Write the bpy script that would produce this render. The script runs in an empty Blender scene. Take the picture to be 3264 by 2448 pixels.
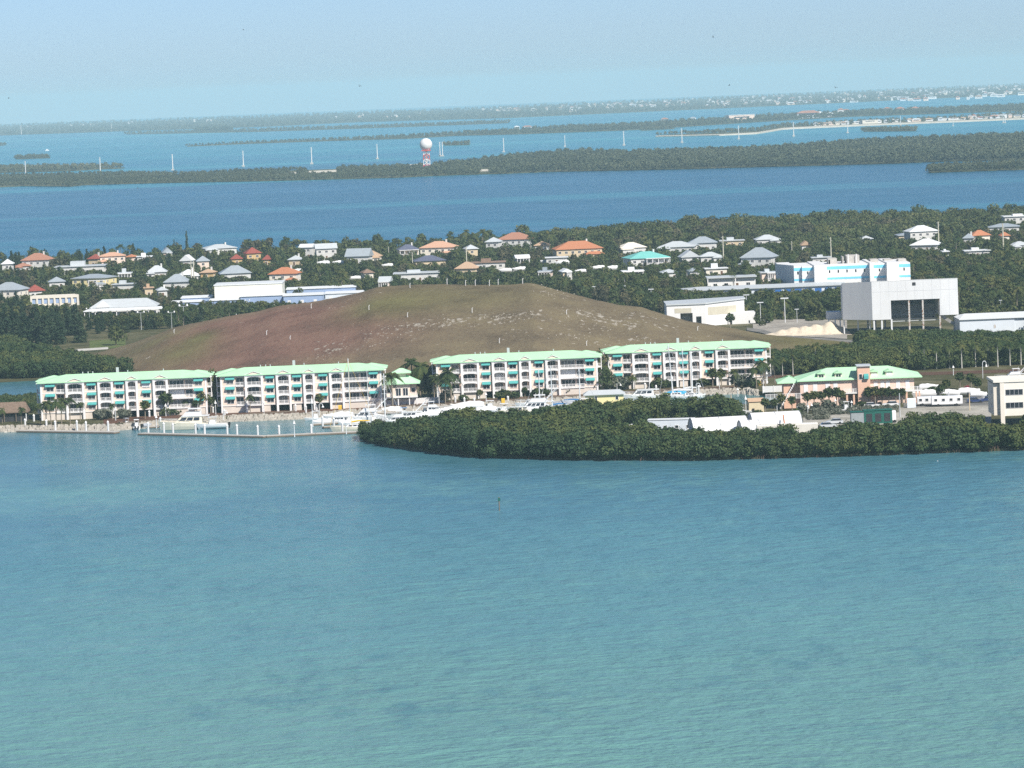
import bpy, math, random
import numpy as np
from mathutils import Vector, Matrix

sc = bpy.context.scene
col = sc.collection
rnd = random.Random(7)
nrs = np.random.RandomState(11)
PI = math.pi

# ---------------------------------------------------------------- camera, sky, sun, exposure
F, H, RE = 12700.0, 95.0, 7.4e6          # focal length in photo pixels, camera height, earth radius (with refraction)
RHO, PITCH = math.atan(.0398), math.atan(957 / 12700.0)
_f = Vector((0, math.cos(PITCH), -math.sin(PITCH)))
_u0 = Vector((0, math.sin(PITCH), math.cos(PITCH)))
_r0 = Vector((1, 0, 0))
CR = _r0 * math.cos(RHO) - _u0 * math.sin(RHO)
CU = _r0 * math.sin(RHO) + _u0 * math.cos(RHO)
cam_d = bpy.data.cameras.new("camera")
cam_d.sensor_width = 36
cam_d.lens = F / 3264 * 36
cam_d.clip_start = 1
cam_d.clip_end = 200000
cam = bpy.data.objects.new("camera", cam_d)
col.objects.link(cam)
M = Matrix.Identity(4)
for i in range(3):
    M[i][0], M[i][1], M[i][2] = CR[i], CU[i], -_f[i]
M[2][3] = H
cam.matrix_world = M
sc.camera = cam

SUN_AZ, SUN_EL = math.radians(146), math.radians(43)       # clockwise from the view direction (+Y)
sun_vec = Vector((math.sin(SUN_AZ) * math.cos(SUN_EL), math.cos(SUN_AZ) * math.cos(SUN_EL), math.sin(SUN_EL)))
w = bpy.data.worlds.new("World")
sc.world = w
w.use_nodes = True
nt = w.node_tree
sky = nt.nodes.new("ShaderNodeTexSky")
sky.sky_type = 'NISHITA'
sky.sun_disc = False
sky.sun_elevation = SUN_EL
sky.sun_rotation = SUN_AZ
sky.altitude = 50
sky.air_density = 0.5
sky.dust_density = 0.45
sky.ozone_density = 5.0
bg = nt.nodes["Background"]
bg.inputs["Strength"].default_value = 0.079
nt.links.new(sky.outputs[0], bg.inputs[0])
sd = bpy.data.lights.new("sun", 'SUN')
sd.energy = 4.0
sd.angle = math.radians(.5)
sd.color = (1.0, .95, .87)
sun = bpy.data.objects.new("sun", sd)
col.objects.link(sun)
sun.rotation_euler = sun_vec.to_track_quat('Z', 'Y').to_euler()
sc.view_settings.view_transform = 'Standard'
sc.view_settings.look = 'None'
sc.view_settings.exposure = 0.58
sc.view_settings.gamma = 1
sc.cycles.use_denoising = False
sc.cycles.max_bounces = 4
sc.cycles.diffuse_bounces = 2
sc.cycles.glossy_bounces = 2
sc.cycles.volume_bounces = 2
sc.cycles.transparent_max_bounces = 4

# ---------------------------------------------------------------- where a photo pixel meets the curved earth
def eye(px):
    return 331 - .0398 * px

def ray(px, py):
    return _f + CR * ((px - 1632) / F) - CU * ((py - 1224) / F)

def P(px, py, z=0.0):
    """point at height z above the sea (on the curved earth) seen at photo pixel (px, py)"""
    d = ray(px, py)
    a = (d.x * d.x + d.y * d.y) / (2 * RE)
    q = d.z * d.z - 4 * a * (H - z)
    q = max(q, 0)
    t = 2 * (H - z) / (-d.z + math.sqrt(q)) if d.z < 0 or q > 0 else 30000
    return Vector((t * d.x, t * d.y, H + t * d.z))

def at_depth(px, py, y):
    d = ray(px, py)
    t = y / d.y
    return Vector((t * d.x, y, H + t * d.z))

def drop(x, y):
    return -(x * x + y * y) / (2 * RE)

def proj(v):
    d = Vector(v) - Vector((0, 0, H))
    a = d.dot(_f)
    return 1632 + F * d.dot(CR) / a, 1224 - F * d.dot(CU) / a

def lerp_tab(tab, x):
    xs = [t[0] for t in tab]
    ys = [t[1] for t in tab]
    return float(np.interp(x, xs, ys))

# ---------------------------------------------------------------- materials
MATS = {}

def nodes_of(m):
    m.use_nodes = True
    return m.node_tree.nodes, m.node_tree.links, m.node_tree.nodes["Principled BSDF"]

def mat(name, c, rough=.7, spec=.3, var=.1, scale=1.5, metal=0.0, streak=1.0, bump=0.0):
    """painted or natural surface: a base colour broken up by weathering noise"""
    if name in MATS:
        return MATS[name]
    m = bpy.data.materials.new(name)
    N, L, b = nodes_of(m)
    tc = N.new("ShaderNodeTexCoord")
    mp = N.new("ShaderNodeMapping")
    mp.inputs["Scale"].default_value = (scale, scale, scale * streak)
    no = N.new("ShaderNodeTexNoise")
    no.inputs["Scale"].default_value = 1.0
    no.inputs["Detail"].default_value = 5
    no.inputs["Roughness"].default_value = .65
    rp = N.new("ShaderNodeValToRGB")
    rp.color_ramp.elements[0].position = .3
    rp.color_ramp.elements[1].position = .7
    rp.color_ramp.elements[0].color = tuple(x * (1 - var) for x in c) + (1,)
    rp.color_ramp.elements[1].color = tuple(min(x * (1 + var * .5), .9) for x in c) + (1,)
    L.new(tc.outputs["Object"], mp.inputs[0])
    L.new(mp.outputs[0], no.inputs["Vector"])
    L.new(no.outputs[0], rp.inputs[0])
    L.new(rp.outputs[0], b.inputs["Base Color"])
    b.inputs["Roughness"].default_value = rough
    b.inputs["Specular IOR Level"].default_value = spec
    b.inputs["Metallic"].default_value = metal
    if bump:
        bp = N.new("ShaderNodeBump")
        bp.inputs["Strength"].default_value = bump
        bp.inputs["Distance"].default_value = .3
        L.new(no.outputs[0], bp.inputs["Height"])
        L.new(bp.outputs[0], b.inputs["Normal"])
    MATS[name] = m
    return m

def leaf_mat(name, dark, mid, lite, nscale=.12):
    """foliage: each leaf clump carries its own tint, each plant its own shift, and broad noise makes light and dark clumps"""
    m = bpy.data.materials.new(name)
    N, L, b = nodes_of(m)
    at = N.new("ShaderNodeAttribute")
    at.attribute_name = "tint"
    oi = N.new("ShaderNodeObjectInfo")
    tc = N.new("ShaderNodeTexCoord")
    no = N.new("ShaderNodeTexNoise")
    no.inputs["Scale"].default_value = nscale
    no.inputs["Detail"].default_value = 3
    L.new(tc.outputs["Object"], no.inputs["Vector"])
    def ma(op, a, bb):
        n = N.new("ShaderNodeMath")
        n.operation = op
        for i, q in enumerate((a, bb)):
            if isinstance(q, (int, float)):
                n.inputs[i].default_value = q
            else:
                L.new(q, n.inputs[i])
        return n.outputs[0]
    s = ma('ADD', ma('MULTIPLY', at.outputs["Fac"], .40), ma('MULTIPLY', oi.outputs["Random"], .36))
    s = ma('ADD', s, ma('MULTIPLY', ma('SUBTRACT', no.outputs[0], .5), 1.1))
    s = ma('ADD', s, .12)
    rp = N.new("ShaderNodeValToRGB")
    e = rp.color_ramp.elements
    e[0].position, e[0].color = .1, dark + (1,)
    e[1].position, e[1].color = .95, lite + (1,)
    k = e.new(.5)
    k.color = mid + (1,)
    L.new(s, rp.inputs[0])
    L.new(rp.outputs[0], b.inputs["Base Color"])
    b.inputs["Roughness"].default_value = .75
    b.inputs["Specular IOR Level"].default_value = .1
    MATS[name] = m
    return m

# ---------------------------------------------------------------- mesh building
class MB:
    def __init__(s):
        s.v, s.f, s.m = [], [], []
    def add(s, vs, fs, mi=0):
        o = len(s.v)
        s.v.extend([tuple(q) for q in vs])
        s.f.extend([tuple(i + o for i in f) for f in fs])
        s.m.extend([mi] * len(fs))
    def box(s, x0, x1, y0, y1, z0, z1, mi=0):
        s.add([(x0, y0, z0), (x1, y0, z0), (x1, y1, z0), (x0, y1, z0), (x0, y0, z1), (x1, y0, z1), (x1, y1, z1), (x0, y1, z1)],
              [(0, 3, 2, 1), (4, 5, 6, 7), (0, 1, 5, 4), (1, 2, 6, 5), (2, 3, 7, 6), (3, 0, 4, 7)], mi)
    def poly(s, pts, mi=0):
        s.add(pts, [tuple(range(len(pts)))], mi)
    def prism_y(s, xz, y0, y1, mi=0):
        """polygon in x-z (counter-clockwise seen from -y) pushed from y0 to y1"""
        n = len(xz)
        vs = [(x, y0, z) for x, z in xz] + [(x, y1, z) for x, z in xz]
        fs = [tuple(range(n)), tuple(range(2 * n - 1, n - 1, -1))]
        fs += [(i, i + n, (i + 1) % n + n, (i + 1) % n) for i in range(n)]
        s.add(vs, fs, mi)
    def prism_x(s, yz, x0, x1, mi=0):
        n = len(yz)
        vs = [(x0, y, z) for y, z in yz] + [(x1, y, z) for y, z in yz]
        fs = [tuple(range(n - 1, -1, -1)), tuple(range(n, 2 * n))]
        fs += [((i + 1) % n, (i + 1) % n + n, i + n, i) for i in range(n)]
        s.add(vs, fs, mi)
    def prism_z(s, xy, z0, z1, mi=0):
        n = len(xy)
        vs = [(x, y, z0) for x, y in xy] + [(x, y, z1) for x, y in xy]
        fs = [tuple(range(n - 1, -1, -1)), tuple(range(n, 2 * n))]
        fs += [(i, (i + 1) % n, (i + 1) % n + n, i + n) for i in range(n)]
        s.add(vs, fs, mi)
    def tube(s, pts, rad, n=7, mi=0, cap=True):
        pts = [Vector(p) for p in pts]
        if not isinstance(rad, (list, tuple)):
            rad = [rad] * len(pts)
        vs, fs = [], []
        for i, p in enumerate(pts):
            t = (pts[min(i + 1, len(pts) - 1)] - pts[max(i - 1, 0)]).normalized()
            a = t.cross(Vector((0, 1, 0)) if abs(t.y) < .9 else Vector((1, 0, 0))).normalized()
            b = t.cross(a)
            for k in range(n):
                q = 2 * PI * k / n
                vs.append(p + (a * math.cos(q) + b * math.sin(q)) * rad[i])
        for i in range(len(pts) - 1):
            for k in range(n):
                fs.append((i * n + k, i * n + (k + 1) % n, (i + 1) * n + (k + 1) % n, (i + 1) * n + k))
        if cap:
            fs.append(tuple(range(n - 1, -1, -1)))
            o = (len(pts) - 1) * n
            fs.append(tuple(range(o, o + n)))
        s.add(vs, fs, mi)
    def lathe(s, prof, n=12, c=(0, 0, 0), mi=0):
        vs = [(c[0] + r * math.cos(2 * PI * k / n), c[1] + r * math.sin(2 * PI * k / n), c[2] + z) for r, z in prof for k in range(n)]
        fs = [(i * n + k, i * n + (k + 1) % n, (i + 1) * n + (k + 1) % n, (i + 1) * n + k) for i in range(len(prof) - 1) for k in range(n)]
        s.add(vs, fs, mi)
    def hip(s, x0, x1, y0, y1, z, rise, th=.3, mi=0, inset=None):
        """hipped roof with a fascia; inset is how far the ridge ends stand in from x0 and x1"""
        d = (y1 - y0) / 2
        if inset is None:
            inset = min(d, (x1 - x0) / 2 - .05)
        ym = (y0 + y1) / 2
        vs = [(x0, y0, z), (x1, y0, z), (x1, y1, z), (x0, y1, z), (x0, y0, z + th), (x1, y0, z + th), (x1, y1, z + th), (x0, y1, z + th),
              (x0 + inset, ym, z + th + rise), (x1 - inset, ym, z + th + rise)]
        fs = [(0, 3, 2, 1), (0, 1, 5, 4), (1, 2, 6, 5), (2, 3, 7, 6), (3, 0, 4, 7), (4, 5, 9, 8), (5, 6, 9), (6, 7, 8, 9), (7, 4, 8)]
        s.add(vs, fs, mi)
    def gable(s, x0, x1, y0, y1, z, rise, th=.3, mi=0):
        s.hip(x0, x1, y0, y1, z, rise, th, mi, inset=0.001)
    def mesh(s, name, mats, smooth=False):
        me = bpy.data.meshes.new(name)
        me.from_pydata(s.v, [], s.f)
        for m in (mats if isinstance(mats, (list, tuple)) else [mats]):
            me.materials.append(m)
        me.polygons.foreach_set("material_index", s.m)
        if smooth:
            me.polygons.foreach_set("use_smooth", [True] * len(s.f))
        me.update()
        return me
    def build(s, name, mats, parent=None, smooth=False, loc=None):
        return put(name, s.mesh(name, mats, smooth), parent, loc)

def put(name, me, parent=None, loc=None, rz=0):
    o = bpy.data.objects.new(name, me)
    col.objects.link(o)
    if parent is not None:
        o.parent = parent
    if loc is not None:
        o.location = loc
    if rz:
        o.rotation_euler.z = rz
    return o

def tag(o, label=None, cat=None, group=None, kind=None):
    if label:
        o["label"] = label
    if cat:
        o["category"] = cat
    if group:
        o["group"] = group
    if kind:
        o["kind"] = kind
    return o

def thing(name, label, cat, loc=(0, 0, 0), rz=0, group=None):
    o = bpy.data.objects.new(name, None)
    col.objects.link(o)
    o.empty_display_size = .5
    o.location = loc
    o.rotation_euler = (0, 0, rz)
    return tag(o, label, cat, group)

KIDS = {}

def copy_tree(src, loc, rz=0, label=None, group=None, scale=1.0, zs=None):
    r = src.copy()
    col.objects.link(r)
    r.location = loc
    r.rotation_euler = (0, 0, rz)
    r.scale = (scale, scale, zs or scale)
    if label:
        r["label"] = label
    if group:
        r["group"] = group
    if src.name not in KIDS:
        KIDS[src.name] = [(c, list(c.children)) for c in src.children]
    for c, sub in KIDS[src.name]:
        k = c.copy()
        col.objects.link(k)
        k.parent = r
        for g in sub:
            q = g.copy()
            col.objects.link(q)
            q.parent = k
    return r

class Kind:
    """first call places the prototype itself, later calls copy it"""
    def __init__(s, make):
        s.make, s.first, s.used = make, None, False
    def place(s, loc, label, rz=0, group=None, scale=1.0, zs=None):
        if s.first is None:
            s.first = s.make()
        if not s.used:
            s.used = True
            o = s.first
            o.location = loc
            o.rotation_euler = (0, 0, rz)
            o.scale = (scale, scale, zs or scale)
            o["label"] = label
            if group:
                o["group"] = group
            KIDS.pop(o.name, None)
            return o
        return copy_tree(s.first, loc, rz, label, group, scale, zs)

# ---------------------------------------------------------------- foliage
def leaf_cloud(lobes, n, leaf, seed, up=.35, fill=.25, flat=.5):
    """n leaf-sized quads over a list of lobes (cx, cy, cz, rx, ry, rz): returns verts (n*4, 3) and tint (n*4)"""
    r = np.random.RandomState(seed)
    lb = np.array(lobes, float)
    wt = lb[:, 3] * lb[:, 5]
    idx = r.choice(len(lb), n, p=wt / wt.sum())
    d = r.normal(size=(n, 3))
    d[:, 2] += up
    d /= np.linalg.norm(d, axis=1)[:, None]
    rad = 1 - fill * r.rand(n) ** 1.5 + .08 * r.normal(size=n)
    c = lb[idx, :3] + d * lb[idx, 3:6] * rad[:, None]
    nn = d + flat * r.normal(size=(n, 3))
    nn /= np.linalg.norm(nn, axis=1)[:, None]
    a = np.cross(nn, r.normal(size=(n, 3)))
    a /= np.linalg.norm(a, axis=1)[:, None] + 1e-9
    b = np.cross(nn, a)
    s = leaf * (.55 + .9 * r.rand(n))[:, None]
    a *= s
    b *= s * .7
    v = np.stack([c - a, c - b, c + a, c + b], 1).reshape(-1, 3)
    lobe_t = r.rand(len(lb))[idx]
    t = np.clip(.5 * lobe_t + .5 * r.rand(n), 0, 1)
    return v, np.repeat(t, 4)

def quads_mesh(name, v, t, m):
    n = len(v) // 4
    me = bpy.data.meshes.new(name)
    me.vertices.add(n * 4)
    me.loops.add(n * 4)
    me.polygons.add(n)
    me.vertices.foreach_set("co", v.astype(np.float32).ravel())
    me.loops.foreach_set("vertex_index", np.arange(n * 4, dtype=np.int32))
    me.polygons.foreach_set("loop_start", np.arange(0, n * 4, 4, dtype=np.int32))
    me.polygons.foreach_set("loop_total", np.full(n, 4, np.int32))
    a = me.attributes.new("tint", 'FLOAT', 'POINT')
    a.data.foreach_set("value", t.astype(np.float32))
    me.materials.append(m)
    me.update()
    me.validate()
    return me

def lobes_for(seed, h, r, base, k=9):
    """lobes of a rounded, uneven crown of height h and radius r whose underside sits at height base"""
    q = random.Random(seed)
    out = []
    ch = h - base
    for i in range(k):
        a = q.random() * 2 * PI
        t = q.random()
        rr = r * (.15 + .6 * math.sqrt(q.random())) * (1 - .5 * t)
        s = r * q.uniform(.32, .52)
        out.append((rr * math.cos(a), rr * math.sin(a), base + s * .7 + t * (ch - 1.5 * s), s, s, s * q.uniform(.65, .9)))
    out.append((0, 0, base + ch * .5, r * .62, r * .62, ch * .46))
    return out

class Mass:
    """many plants that read as one body of foliage: gathered into one mesh"""
    def __init__(s):
        s.v, s.t = [], []
    def add(s, proto, loc, sc_=1.0, zs=1.0, rz=0.0, tint=0.0):
        v, t = proto
        c, q = math.cos(rz), math.sin(rz)
        x = v[:, 0] * c - v[:, 1] * q
        y = v[:, 0] * q + v[:, 1] * c
        s.v.append(np.stack([x * sc_ + loc[0], y * sc_ + loc[1], v[:, 2] * sc_ * zs + loc[2]], 1))
        s.t.append(np.clip(t + tint, 0, 1.5))
    def build(s, name, m, label=None):
        if not s.v:
            return None
        o = put(name, quads_mesh(name, np.concatenate(s.v), np.concatenate(s.t), m))
        return tag(o, label, None, None, 'stuff')
# ---------------------------------------------------------------- the sea
def mathn(N, L, op, a, b=None, clamp=False):
    n = N.new("ShaderNodeMath")
    n.operation = op
    n.use_clamp = clamp
    for i, q in enumerate((a, b)):
        if q is None:
            continue
        if isinstance(q, (int, float)):
            n.inputs[i].default_value = q
        else:
            L.new(q, n.inputs[i])
    return n.outputs[0]

def noise(N, L, vec, scale, detail=3, rough=.55, stretch=(1, 1, 1)):
    mp = N.new("ShaderNodeMapping")
    mp.inputs["Scale"].default_value = tuple(scale * q for q in stretch)
    L.new(vec, mp.inputs[0])
    no = N.new("ShaderNodeTexNoise")
    no.inputs["Scale"].default_value = 1
    no.inputs["Detail"].default_value = detail
    no.inputs["Roughness"].default_value = rough
    L.new(mp.outputs[0], no.inputs["Vector"])
    return no.outputs[0]

def ramp(N, L, fac, stops):
    rp = N.new("ShaderNodeValToRGB")
    e = rp.color_ramp.elements
    while len(e) < len(stops):
        e.new(.5)
    for k, (p, c) in zip(e, sorted(stops)):
        k.position = p
        k.color = tuple(c) + (1,) if len(c) == 3 else tuple(c)
    L.new(fac, rp.inputs[0])
    return rp.outputs[0]

def mixc(N, L, fac, a, b):
    m = N.new("ShaderNodeMix")
    m.data_type = 'RGBA'
    L.new(fac, m.inputs[0]) if not isinstance(fac, (int, float)) else setattr(m.inputs[0], "default_value", fac)
    for i, q in ((6, a), (7, b)):
        if isinstance(q, tuple):
            m.inputs[i].default_value = q + (1,)
        else:
            L.new(q, m.inputs[i])
    return m.outputs[2]

def lnd(D):
    return (math.log(D) - math.log(400)) / math.log(100)

def sea_material():
    """shallow water: seagrass, sand and painted ripple flecks give its colour, wind ripples break up the reflected sky"""
    m = bpy.data.materials.new("sea_water")
    N, L, b = nodes_of(m)
    tc = N.new("ShaderNodeTexCoord")
    v = tc.outputs["Object"]
    ln = N.new("ShaderNodeVectorMath")
    ln.operation = 'LENGTH'
    L.new(v, ln.inputs[0])
    D = ln.outputs["Value"]
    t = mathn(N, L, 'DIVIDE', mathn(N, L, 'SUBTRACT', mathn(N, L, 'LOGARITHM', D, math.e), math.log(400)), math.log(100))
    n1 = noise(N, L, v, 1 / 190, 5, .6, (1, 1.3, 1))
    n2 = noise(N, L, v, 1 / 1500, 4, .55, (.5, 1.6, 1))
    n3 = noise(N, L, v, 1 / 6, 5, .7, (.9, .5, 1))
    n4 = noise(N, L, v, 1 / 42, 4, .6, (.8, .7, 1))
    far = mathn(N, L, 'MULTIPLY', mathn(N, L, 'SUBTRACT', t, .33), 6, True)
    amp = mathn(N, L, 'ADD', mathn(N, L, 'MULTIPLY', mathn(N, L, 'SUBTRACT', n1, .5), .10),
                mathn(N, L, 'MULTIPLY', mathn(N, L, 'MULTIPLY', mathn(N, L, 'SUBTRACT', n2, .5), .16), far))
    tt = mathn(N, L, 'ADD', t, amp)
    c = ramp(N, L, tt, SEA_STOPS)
    # paler sand, darker grass; fine noise paints light and dark ripple flecks in
    patch = mathn(N, L, 'ADD', mathn(N, L, 'MULTIPLY', n1, .28), mathn(N, L, 'ADD', mathn(N, L, 'MULTIPLY', n4, .30), mathn(N, L, 'MULTIPLY', n3, .42)))
    near = ramp(N, L, t, [(0, (1, 1, 1)), (.33, (1, 1, 1)), (.40, (.0, .0, .0)), (1, (0, 0, 0))])
    c = mixc(N, L, mathn(N, L, 'MULTIPLY', mathn(N, L, 'MULTIPLY', mathn(N, L, 'SUBTRACT', patch, .5), 3.2, True), near), c, SEA_SAND_FLECK)
    c = mixc(N, L, mathn(N, L, 'MULTIPLY', mathn(N, L, 'MULTIPLY', mathn(N, L, 'SUBTRACT', .475, patch), 6.5, True), near), c, SEA_GRASS_FLECK)
    band = noise(N, L, v, 1 / 700, 5, .6, (.22, 1.0, 1))
    c = mixc(N, L, mathn(N, L, 'MULTIPLY', mathn(N, L, 'MULTIPLY', mathn(N, L, 'SUBTRACT', band, .54), 7, True), far), c, SEA_SHOAL)
    c = mixc(N, L, mathn(N, L, 'MULTIPLY', mathn(N, L, 'MULTIPLY', mathn(N, L, 'SUBTRACT', .45, band), 6, True), mathn(N, L, 'MULTIPLY', far, .75)), c, SEA_DEEP)
    sx = N.new("ShaderNodeSeparateXYZ")
    L.new(v, sx.inputs[0])
    bar = mathn(N, L, 'MULTIPLY', mathn(N, L, 'DIVIDE', mathn(N, L, 'SUBTRACT', -45, sx.outputs[0]), 60, True), ramp(N, L, mathn(N, L, 'ADD', t, mathn(N, L, 'MULTIPLY', amp, .25)), [(lnd(915), (0, 0, 0)), (lnd(955), (.75, .75, .75)), (lnd(985), (.75, .75, .75)), (lnd(1030), (0, 0, 0))]))
    c = mixc(N, L, mathn(N, L, 'MULTIPLY', bar, mathn(N, L, 'MULTIPLY', mathn(N, L, 'SUBTRACT', patch, .30), 3.0, True)), c, (.15, .36, .33))
    L.new(c, b.inputs["Base Color"])
    b.inputs["IOR"].default_value = 1.33
    L.new(ramp(N, L, t, [(0, (.5, .5, .5)), (lnd(1300), (.46, .46, .46)), (lnd(2300), (.26, .26, .26)), (lnd(6000), (.2, .2, .2))]), b.inputs["Specular IOR Level"])
    gust = noise(N, L, v, 1 / 60, 4, .6, (.5, 1, 1))
    L.new(mathn(N, L, 'ADD', .16, mathn(N, L, 'MULTIPLY', gust, .16)), b.inputs["Roughness"])
    r1 = noise(N, L, v, .55, 4, .62, (.6, 1, 1))
    r2 = noise(N, L, v, .20, 3, .6, (.8, 1, 1))
    hgt = mathn(N, L, 'ADD', mathn(N, L, 'MULTIPLY', r1, .8), mathn(N, L, 'MULTIPLY', r2, 2.4))
    lee = ramp(N, L, t, [(0, (1, 1, 1)), (lnd(900), (1, 1, 1)), (lnd(1010), (.22, .22, .22)), (lnd(1300), (.22, .22, .22)), (lnd(2000), (1, 1, 1))])
    hgt = mathn(N, L, 'MULTIPLY', mathn(N, L, 'MULTIPLY', hgt, mathn(N, L, 'ADD', .35, gust)), lee)
    bp = N.new("ShaderNodeBump")
    bp.inputs["Strength"].default_value = 1.0
    bp.inputs["Distance"].default_value = SEA_WAVE
    L.new(hgt, bp.inputs["Height"])
    L.new(bp.outputs[0], b.inputs["Normal"])
    return m

SEA_WAVE = .9
SEA_SAND_FLECK = (.17, .37, .32)
SEA_GRASS_FLECK = (.04, .15, .19)
SEA_SHOAL = (.05, .32, .37)
SEA_DEEP = (.015, .14, .25)
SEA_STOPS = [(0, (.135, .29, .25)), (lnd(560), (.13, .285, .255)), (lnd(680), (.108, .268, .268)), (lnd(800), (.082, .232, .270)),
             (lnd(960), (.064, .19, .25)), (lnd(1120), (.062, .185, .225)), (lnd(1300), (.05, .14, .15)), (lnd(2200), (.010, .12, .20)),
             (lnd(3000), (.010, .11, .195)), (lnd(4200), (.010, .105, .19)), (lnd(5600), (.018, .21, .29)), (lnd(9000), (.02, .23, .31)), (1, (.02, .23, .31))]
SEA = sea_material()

def grid_mesh(name, X, Y, Z, m):
    ny, nx = X.shape
    v = np.stack([X, Y, Z], -1).reshape(-1, 3)
    i = np.arange(ny * nx).reshape(ny, nx)
    q = np.stack([i[:-1, :-1], i[:-1, 1:], i[1:, 1:], i[1:, :-1]], -1).reshape(-1, 4)
    me = bpy.data.meshes.new(name)
    me.from_pydata(v.tolist(), [], q.tolist())
    me.materials.append(m)
    me.polygons.foreach_set("use_smooth", [True] * len(q))
    me.update()
    return me

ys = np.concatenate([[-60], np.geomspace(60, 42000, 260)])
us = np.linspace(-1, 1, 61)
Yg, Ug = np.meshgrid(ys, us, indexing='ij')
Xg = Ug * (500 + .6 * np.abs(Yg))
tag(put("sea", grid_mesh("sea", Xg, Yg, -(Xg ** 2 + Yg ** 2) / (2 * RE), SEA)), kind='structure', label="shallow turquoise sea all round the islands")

# ---------------------------------------------------------------- land sheets
def ground_material(name, c1, c2, c3, s=.05):
    m = bpy.data.materials.new(name)
    N, L, b = nodes_of(m)
    tc = N.new("ShaderNodeTexCoord")
    v = tc.outputs["Object"]
    a = noise(N, L, v, s, 6, .65)
    d = noise(N, L, v, s * 9, 4, .6)
    f = mathn(N, L, 'ADD', mathn(N, L, 'MULTIPLY', a, .7), mathn(N, L, 'MULTIPLY', d, .3))
    L.new(ramp(N, L, f, [(.36, c1), (.5, c2), (.66, c3)]), b.inputs["Base Color"])
    b.inputs["Roughness"].default_value = .95
    b.inputs["Specular IOR Level"].default_value = .1
    bp = N.new("ShaderNodeBump")
    bp.inputs["Strength"].default_value = .6
    bp.inputs["Distance"].default_value = .4
    L.new(d, bp.inputs["Height"])
    L.new(bp.outputs[0], b.inputs["Normal"])
    return m

GROUND = ground_material("scrub_ground", (.05, .055, .025), (.09, .085, .04), (.20, .18, .11))
FARGROUND = ground_material("island_ground", (.05, .065, .03), (.085, .09, .045), (.16, .15, .09), .01)
SANDM = ground_material("pale_sand", (.50, .45, .36), (.62, .57, .47), (.70, .66, .56), .2)
LAWN = ground_material("lawn_grass", (.07, .10, .03), (.11, .14, .045), (.17, .17, .07), .15)
ASPH = ground_material("worn_asphalt", (.14, .135, .125), (.20, .19, .175), (.30, .285, .26), .1)

def strip(name, near, far, z, m, px0=None, px1=None, step=25, rows=10, skirt=1.6, label=None):
    """land between a near and a far shoreline, both given as photo pixels of the shore at height z"""
    px0 = near[0][0] if px0 is None else px0
    px1 = near[-1][0] if px1 is None else px1
    n = max(3, int((px1 - px0) / step) + 1)
    xs = np.linspace(px0, px1, n)
    R_ = []
    for x in xs:
        a = P(x, lerp_tab(near, x), z)
        b = P(x, lerp_tab(far, x), z)
        if b.y < a.y + .5:
            b = a + Vector((0, .5, 0))
        colm = [Vector((a.x, a.y, a.z - skirt))]
        for k in range(rows + 1):
            q = a.lerp(b, k / rows)
            q.z = drop(q.x, q.y) + z
            colm.append(q)
        colm.append(Vector((b.x, b.y, b.z - skirt)))
        R_.append(colm)
    A = np.array([[list(q) for q in c] for c in R_]).transpose(1, 0, 2)
    o = put(name, grid_mesh(name, A[..., 0], A[..., 1], A[..., 2], m))
    o.data.polygons.foreach_set("use_smooth", [False] * len(o.data.polygons))
    return tag(o, kind='structure', label=label)

GZ = 1.3
MAIN_NEAR = [(-1600, 1435), (0, 1362), (370, 1357), (700, 1330), (940, 1322), (1200, 1306), (1500, 1290), (2200, 1246), (2360, 1240), (2470, 1252), (2600, 1300), (3264, 1300), (4900, 1235)]
MAIN_FAR = [(-1600, 912), (0, 850), (600, 812), (1200, 795), (1700, 765), (2200, 728), (3264, 690), (4900, 625)]
strip("ground", MAIN_NEAR, MAIN_FAR, GZ, GROUND, rows=30, label="scrubby low island with houses and trees")
PEN_NEAR = [(1146, 1392), (1175, 1406), (1300, 1425), (1500, 1450), (1800, 1460), (2200, 1462), (2700, 1448), (3264, 1428), (4900, 1363)]
PEN_FAR = [(1146, 1388), (1175, 1387), (1300, 1384), (1500, 1375), (1700, 1360), (1900, 1338), (2200, 1314), (2360, 1290), (2480, 1275), (3264, 1296), (4900, 1231)]
strip("peninsula_ground", PEN_NEAR, PEN_FAR, .5, GROUND, rows=14, label="low mangrove spit in front of the marina")

# ---------------------------------------------------------------- the landfill hill
SIL = [(300, 1140), (430, 1090), (563, 1041), (640, 1025), (720, 1009), (820, 992), (885, 974), (985, 962), (1030, 955), (1152, 930), (1200, 914), (1282, 908),
       (1412, 902), (1620, 903), (1693, 897), (1730, 907), (1822, 934), (1897, 954), (1971, 971), (2045, 978), (2100, 997), (2193, 1023), (2341, 1049), (2435, 1066), (2700, 1090), (2790, 1120)]
HX, HZ, HD = [], [], []
for px, py in SIL:
    y = float(np.interp(px, [300, 1000, 1450, 2000, 2700], [1440, 1405, 1390, 1370, 1335]))
    q = at_depth(px, py, y)
    HX.append(q.x)
    HZ.append(max(q.z, .3))
    HD.append(y)
HX[0] -= 6

def hill_z(x, y):
    zr = np.interp(x, HX, HZ)
    dr = np.interp(x, HX, HD)
    wf = 62 + 4.3 * zr
    wb = 70 + 3.2 * zr
    dy = y - dr
    q = np.clip(1 - np.where(dy < 0, -dy / wf, dy / wb), 0, 1)
    return (zr + 1.5) * (.45 * q + .55 * q * q * (3 - 2 * q)) - 1.5

def hill_here(x, y):
    return float(hill_z(np.float64(x), np.float64(y)))

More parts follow.
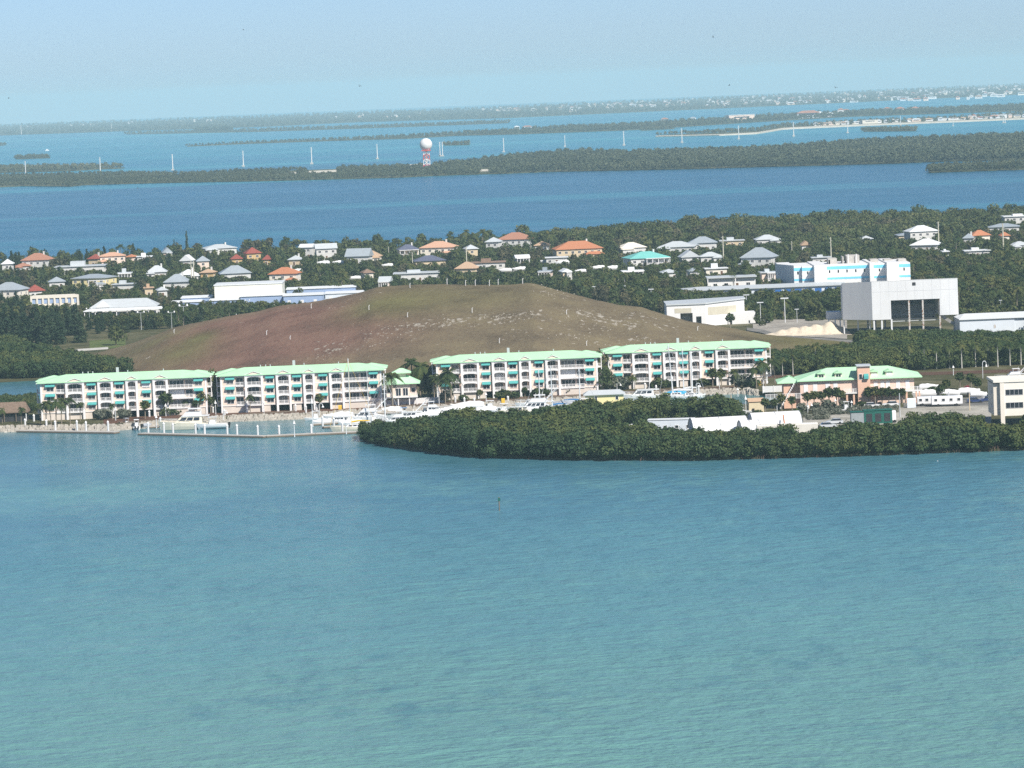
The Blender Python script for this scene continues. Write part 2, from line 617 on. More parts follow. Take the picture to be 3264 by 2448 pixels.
hx = np.linspace(HX[0] - 15, HX[-1] + 12, 240)
hy = np.linspace(1190, 1560, 170)
Yh, Xh = np.meshgrid(hy, hx, indexing='ij')
lump = np.zeros_like(Xh)
for _ in range(60):
    lx, ly, lr, la = nrs.uniform(-150, 130), nrs.uniform(1215, 1400), nrs.uniform(5, 22), nrs.uniform(-.55, .55)
    lump += la * np.exp(-((Xh - lx) ** 2 + ((Yh - ly) * .8) ** 2) / lr ** 2)
Zh = hill_z(Xh, Yh)
Zh = Zh + lump * np.clip((Zh - 2) / 8, 0, 1) + drop(0, 1380) + nrs.normal(0, .05, Zh.shape)
hill_me = grid_mesh("landfill_hill", Xh, Yh, Zh, None)
hill_me.materials.clear()
# where the red grass, the green tufts and the bare rubble grow: patches on the hill, each given by a spot on it
def hill_spot(px, py):
    best = None
    for y in np.arange(1205, 1440, 2.0):
        q = at_depth(px, py, y)
        if hill_here(q.x, y) + drop(q.x, y) >= q.z:
            return q.x, y
        best = (q.x, y)
    return best
def hill_patch(spots):
    a = np.zeros_like(Xh)
    for px, py, rx, ry, s in spots:
        cx, cy = hill_spot(px, py)
        a += s * np.exp(-((Xh - cx) / rx) ** 2 - ((Yh - cy) / ry) ** 2)
    return np.clip(a, 0, 1.2)
PATCH = {
    "redgrass": hill_patch([(760, 1050, 26, 30, 1), (980, 1030, 26, 30, .9), (880, 1100, 30, 30, 1), (700, 1110, 24, 30, .8), (1150, 1085, 22, 26, .6), (620, 1060, 14, 16, .5)]),
    "greens": hill_patch([(645, 1080, 6, 9, 1), (560, 1120, 12, 14, .8), (480, 1100, 14, 14, .8), (1250, 990, 16, 14, .7), (1500, 950, 26, 22, .6), (1300, 930, 18, 16, .6), (2640, 1092, 20, 20, 1), (2520, 1085, 16, 14, .6), (1180, 975, 14, 12, .6), (600, 1145, 12, 18, .7)]),
    "rubble": hill_patch([(1520, 1020, 18, 7, 1), (1660, 1012, 16, 7, 1), (1340, 1035, 12, 8, .7), (1900, 1012, 14, 9, .8), (2050, 1004, 10, 8, .9), (1980, 1035, 14, 10, .8), (1770, 940, 9, 8, .9),
                          (1740, 912, 6, 6, .8), (2150, 1050, 12, 10, .7), (1700, 1060, 14, 8, .6), (1250, 1070, 14, 10, .6), (1050, 1115, 8, 12, .6), (1900, 1080, 12, 14, .5), (1110, 965, 9, 7, .5), (1060, 1125, 10, 10, .5), (2060, 1085, 8, 8, .7)]),
}
for k, a in PATCH.items():
    at = hill_me.attributes.new(k, 'FLOAT', 'POINT')
    at.data.foreach_set("value", a.astype(np.float32).ravel())

def hill_material():
    m = bpy.data.materials.new("dry_grass_hill")
    N, L, b = nodes_of(m)
    tc = N.new("ShaderNodeTexCoord")
    v = tc.outputs["Object"]
    def att(k):
        a = N.new("ShaderNodeAttribute")
        a.attribute_name = k
        return a.outputs["Fac"]
    big = noise(N, L, v, .05, 6, .65)
    fine = noise(N, L, v, .9, 5, .7)
    spk = noise(N, L, v, .55, 3, .6, (.8, .55, .8))
    f = mathn(N, L, 'ADD', mathn(N, L, 'MULTIPLY', big, .6), mathn(N, L, 'MULTIPLY', fine, .4))
    c = ramp(N, L, f, [(.34, (.085, .064, .042)), (.48, (.16, .124, .078)), (.6, (.20, .16, .092)), (.74, (.27, .225, .145))])
    red = ramp(N, L, f, [(.34, (.11, .066, .050)), (.5, (.20, .112, .082)), (.7, (.265, .17, .12))])
    grn = ramp(N, L, f, [(.34, (.08, .078, .032)), (.5, (.14, .125, .052)), (.7, (.20, .18, .08))])
    c = mixc(N, L, mathn(N, L, 'MULTIPLY', att("redgrass"), .9, True), c, red)
    c = mixc(N, L, mathn(N, L, 'MULTIPLY', att("greens"), mathn(N, L, 'ADD', .25, big), True), c, grn)
    k = mathn(N, L, 'ADD', spk, mathn(N, L, 'MULTIPLY', att("rubble"), .125))
    c = mixc(N, L, mathn(N, L, 'MULTIPLY', mathn(N, L, 'SUBTRACT', k, .69), 12, True), c, (.38, .34, .28))
    L.new(c, b.inputs["Base Color"])
    b.inputs["Roughness"].default_value = .95
    b.inputs["Specular IOR Level"].default_value = .08
    bp = N.new("ShaderNodeBump")
    bp.inputs["Strength"].default_value = .8
    bp.inputs["Distance"].default_value = .5
    L.new(mathn(N, L, 'ADD', fine, spk), bp.inputs["Height"])
    L.new(bp.outputs[0], b.inputs["Normal"])
    return m
hill_me.materials.append(hill_material())
tag(put("landfill_hill", hill_me), kind='structure', label="brown grassy landfill hill with pale rubble")

def on_land(px, py):
    """ground point seen at the pixel: the hill where it stands in the way, else the flat land"""
    p = P(px, py, GZ)
    return p

# bare limestone lumps lying on the hill
rk = np.random.RandomState(3)
pr = PATCH["rubble"].ravel()
pidx = rk.choice(len(pr), 480, p=pr ** 1.5 / (pr ** 1.5).sum())
bm_ = MB()
for i in pidx:
    x, y = Xh.ravel()[i] + rk.normal(0, .8), Yh.ravel()[i] + rk.normal(0, .8)
    z = hill_here(x, y) + drop(0, 1380) + .05
    s = rk.uniform(.08, .30)
    vs = [(x + s * rk.uniform(.5, 1) * a, y + s * rk.uniform(.5, 1) * bq, z + s * c * rk.uniform(.3, .6)) for a, bq, c in
          ((-1, -1, -1), (1, -1, -1), (1, 1, -1), (-1, 1, -1), (-.7, -.7, 1), (.7, -.7, 1), (.7, .7, 1), (-.7, .7, 1))]
    bm_.add(vs, [(4, 5, 6, 7), (0, 1, 5, 4), (1, 2, 6, 5), (2, 3, 7, 6), (3, 0, 4, 7)])
tag(bm_.build("hill_rubble", mat("limestone", (.40, .36, .30), .95, .1, .25, 1.0)), "pale limestone rubble strewn over the landfill hill", kind='stuff')

# ---------------------------------------------------------------- inlet behind the first block, lagoon, roads, lawns
strip("inlet_water", [(-900, 1325), (-60, 1290), (140, 1280), (330, 1268)], [(-900, 1254), (-60, 1222), (140, 1212), (330, 1210)], GZ + .03, SEA, rows=4, skirt=.02)
strip("lagoon_water", [(3190, 905), (3264, 912), (4000, 880)], [(3190, 882), (3264, 880), (4000, 850)], GZ + .03, SEA, rows=3, skirt=.02)
strip("lawn", [(285, 1112), (400, 1108)], [(285, 1086), (400, 1078)], GZ + .05, LAWN, rows=3, skirt=.04)
strip("path", [(145, 1126), (345, 1112)], [(145, 1119), (345, 1106)], GZ + .09, mat("pale_concrete", (.55, .53, .48), .9, .2, .15, .3), rows=2, skirt=.08)
strip("road", [(2380, 1052), (2435, 1062), (2480, 1080), (2560, 1085), (2730, 1092)], [(2380, 1044), (2435, 1050), (2480, 1066), (2560, 1074), (2730, 1084)], GZ + .35, ASPH, rows=3, skirt=.34)
strip("yard", [(2400, 1055), (2480, 1068), (2700, 1080)], [(2400, 1020), (2480, 1016), (2700, 1020)], GZ + .2, ground_material("pale_dirt", (.22, .20, .17), (.34, .31, .27), (.45, .42, .36), .12), rows=4, skirt=.2)
strip("gravel_lot", [(2560, 1352), (2700, 1362), (2900, 1362), (3160, 1352)], [(2560, 1330), (2700, 1318), (2900, 1296), (3160, 1284)], GZ + .03, ground_material("pale_gravel", (.26, .24, .20), (.38, .36, .31), (.50, .47, .41), .12), rows=4, skirt=.02)
strip("parking_lot", [(2880, 1300), (3150, 1292), (3264, 1288)], [(2880, 1272), (3150, 1266), (3264, 1262)], GZ + .06, ASPH, rows=4, skirt=.05)
strip("street", [(2440, 1205), (2800, 1200), (3264, 1186)], [(2440, 1196), (2800, 1191), (3264, 1176)], GZ + .05, mat("red_mulch", (.12, .07, .05), .95, .1, .3, .4), rows=2, skirt=.04)

# ---------------------------------------------------------------- far islands
def tab_top(tab):
    return lambda x: lerp_tab(tab, x)
I1N = [(-1500, 655), (0, 595), (60, 592), (230, 593), (270, 588), (500, 582), (820, 576), (1250, 565), (1400, 558), (1600, 552), (1750, 546), (1900, 543), (2200, 537), (2400, 531), (2860, 519), (2947, 515), (3264, 507), (4800, 446)]
I1F = [(-1500, 618), (0, 562), (400, 553), (560, 556), (820, 546), (1100, 538), (1300, 533), (1500, 524), (1600, 505), (1850, 488), (2000, 494), (2200, 487), (2420, 482), (2800, 455), (3000, 450), (3264, 439), (4800, 378)]
strip("island_ground", I1N, I1F, .8, FARGROUND, rows=8, step=40)
I2N = [(-1500, 605), (0, 550), (200, 545), (397, 535)]
I2F = [(-1500, 592), (0, 537), (200, 533), (397, 533.4)]
strip("islet_ground", I2N, I2F, .6, FARGROUND, rows=3, step=40)
I3N = [(597, 466), (800, 457), (1000, 450), (1300, 441), (1450, 432), (1620, 428), (1820, 421), (2030, 413), (2400, 389), (2712, 371), (3142, 357), (3264, 353), (4800, 290)]
I3F = [(597, 464), (800, 453), (1000, 446), (1300, 435), (1450, 426), (1620, 420), (1820, 409), (2030, 402), (2400, 377), (2712, 360), (3142, 345), (3264, 341), (4800, 280)]
strip("island_ground", I3N, I3F, .8, FARGROUND, rows=4, step=50)
I4N = [(-1500, 492), (0, 431), (350, 419), (600, 411), (820, 404), (1130, 389), (1600, 376), (2400, 340), (3264, 300), (4800, 240)]
I4F = [(-1500, 460), (0, 401), (820, 374), (1600, 345), (2400, 309), (3264, 270), (4800, 208)]
strip("mainland_ground", I4N, I4F, 1.0, FARGROUND, rows=16, step=60)
I4BN = [(404, 428), (620, 424), (820, 420), (1030, 413), (1300, 404), (1620, 392)]
I4BF = [(404, 426), (620, 419), (820, 415), (1030, 409), (1300, 400), (1620, 388)]
strip("islet_ground", I4BN, I4BF, .5, FARGROUND, rows=2, step=50)
I5N = [(2097, 434), (2300, 430), (2420, 424), (2500, 410), (2750, 399), (3000, 389), (3264, 378), (4800, 317)]
I5F = [(2097, 430), (2300, 422), (2420, 415), (2500, 400), (2750, 390), (3000, 380), (3264, 362), (4800, 305)]
strip("island_ground", I5N, I5F, .9, FARGROUND, rows=3, step=40)
strip("causeway_road", [(2090, 434.5), (2300, 429.5), (2420, 424), (2500, 410), (2750, 399), (3000, 389), (3264, 378), (4800, 317)], [(2090, 432.5), (2300, 427.5), (2420, 421), (2500, 406.5), (2750, 395.8), (3000, 386), (3264, 375.2), (4800, 314.5)], 1.6, SANDM, rows=1, step=40)
I6 = [("islet_ground", [(2753, 419), (2920, 417)], [(2753, 416), (2920, 413)]), ("islet_ground", [(1417, 463), (1497, 461)], [(1417, 461), (1497, 458)]),
      ("islet_ground", [(53, 507), (160, 503)], [(53, 504), (160, 500)]), ("islet_ground", [(2962, 549), (3264, 539), (4800, 478)], [(2962, 541), (3264, 527), (4800, 466)]),
      ("islet_ground", [(-40, 465), (15, 463)], [(-40, 463), (15, 461)]), ("islet_ground", [(2045, 416), (2150, 410)], [(2045, 414.5), (2150, 408)]), ("islet_ground", [(626, 420), (738, 417)], [(626, 417), (738, 413)])]
for n_, a_, b_ in I6:
    strip(n_, a_, b_, .6, FARGROUND, rows=2, step=30)
for a_, b_ in (([(983, 551), (1072, 547)], [(983, 545), (1072, 541)]), ([(1528, 546), (1562, 545)], [(1528, 540), (1562, 539)]), ([(925, 553), (945, 552)], [(925, 549), (945, 548)]), ([(1300, 530), (1335, 528)], [(1300, 524), (1335, 522)]), ([(3230, 487), (3264, 486)], [(3230, 482), (3264, 480)])):
    strip("sand", a_, b_, 1.5, SANDM, rows=1, skirt=.3, step=20)

# ---------------------------------------------------------------- haze
hz = MB()
hz.box(-26000, 26000, -400, 45000, -240, 165)
hm = bpy.data.materials.new("haze_air")
hm.use_nodes = True
hn = hm.node_tree.nodes
hn.remove(hn["Principled BSDF"])
pv = hn.new("ShaderNodeVolumePrincipled")
pv.inputs["Color"].default_value = (.62, .87, .96, 1)
pv.inputs["Density"].default_value = HAZE if "HAZE" in globals() else 5.8e-5
pv.inputs["Anisotropy"].default_value = -.12
hm.node_tree.links.new(pv.outputs[0], [n for n in hn if n.type == 'OUTPUT_MATERIAL'][0].inputs["Volume"])
tag(hz.build("haze", hm), "thin blue sea haze over the whole scene", kind='stuff')
# ---------------------------------------------------------------- building materials
HOUSEW = mat("weathered_white_stucco", (.66, .65, .62), .8, .2, .14, .5)
WHITE = mat("white_paint", (.80, .79, .77), .6, .3, .06, .6)
TRIM = mat("white_trim", (.84, .82, .80), .55, .3, .05, 1.2)
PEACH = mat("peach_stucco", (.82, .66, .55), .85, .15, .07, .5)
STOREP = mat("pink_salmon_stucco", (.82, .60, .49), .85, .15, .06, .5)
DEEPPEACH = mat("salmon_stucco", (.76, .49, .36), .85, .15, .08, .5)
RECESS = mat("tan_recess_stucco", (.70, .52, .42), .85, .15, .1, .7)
MINT = mat("mint_metal_roof", (.50, .80, .51), .6, .2, .10, .35)
TEAL = mat("teal_awning", (.09, .39, .37), .7, .2, .1, 1.5)
CURT = mat("curtained_glass", (.20, .19, .18), .3, .5, .25, 1.5)
GLASS = mat("dark_window_glass", (.030, .036, .046), .12, .6, .3, .8)
CREAM = mat("cream_stucco", (.80, .74, .63), .85, .15, .08, .5)
CONC = mat("weathered_concrete", (.50, .47, .43), .9, .2, .18, .8)
GREYROOF = mat("grey_metal_roof", (.36, .40, .43), .4, .4, .1, .5)
PALEROOF = mat("pale_metal_roof", (.55, .58, .59), .45, .35, .08, .5)
WROOF = mat("white_metal_roof", (.74, .76, .76), .5, .3, .06, .5)
TERRA = mat("terracotta_tiles", (.42, .21, .14), .85, .15, .2, 1.5)
ORANGE = mat("orange_tiles", (.50, .21, .11), .85, .15, .14, 1.5)
PINKT = mat("pinkish_tiles", (.62, .37, .25), .85, .15, .12, 1.5)
REDROOF = mat("dark_red_roof", (.30, .08, .06), .8, .2, .15, 1.5)
TANROOF = mat("tan_tiles", (.52, .36, .24), .85, .15, .14, 1.5)
NAVYROOF = mat("slate_blue_roof", (.12, .13, .19), .75, .25, .2, 1.2)
TEALROOF = mat("teal_metal_roof", (.20, .56, .50), .45, .35, .08, .5)
BROWNR = mat("brown_shingles", (.28, .19, .14), .9, .15, .2, 1.2)
YELLOW = mat("yellow_stucco", (.80, .68, .36), .85, .15, .06, .5)
TANW = mat("tan_stucco", (.66, .53, .36), .85, .15, .08, .5)
OCHRE = mat("ochre_stucco", (.60, .42, .20), .85, .15, .1, .5)
BLUEW = mat("pale_blue_metal", (.33, .43, .62), .6, .3, .08, .4)
PALEBLUE = mat("blue_white_metal", (.68, .73, .78), .6, .3, .06, .4)
SKYBLUE = mat("sky_blue_paint", (.20, .62, .84), .6, .3, .05, .6)
BLUEP = mat("royal_blue_paint", (.03, .14, .42), .6, .3, .08, .6)
METALW = mat("grey_white_cladding", (.71, .72, .72), .6, .3, .07, .25, 0, .3)
RUST = mat("rusted_steel", (.30, .17, .10), .8, .3, .5, 1.8)
_rr = [n for n in RUST.node_tree.nodes if n.type == "VALTORGB"][0].color_ramp.elements
_rr[0].color, _rr[1].color, _rr[0].position, _rr[1].position = (.26, .12, .06, 1), (.58, .56, .52, 1), .42, .5
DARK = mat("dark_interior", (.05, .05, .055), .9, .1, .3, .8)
STEEL = mat("galvanised_steel", (.48, .50, .51), .45, .5, .1, 1.5)
POLEW = mat("white_pole_paint", (.74, .76, .77), .5, .4, .06, 1.5)
WOODP = mat("weathered_wood", (.20, .16, .12), .9, .15, .25, 2)
GREENP = mat("dark_green_paint", (.012, .11, .085), .6, .3, .15, 1.2)
CANVAS = mat("white_canvas", (.80, .80, .79), .75, .2, .05, .6)
HULLW = mat("white_gelcoat", (.80, .80, .79), .25, .5, .04, .6)
HULLC = mat("cream_gelcoat", (.76, .70, .56), .3, .5, .06, .6)
HULLB = mat("blue_gelcoat", (.05, .09, .30), .25, .5, .06, .6)
BLUEC = mat("blue_canvas", (.06, .20, .42), .75, .2, .1, 1.2)
GREYC = mat("grey_canvas", (.36, .38, .42), .8, .2, .12, 1.2)
BLACK = mat("black_rubber", (.02, .02, .022), .6, .3, .2, 2)
YELLP = mat("yellow_paint", (.75, .48, .05), .6, .3, .1, 1.5)
REDP = mat("red_paint", (.62, .06, .04), .6, .3, .1, 1.5)
MULCH = mat("brown_mulch", (.14, .075, .05), .95, .1, .35, .6)
ROCKM = mat("pale_boulders", (.46, .42, .36), .95, .1, .3, .9)
THATCH = mat("palm_thatch", (.22, .16, .12), .95, .1, .3, 1.5)

def window_mb(wd, ht, panes=2, mb=None, x=0, y=0, z=0):
    """white frame and mullions (slot 0) round dark glass (slot 1), standing a little proud of y"""
    m = mb or MB()
    t = .09
    m.box(x + t, x + wd - t, y - .03, y + .02, z + t, z + ht - t, 1)
    m.box(x, x + wd, y - .09, y + .01, z, z + t)
    m.box(x, x + wd, y - .09, y + .01, z + ht - t, z + ht)
    for k in range(panes + 1):
        c = x + t / 2 + (wd - t) * k / panes
        m.box(c - t / 2, c + t / 2, y - .088, y + .008, z + t, z + ht - t)
    return m

def railing_mb(x0, x1, y, z, h=1.0, m=None):
    m = m or MB()
    m.box(x0, x1, y, y + .09, z + h - .09, z + h)
    m.box(x0, x1, y + .01, y + .08, z + .08, z + .16)
    n = max(1, int((x1 - x0) / 1.2))
    for k in range(n + 1):
        c = x0 + .05 + (x1 - x0 - .1) * k / n
        m.box(c - .06, c + .06, y - .01, y + .1, z, z + h + .06)
    n = int((x1 - x0) / .24)
    for k in range(1, n):
        c = x0 + (x1 - x0) * k / n
        m.box(c - .035, c + .035, y + .025, y + .065, z + .16, z + h - .09)
    return m

def arch_panel(m, x0, x1, z0, z1, zs, rise, y0, y1, mi=0):
    """wall over an opening whose head is an arch springing at zs"""
    pts = [(x0, z1), (x0, zs)]
    for k in range(1, 8):
        a = PI * k / 8
        pts.append(((x0 + x1) / 2 - (x1 - x0) / 2 * math.cos(a), zs + rise * math.sin(a)))
    pts += [(x1, zs), (x1, z1)]
    # quads between the curve and the top edge keep the faces simple
    c = pts[1:-1]
    for a, b in zip(c[:-1], c[1:]):
        m.prism_y([(a[0], a[1]), (b[0], b[1]), (b[0], z1), (a[0], z1)], y0, y1, mi)

# ---------------------------------------------------------------- the four apartment blocks by the marina
FL = [2.3, 5.2, 8.1]
EAVE = 11.0
LEN = 49.2
WB = [(0, 4.65, 1.5, 4.4), (13.1, 16.7, 13.8, 16.5), (21.6, 25.2, 22.0, 24.8), (28.9, 33.3, 30.0, 32.7), (45.1, LEN, 45.4, 48.2)]
GB = [(7.5, 13.1), (17.0, 21.6), (25.3, 28.9), (33.3, 37.8)]
RB = [(4.65, 7.5), (37.8, 45.1)]
SLOT = [(16.7, 17.0), (25.2, 25.3)]

def make_apartments():
    root = thing("apartment_building", "peach four storey apartment block with mint green roof", "apartment building")
    wl = MB()
    for x0, x1, _, _ in WB:
        wl.box(x0, x1, 0, 1.6, 2.0, EAVE)
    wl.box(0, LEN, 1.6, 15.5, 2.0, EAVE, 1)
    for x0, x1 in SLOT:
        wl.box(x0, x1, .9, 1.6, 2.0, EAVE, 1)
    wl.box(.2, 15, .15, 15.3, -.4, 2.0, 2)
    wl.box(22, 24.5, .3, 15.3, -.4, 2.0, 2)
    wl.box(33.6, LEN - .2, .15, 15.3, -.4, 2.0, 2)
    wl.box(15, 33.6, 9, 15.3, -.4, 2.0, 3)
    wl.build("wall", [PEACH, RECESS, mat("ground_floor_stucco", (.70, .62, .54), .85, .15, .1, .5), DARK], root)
    tr = MB()
    for x0, x1 in GB:
        for c in (x0, x1 - .65):
            tr.box(c, c + .65, -.75, -.1, -.4, EAVE - .3)
        for k, z in enumerate(FL):
            tr.box(x0 + .65, x1 - .65, -.6, 1.6, z - .32, z)
            top = FL[k + 1] - .32 if k < 2 else EAVE - .05
            arch_panel(tr, x0 + .65, x1 - .65, 0, top, z + 2.0, .42, -.62, -.35)
        arch_z = EAVE - .3
        tr.box(x0 - .1, x1 + .1, -.80, -.05, arch_z, EAVE + .05)
    for x0, x1 in RB:
        for z in FL:
            tr.box(x0, x1, -.15, 1.6, z - .32, z)
        tr.box(x0, x1, -.1, .25, EAVE - .45, EAVE - .02)
    for x0, x1, a, b in WB:
        for z in FL:
            tr.box(x0 + .02, x1 - .02, -.05, .02, z - .22, z - .02)
        tr.box(x0 + .02, x1 - .02, -.06, .02, EAVE - .35, EAVE - .02)
    for c in (0, LEN - .5):
        tr.box(c, c + .5, -.09, .03, -.4, EAVE - .36)
    for s, xe in ((-1, 0), (1, LEN)):
        for z in FL:
            a, b = (xe - 1.3, xe - .01) if s < 0 else (xe + .01, xe + 1.3)
            tr.box(a, b, 2.0, 5.2, z - .32, z)
            o = a if s < 0 else b - .2
            tr.box(o, o + .2, 2.0, 2.2, z, z + 2.6)
        a, b = (xe - 1.4, xe - .02) if s < 0 else (xe + .02, xe + 1.4)
        tr.box(a, b, 1.9, 5.3, EAVE - .3, EAVE - .02)
    tr.build("trim", TRIM, root)
    rf = MB()
    rf.hip(-.9, LEN + .9, -1.0, 15.6, EAVE, 1.65, .28, inset=8)
    rf.hip(-1.9, 8, 5.2, 14.6, EAVE + .12, 1.2, .3)
    rf.hip(LEN - 8, LEN + 1.7, 5.2, 14.6, EAVE + .12, 1.2, .3)
    for x0, x1 in GB:
        xm = (x0 + x1) / 2
        hw = (x1 - x0) / 2 + .45
        for s in (-1, 1):
            rf.add([(xm + s * hw, -.93, EAVE + .10), (xm, -.93, EAVE + 1.24), (xm, 5.0, EAVE + 1.24), (xm + s * hw, 1.0, EAVE + .10),
                    (xm + s * hw, -.93, EAVE - .08), (xm, -.93, EAVE + 1.06), (xm, 5.0, EAVE + 1.06), (xm + s * hw, 1.0, EAVE - .08)],
                   [(0, 1, 2, 3) if s < 0 else (3, 2, 1, 0), (0, 4, 5, 1), (4, 7, 6, 5), (0, 3, 7, 4)])
    ro = rf.build("roof", MINT, root)
    for px in (12, 13.6, 15, 25.4, 36):
        vb = MB()
        vb.tube([(px, 7.2, EAVE + 1.4), (px, 7.2, EAVE + 2.5)], .16, 6)
        vb.build("roof_vent", STEEL, ro)
    vb = MB()
    vb.box(21.8, 22.6, 8.6, 9.3, EAVE + 1.4, EAVE + 3.3)
    vb.build("chimney", STEEL, ro)
    for x0, x1 in GB:
        xm = (x0 + x1) / 2
        hw = (x1 - x0) / 2 + .2
        g = MB()
        g.prism_y([(xm - hw, EAVE + .06), (xm + hw, EAVE + .06), (xm, EAVE + 1.1)], -.78, -.5)
        for s in (-1, 1):
            g.prism_y([(xm + s * (hw + .3), EAVE - .02), (xm + s * (hw + .3), EAVE + .16), (xm, EAVE + 1.28), (xm, EAVE + 1.09)] if s < 0 else
                      [(xm, EAVE + 1.09), (xm, EAVE + 1.28), (xm + hw + .3, EAVE + .16), (xm + hw + .3, EAVE - .02)], -.99, -.94, 1)
        g.build("gable", [PEACH, TRIM], root)
    for x0, x1, a, b in WB:
        for z in FL:
            o = window_mb(2.2, 1.35, 2).build("window", [TRIM, GLASS], root, loc=((a + b) / 2 - 1.1, 0, z + .42))
            w_ = b - a - .05
            aw = MB()
            n = 5
            pr = [(-.05, 2.60), (-.35, 2.52), (-.65, 2.32), (-.85, 2.02), (-.85, 1.82)]
            vs = [(xx, y, q) for xx in (0, w_) for y, q in pr] + [(xx, -.05, 1.82) for xx in (0, w_)]
            fs = [(i, i + n, i + n + 1, i + 1) for i in range(n - 1)] + [(0, 1, 2, 3, 4, 2 * n), (2 * n - 1, 2 * n - 2, 2 * n - 3, 2 * n - 4, n, 2 * n + 1)]
            aw.add(vs, fs)
            aw.build("awning", TEAL, root, loc=((a + b) / 2 - w_ / 2, 0, z - .02))
    for x0, x1 in GB:
        for z in FL:
            window_mb(x1 - x0 - 2.2, 2.15, 3).build("window", [TRIM, GLASS], root, loc=(x0 + .8, 1.6, z + .05))
            railing_mb(x0 + .65, x1 - .65, -.55, z).build("balcony_railing", TRIM, root)
    for (x0, x1), ps in zip(RB, ((4.75, 2.1, 2), (38.1, 4.2, 4))):
        for z in FL:
            window_mb(ps[1], 2.15, ps[2]).build("window", [TRIM, GLASS], root, loc=(ps[0], 1.6, z + .05))
            if ps[2] == 4:
                window_mb(2.1, 1.9, 2).build("window", [TRIM, GLASS], root, loc=(42.8, 1.6, z + .3))
            railing_mb(x0, x1, -.12, z).build("balcony_railing", TRIM, root)
    for a in (-1.3, LEN + .05):
        for z in FL:
            m = railing_mb(a, a + 1.25, 2.05, z)
            o = a if a < 0 else a + 1.16
            m.box(o, o + .09, 2.15, 5.1, z + .1, z + 1.0)
            m.build("balcony_railing", TRIM, root)
    # the stair at the front of the ground floor
    return root

APT = make_apartments()
apt_pos = []
_p = at_depth(127, 1222, 1174)
apt_pos.append((_p.x, 1174))
_p = at_depth(701, 1199, 1174)
apt_pos.append((_p.x, 1174))
_p = at_depth(1389, 1157.5, 1192)
apt_pos.append((_p.x, 1192))
_p = at_depth(1937, 1126, 1206)
apt_pos.append((_p.x, 1206))
APT_L = ["peach apartment block with mint roof at the left end, beside the thatched hut",
         "peach apartment block with mint roof just left of the small green-roofed clubhouse",
         "peach apartment block with mint roof just right of the small green-roofed clubhouse",
         "peach apartment block with mint roof farthest right in the row, behind the bare masts"]
SHUT = [[(38.0, 4.4, 1), (30.1, 2.4, 2)], [], [(18.0, 2.6, 1), (38.0, 4.4, 1)], []]
apts = []
for i, (x, y) in enumerate(apt_pos):
    loc = (x, y, GZ + drop(x, y))
    o = APT if i == 0 else copy_tree(APT, loc)
    o.location = loc
    o.scale = ((1.0, .968, .985, .98)[i], 1, 1)
    o["label"] = APT_L[i]
    o["group"] = "apartment blocks along the marina"
    apts.append(o)
wr = random.Random(12)
for o in apts:                                                      # drawn curtains and blinds differ from flat to flat
    for c in o.children:
        if c.name.startswith("window") and wr.random() < .3:
            c.material_slots[1].link = 'OBJECT'
            c.material_slots[1].material = CURT
for o, sh in zip(apts, SHUT):
    for x0, wd, k in sh:
        m = MB()
        zz = FL[k]
        yb = 1.45 if wd > 2.5 else -.12
        z0, z1 = (zz + .02, zz + 2.35) if wd > 2.5 else (zz + .7, zz + 2.0)
        m.box(x0, x0 + wd, yb, yb + .08, z0, z1)
        for q in range(int((z1 - z0) / .2)):
            m.box(x0, x0 + wd, yb - .02, yb, z0 + q * .2, z0 + q * .2 + .1)
        sh_ = m.build("shutter", TRIM, o)
        sh_["label"] = "closed white storm shutter"

# ---------------------------------------------------------------- generic house with walls, roof, windows, porch
HOUSES = []       # (x0, x1, y_top, y_keep, depth): what trees may not cover
LANDMARK = []     # (px, py, words)

def wall_windows(root, w_, d, st, rows, kind, wdw=1.5, wht=1.3, dens=3.4, door=True):
    n = max(1, int(w_ / dens))
    for r in range(rows):
        for k in range(n):
            xx = -w_ / 2 + w_ * (k + .5) / n
            if door and r == 0 and k == n // 2:
                m = MB()
                m.box(xx - .55, xx + .55, -.07, .02, .1, 2.2)
                m.box(xx - .7, xx + .7, -.05, .02, .0, 2.35, 1)
                m.build("door", [mat("brown_door", (.16, .09, .05), .6, .3, .2, 2), TRIM], root)
                continue
            window_mb(wdw, wht, 2).build("window", [TRIM, GLASS], root, loc=(xx - wdw / 2, -.0, r * 2.9 + 1.0))
    ns = max(1, int(d / 5))
    for k in range(ns):
        for s in (-1, 1):
            yy = d * (k + .5) / ns
            o = window_mb(1.3, 1.3, 2).build("window", [TRIM, GLASS], root, loc=(s * w_ / 2, yy + s * (-.65), (rows - 1) * 2.9 + 1.0))
            o.rotation_euler.z = PI / 2 if s > 0 else -PI / 2

turn = random.Random(8)

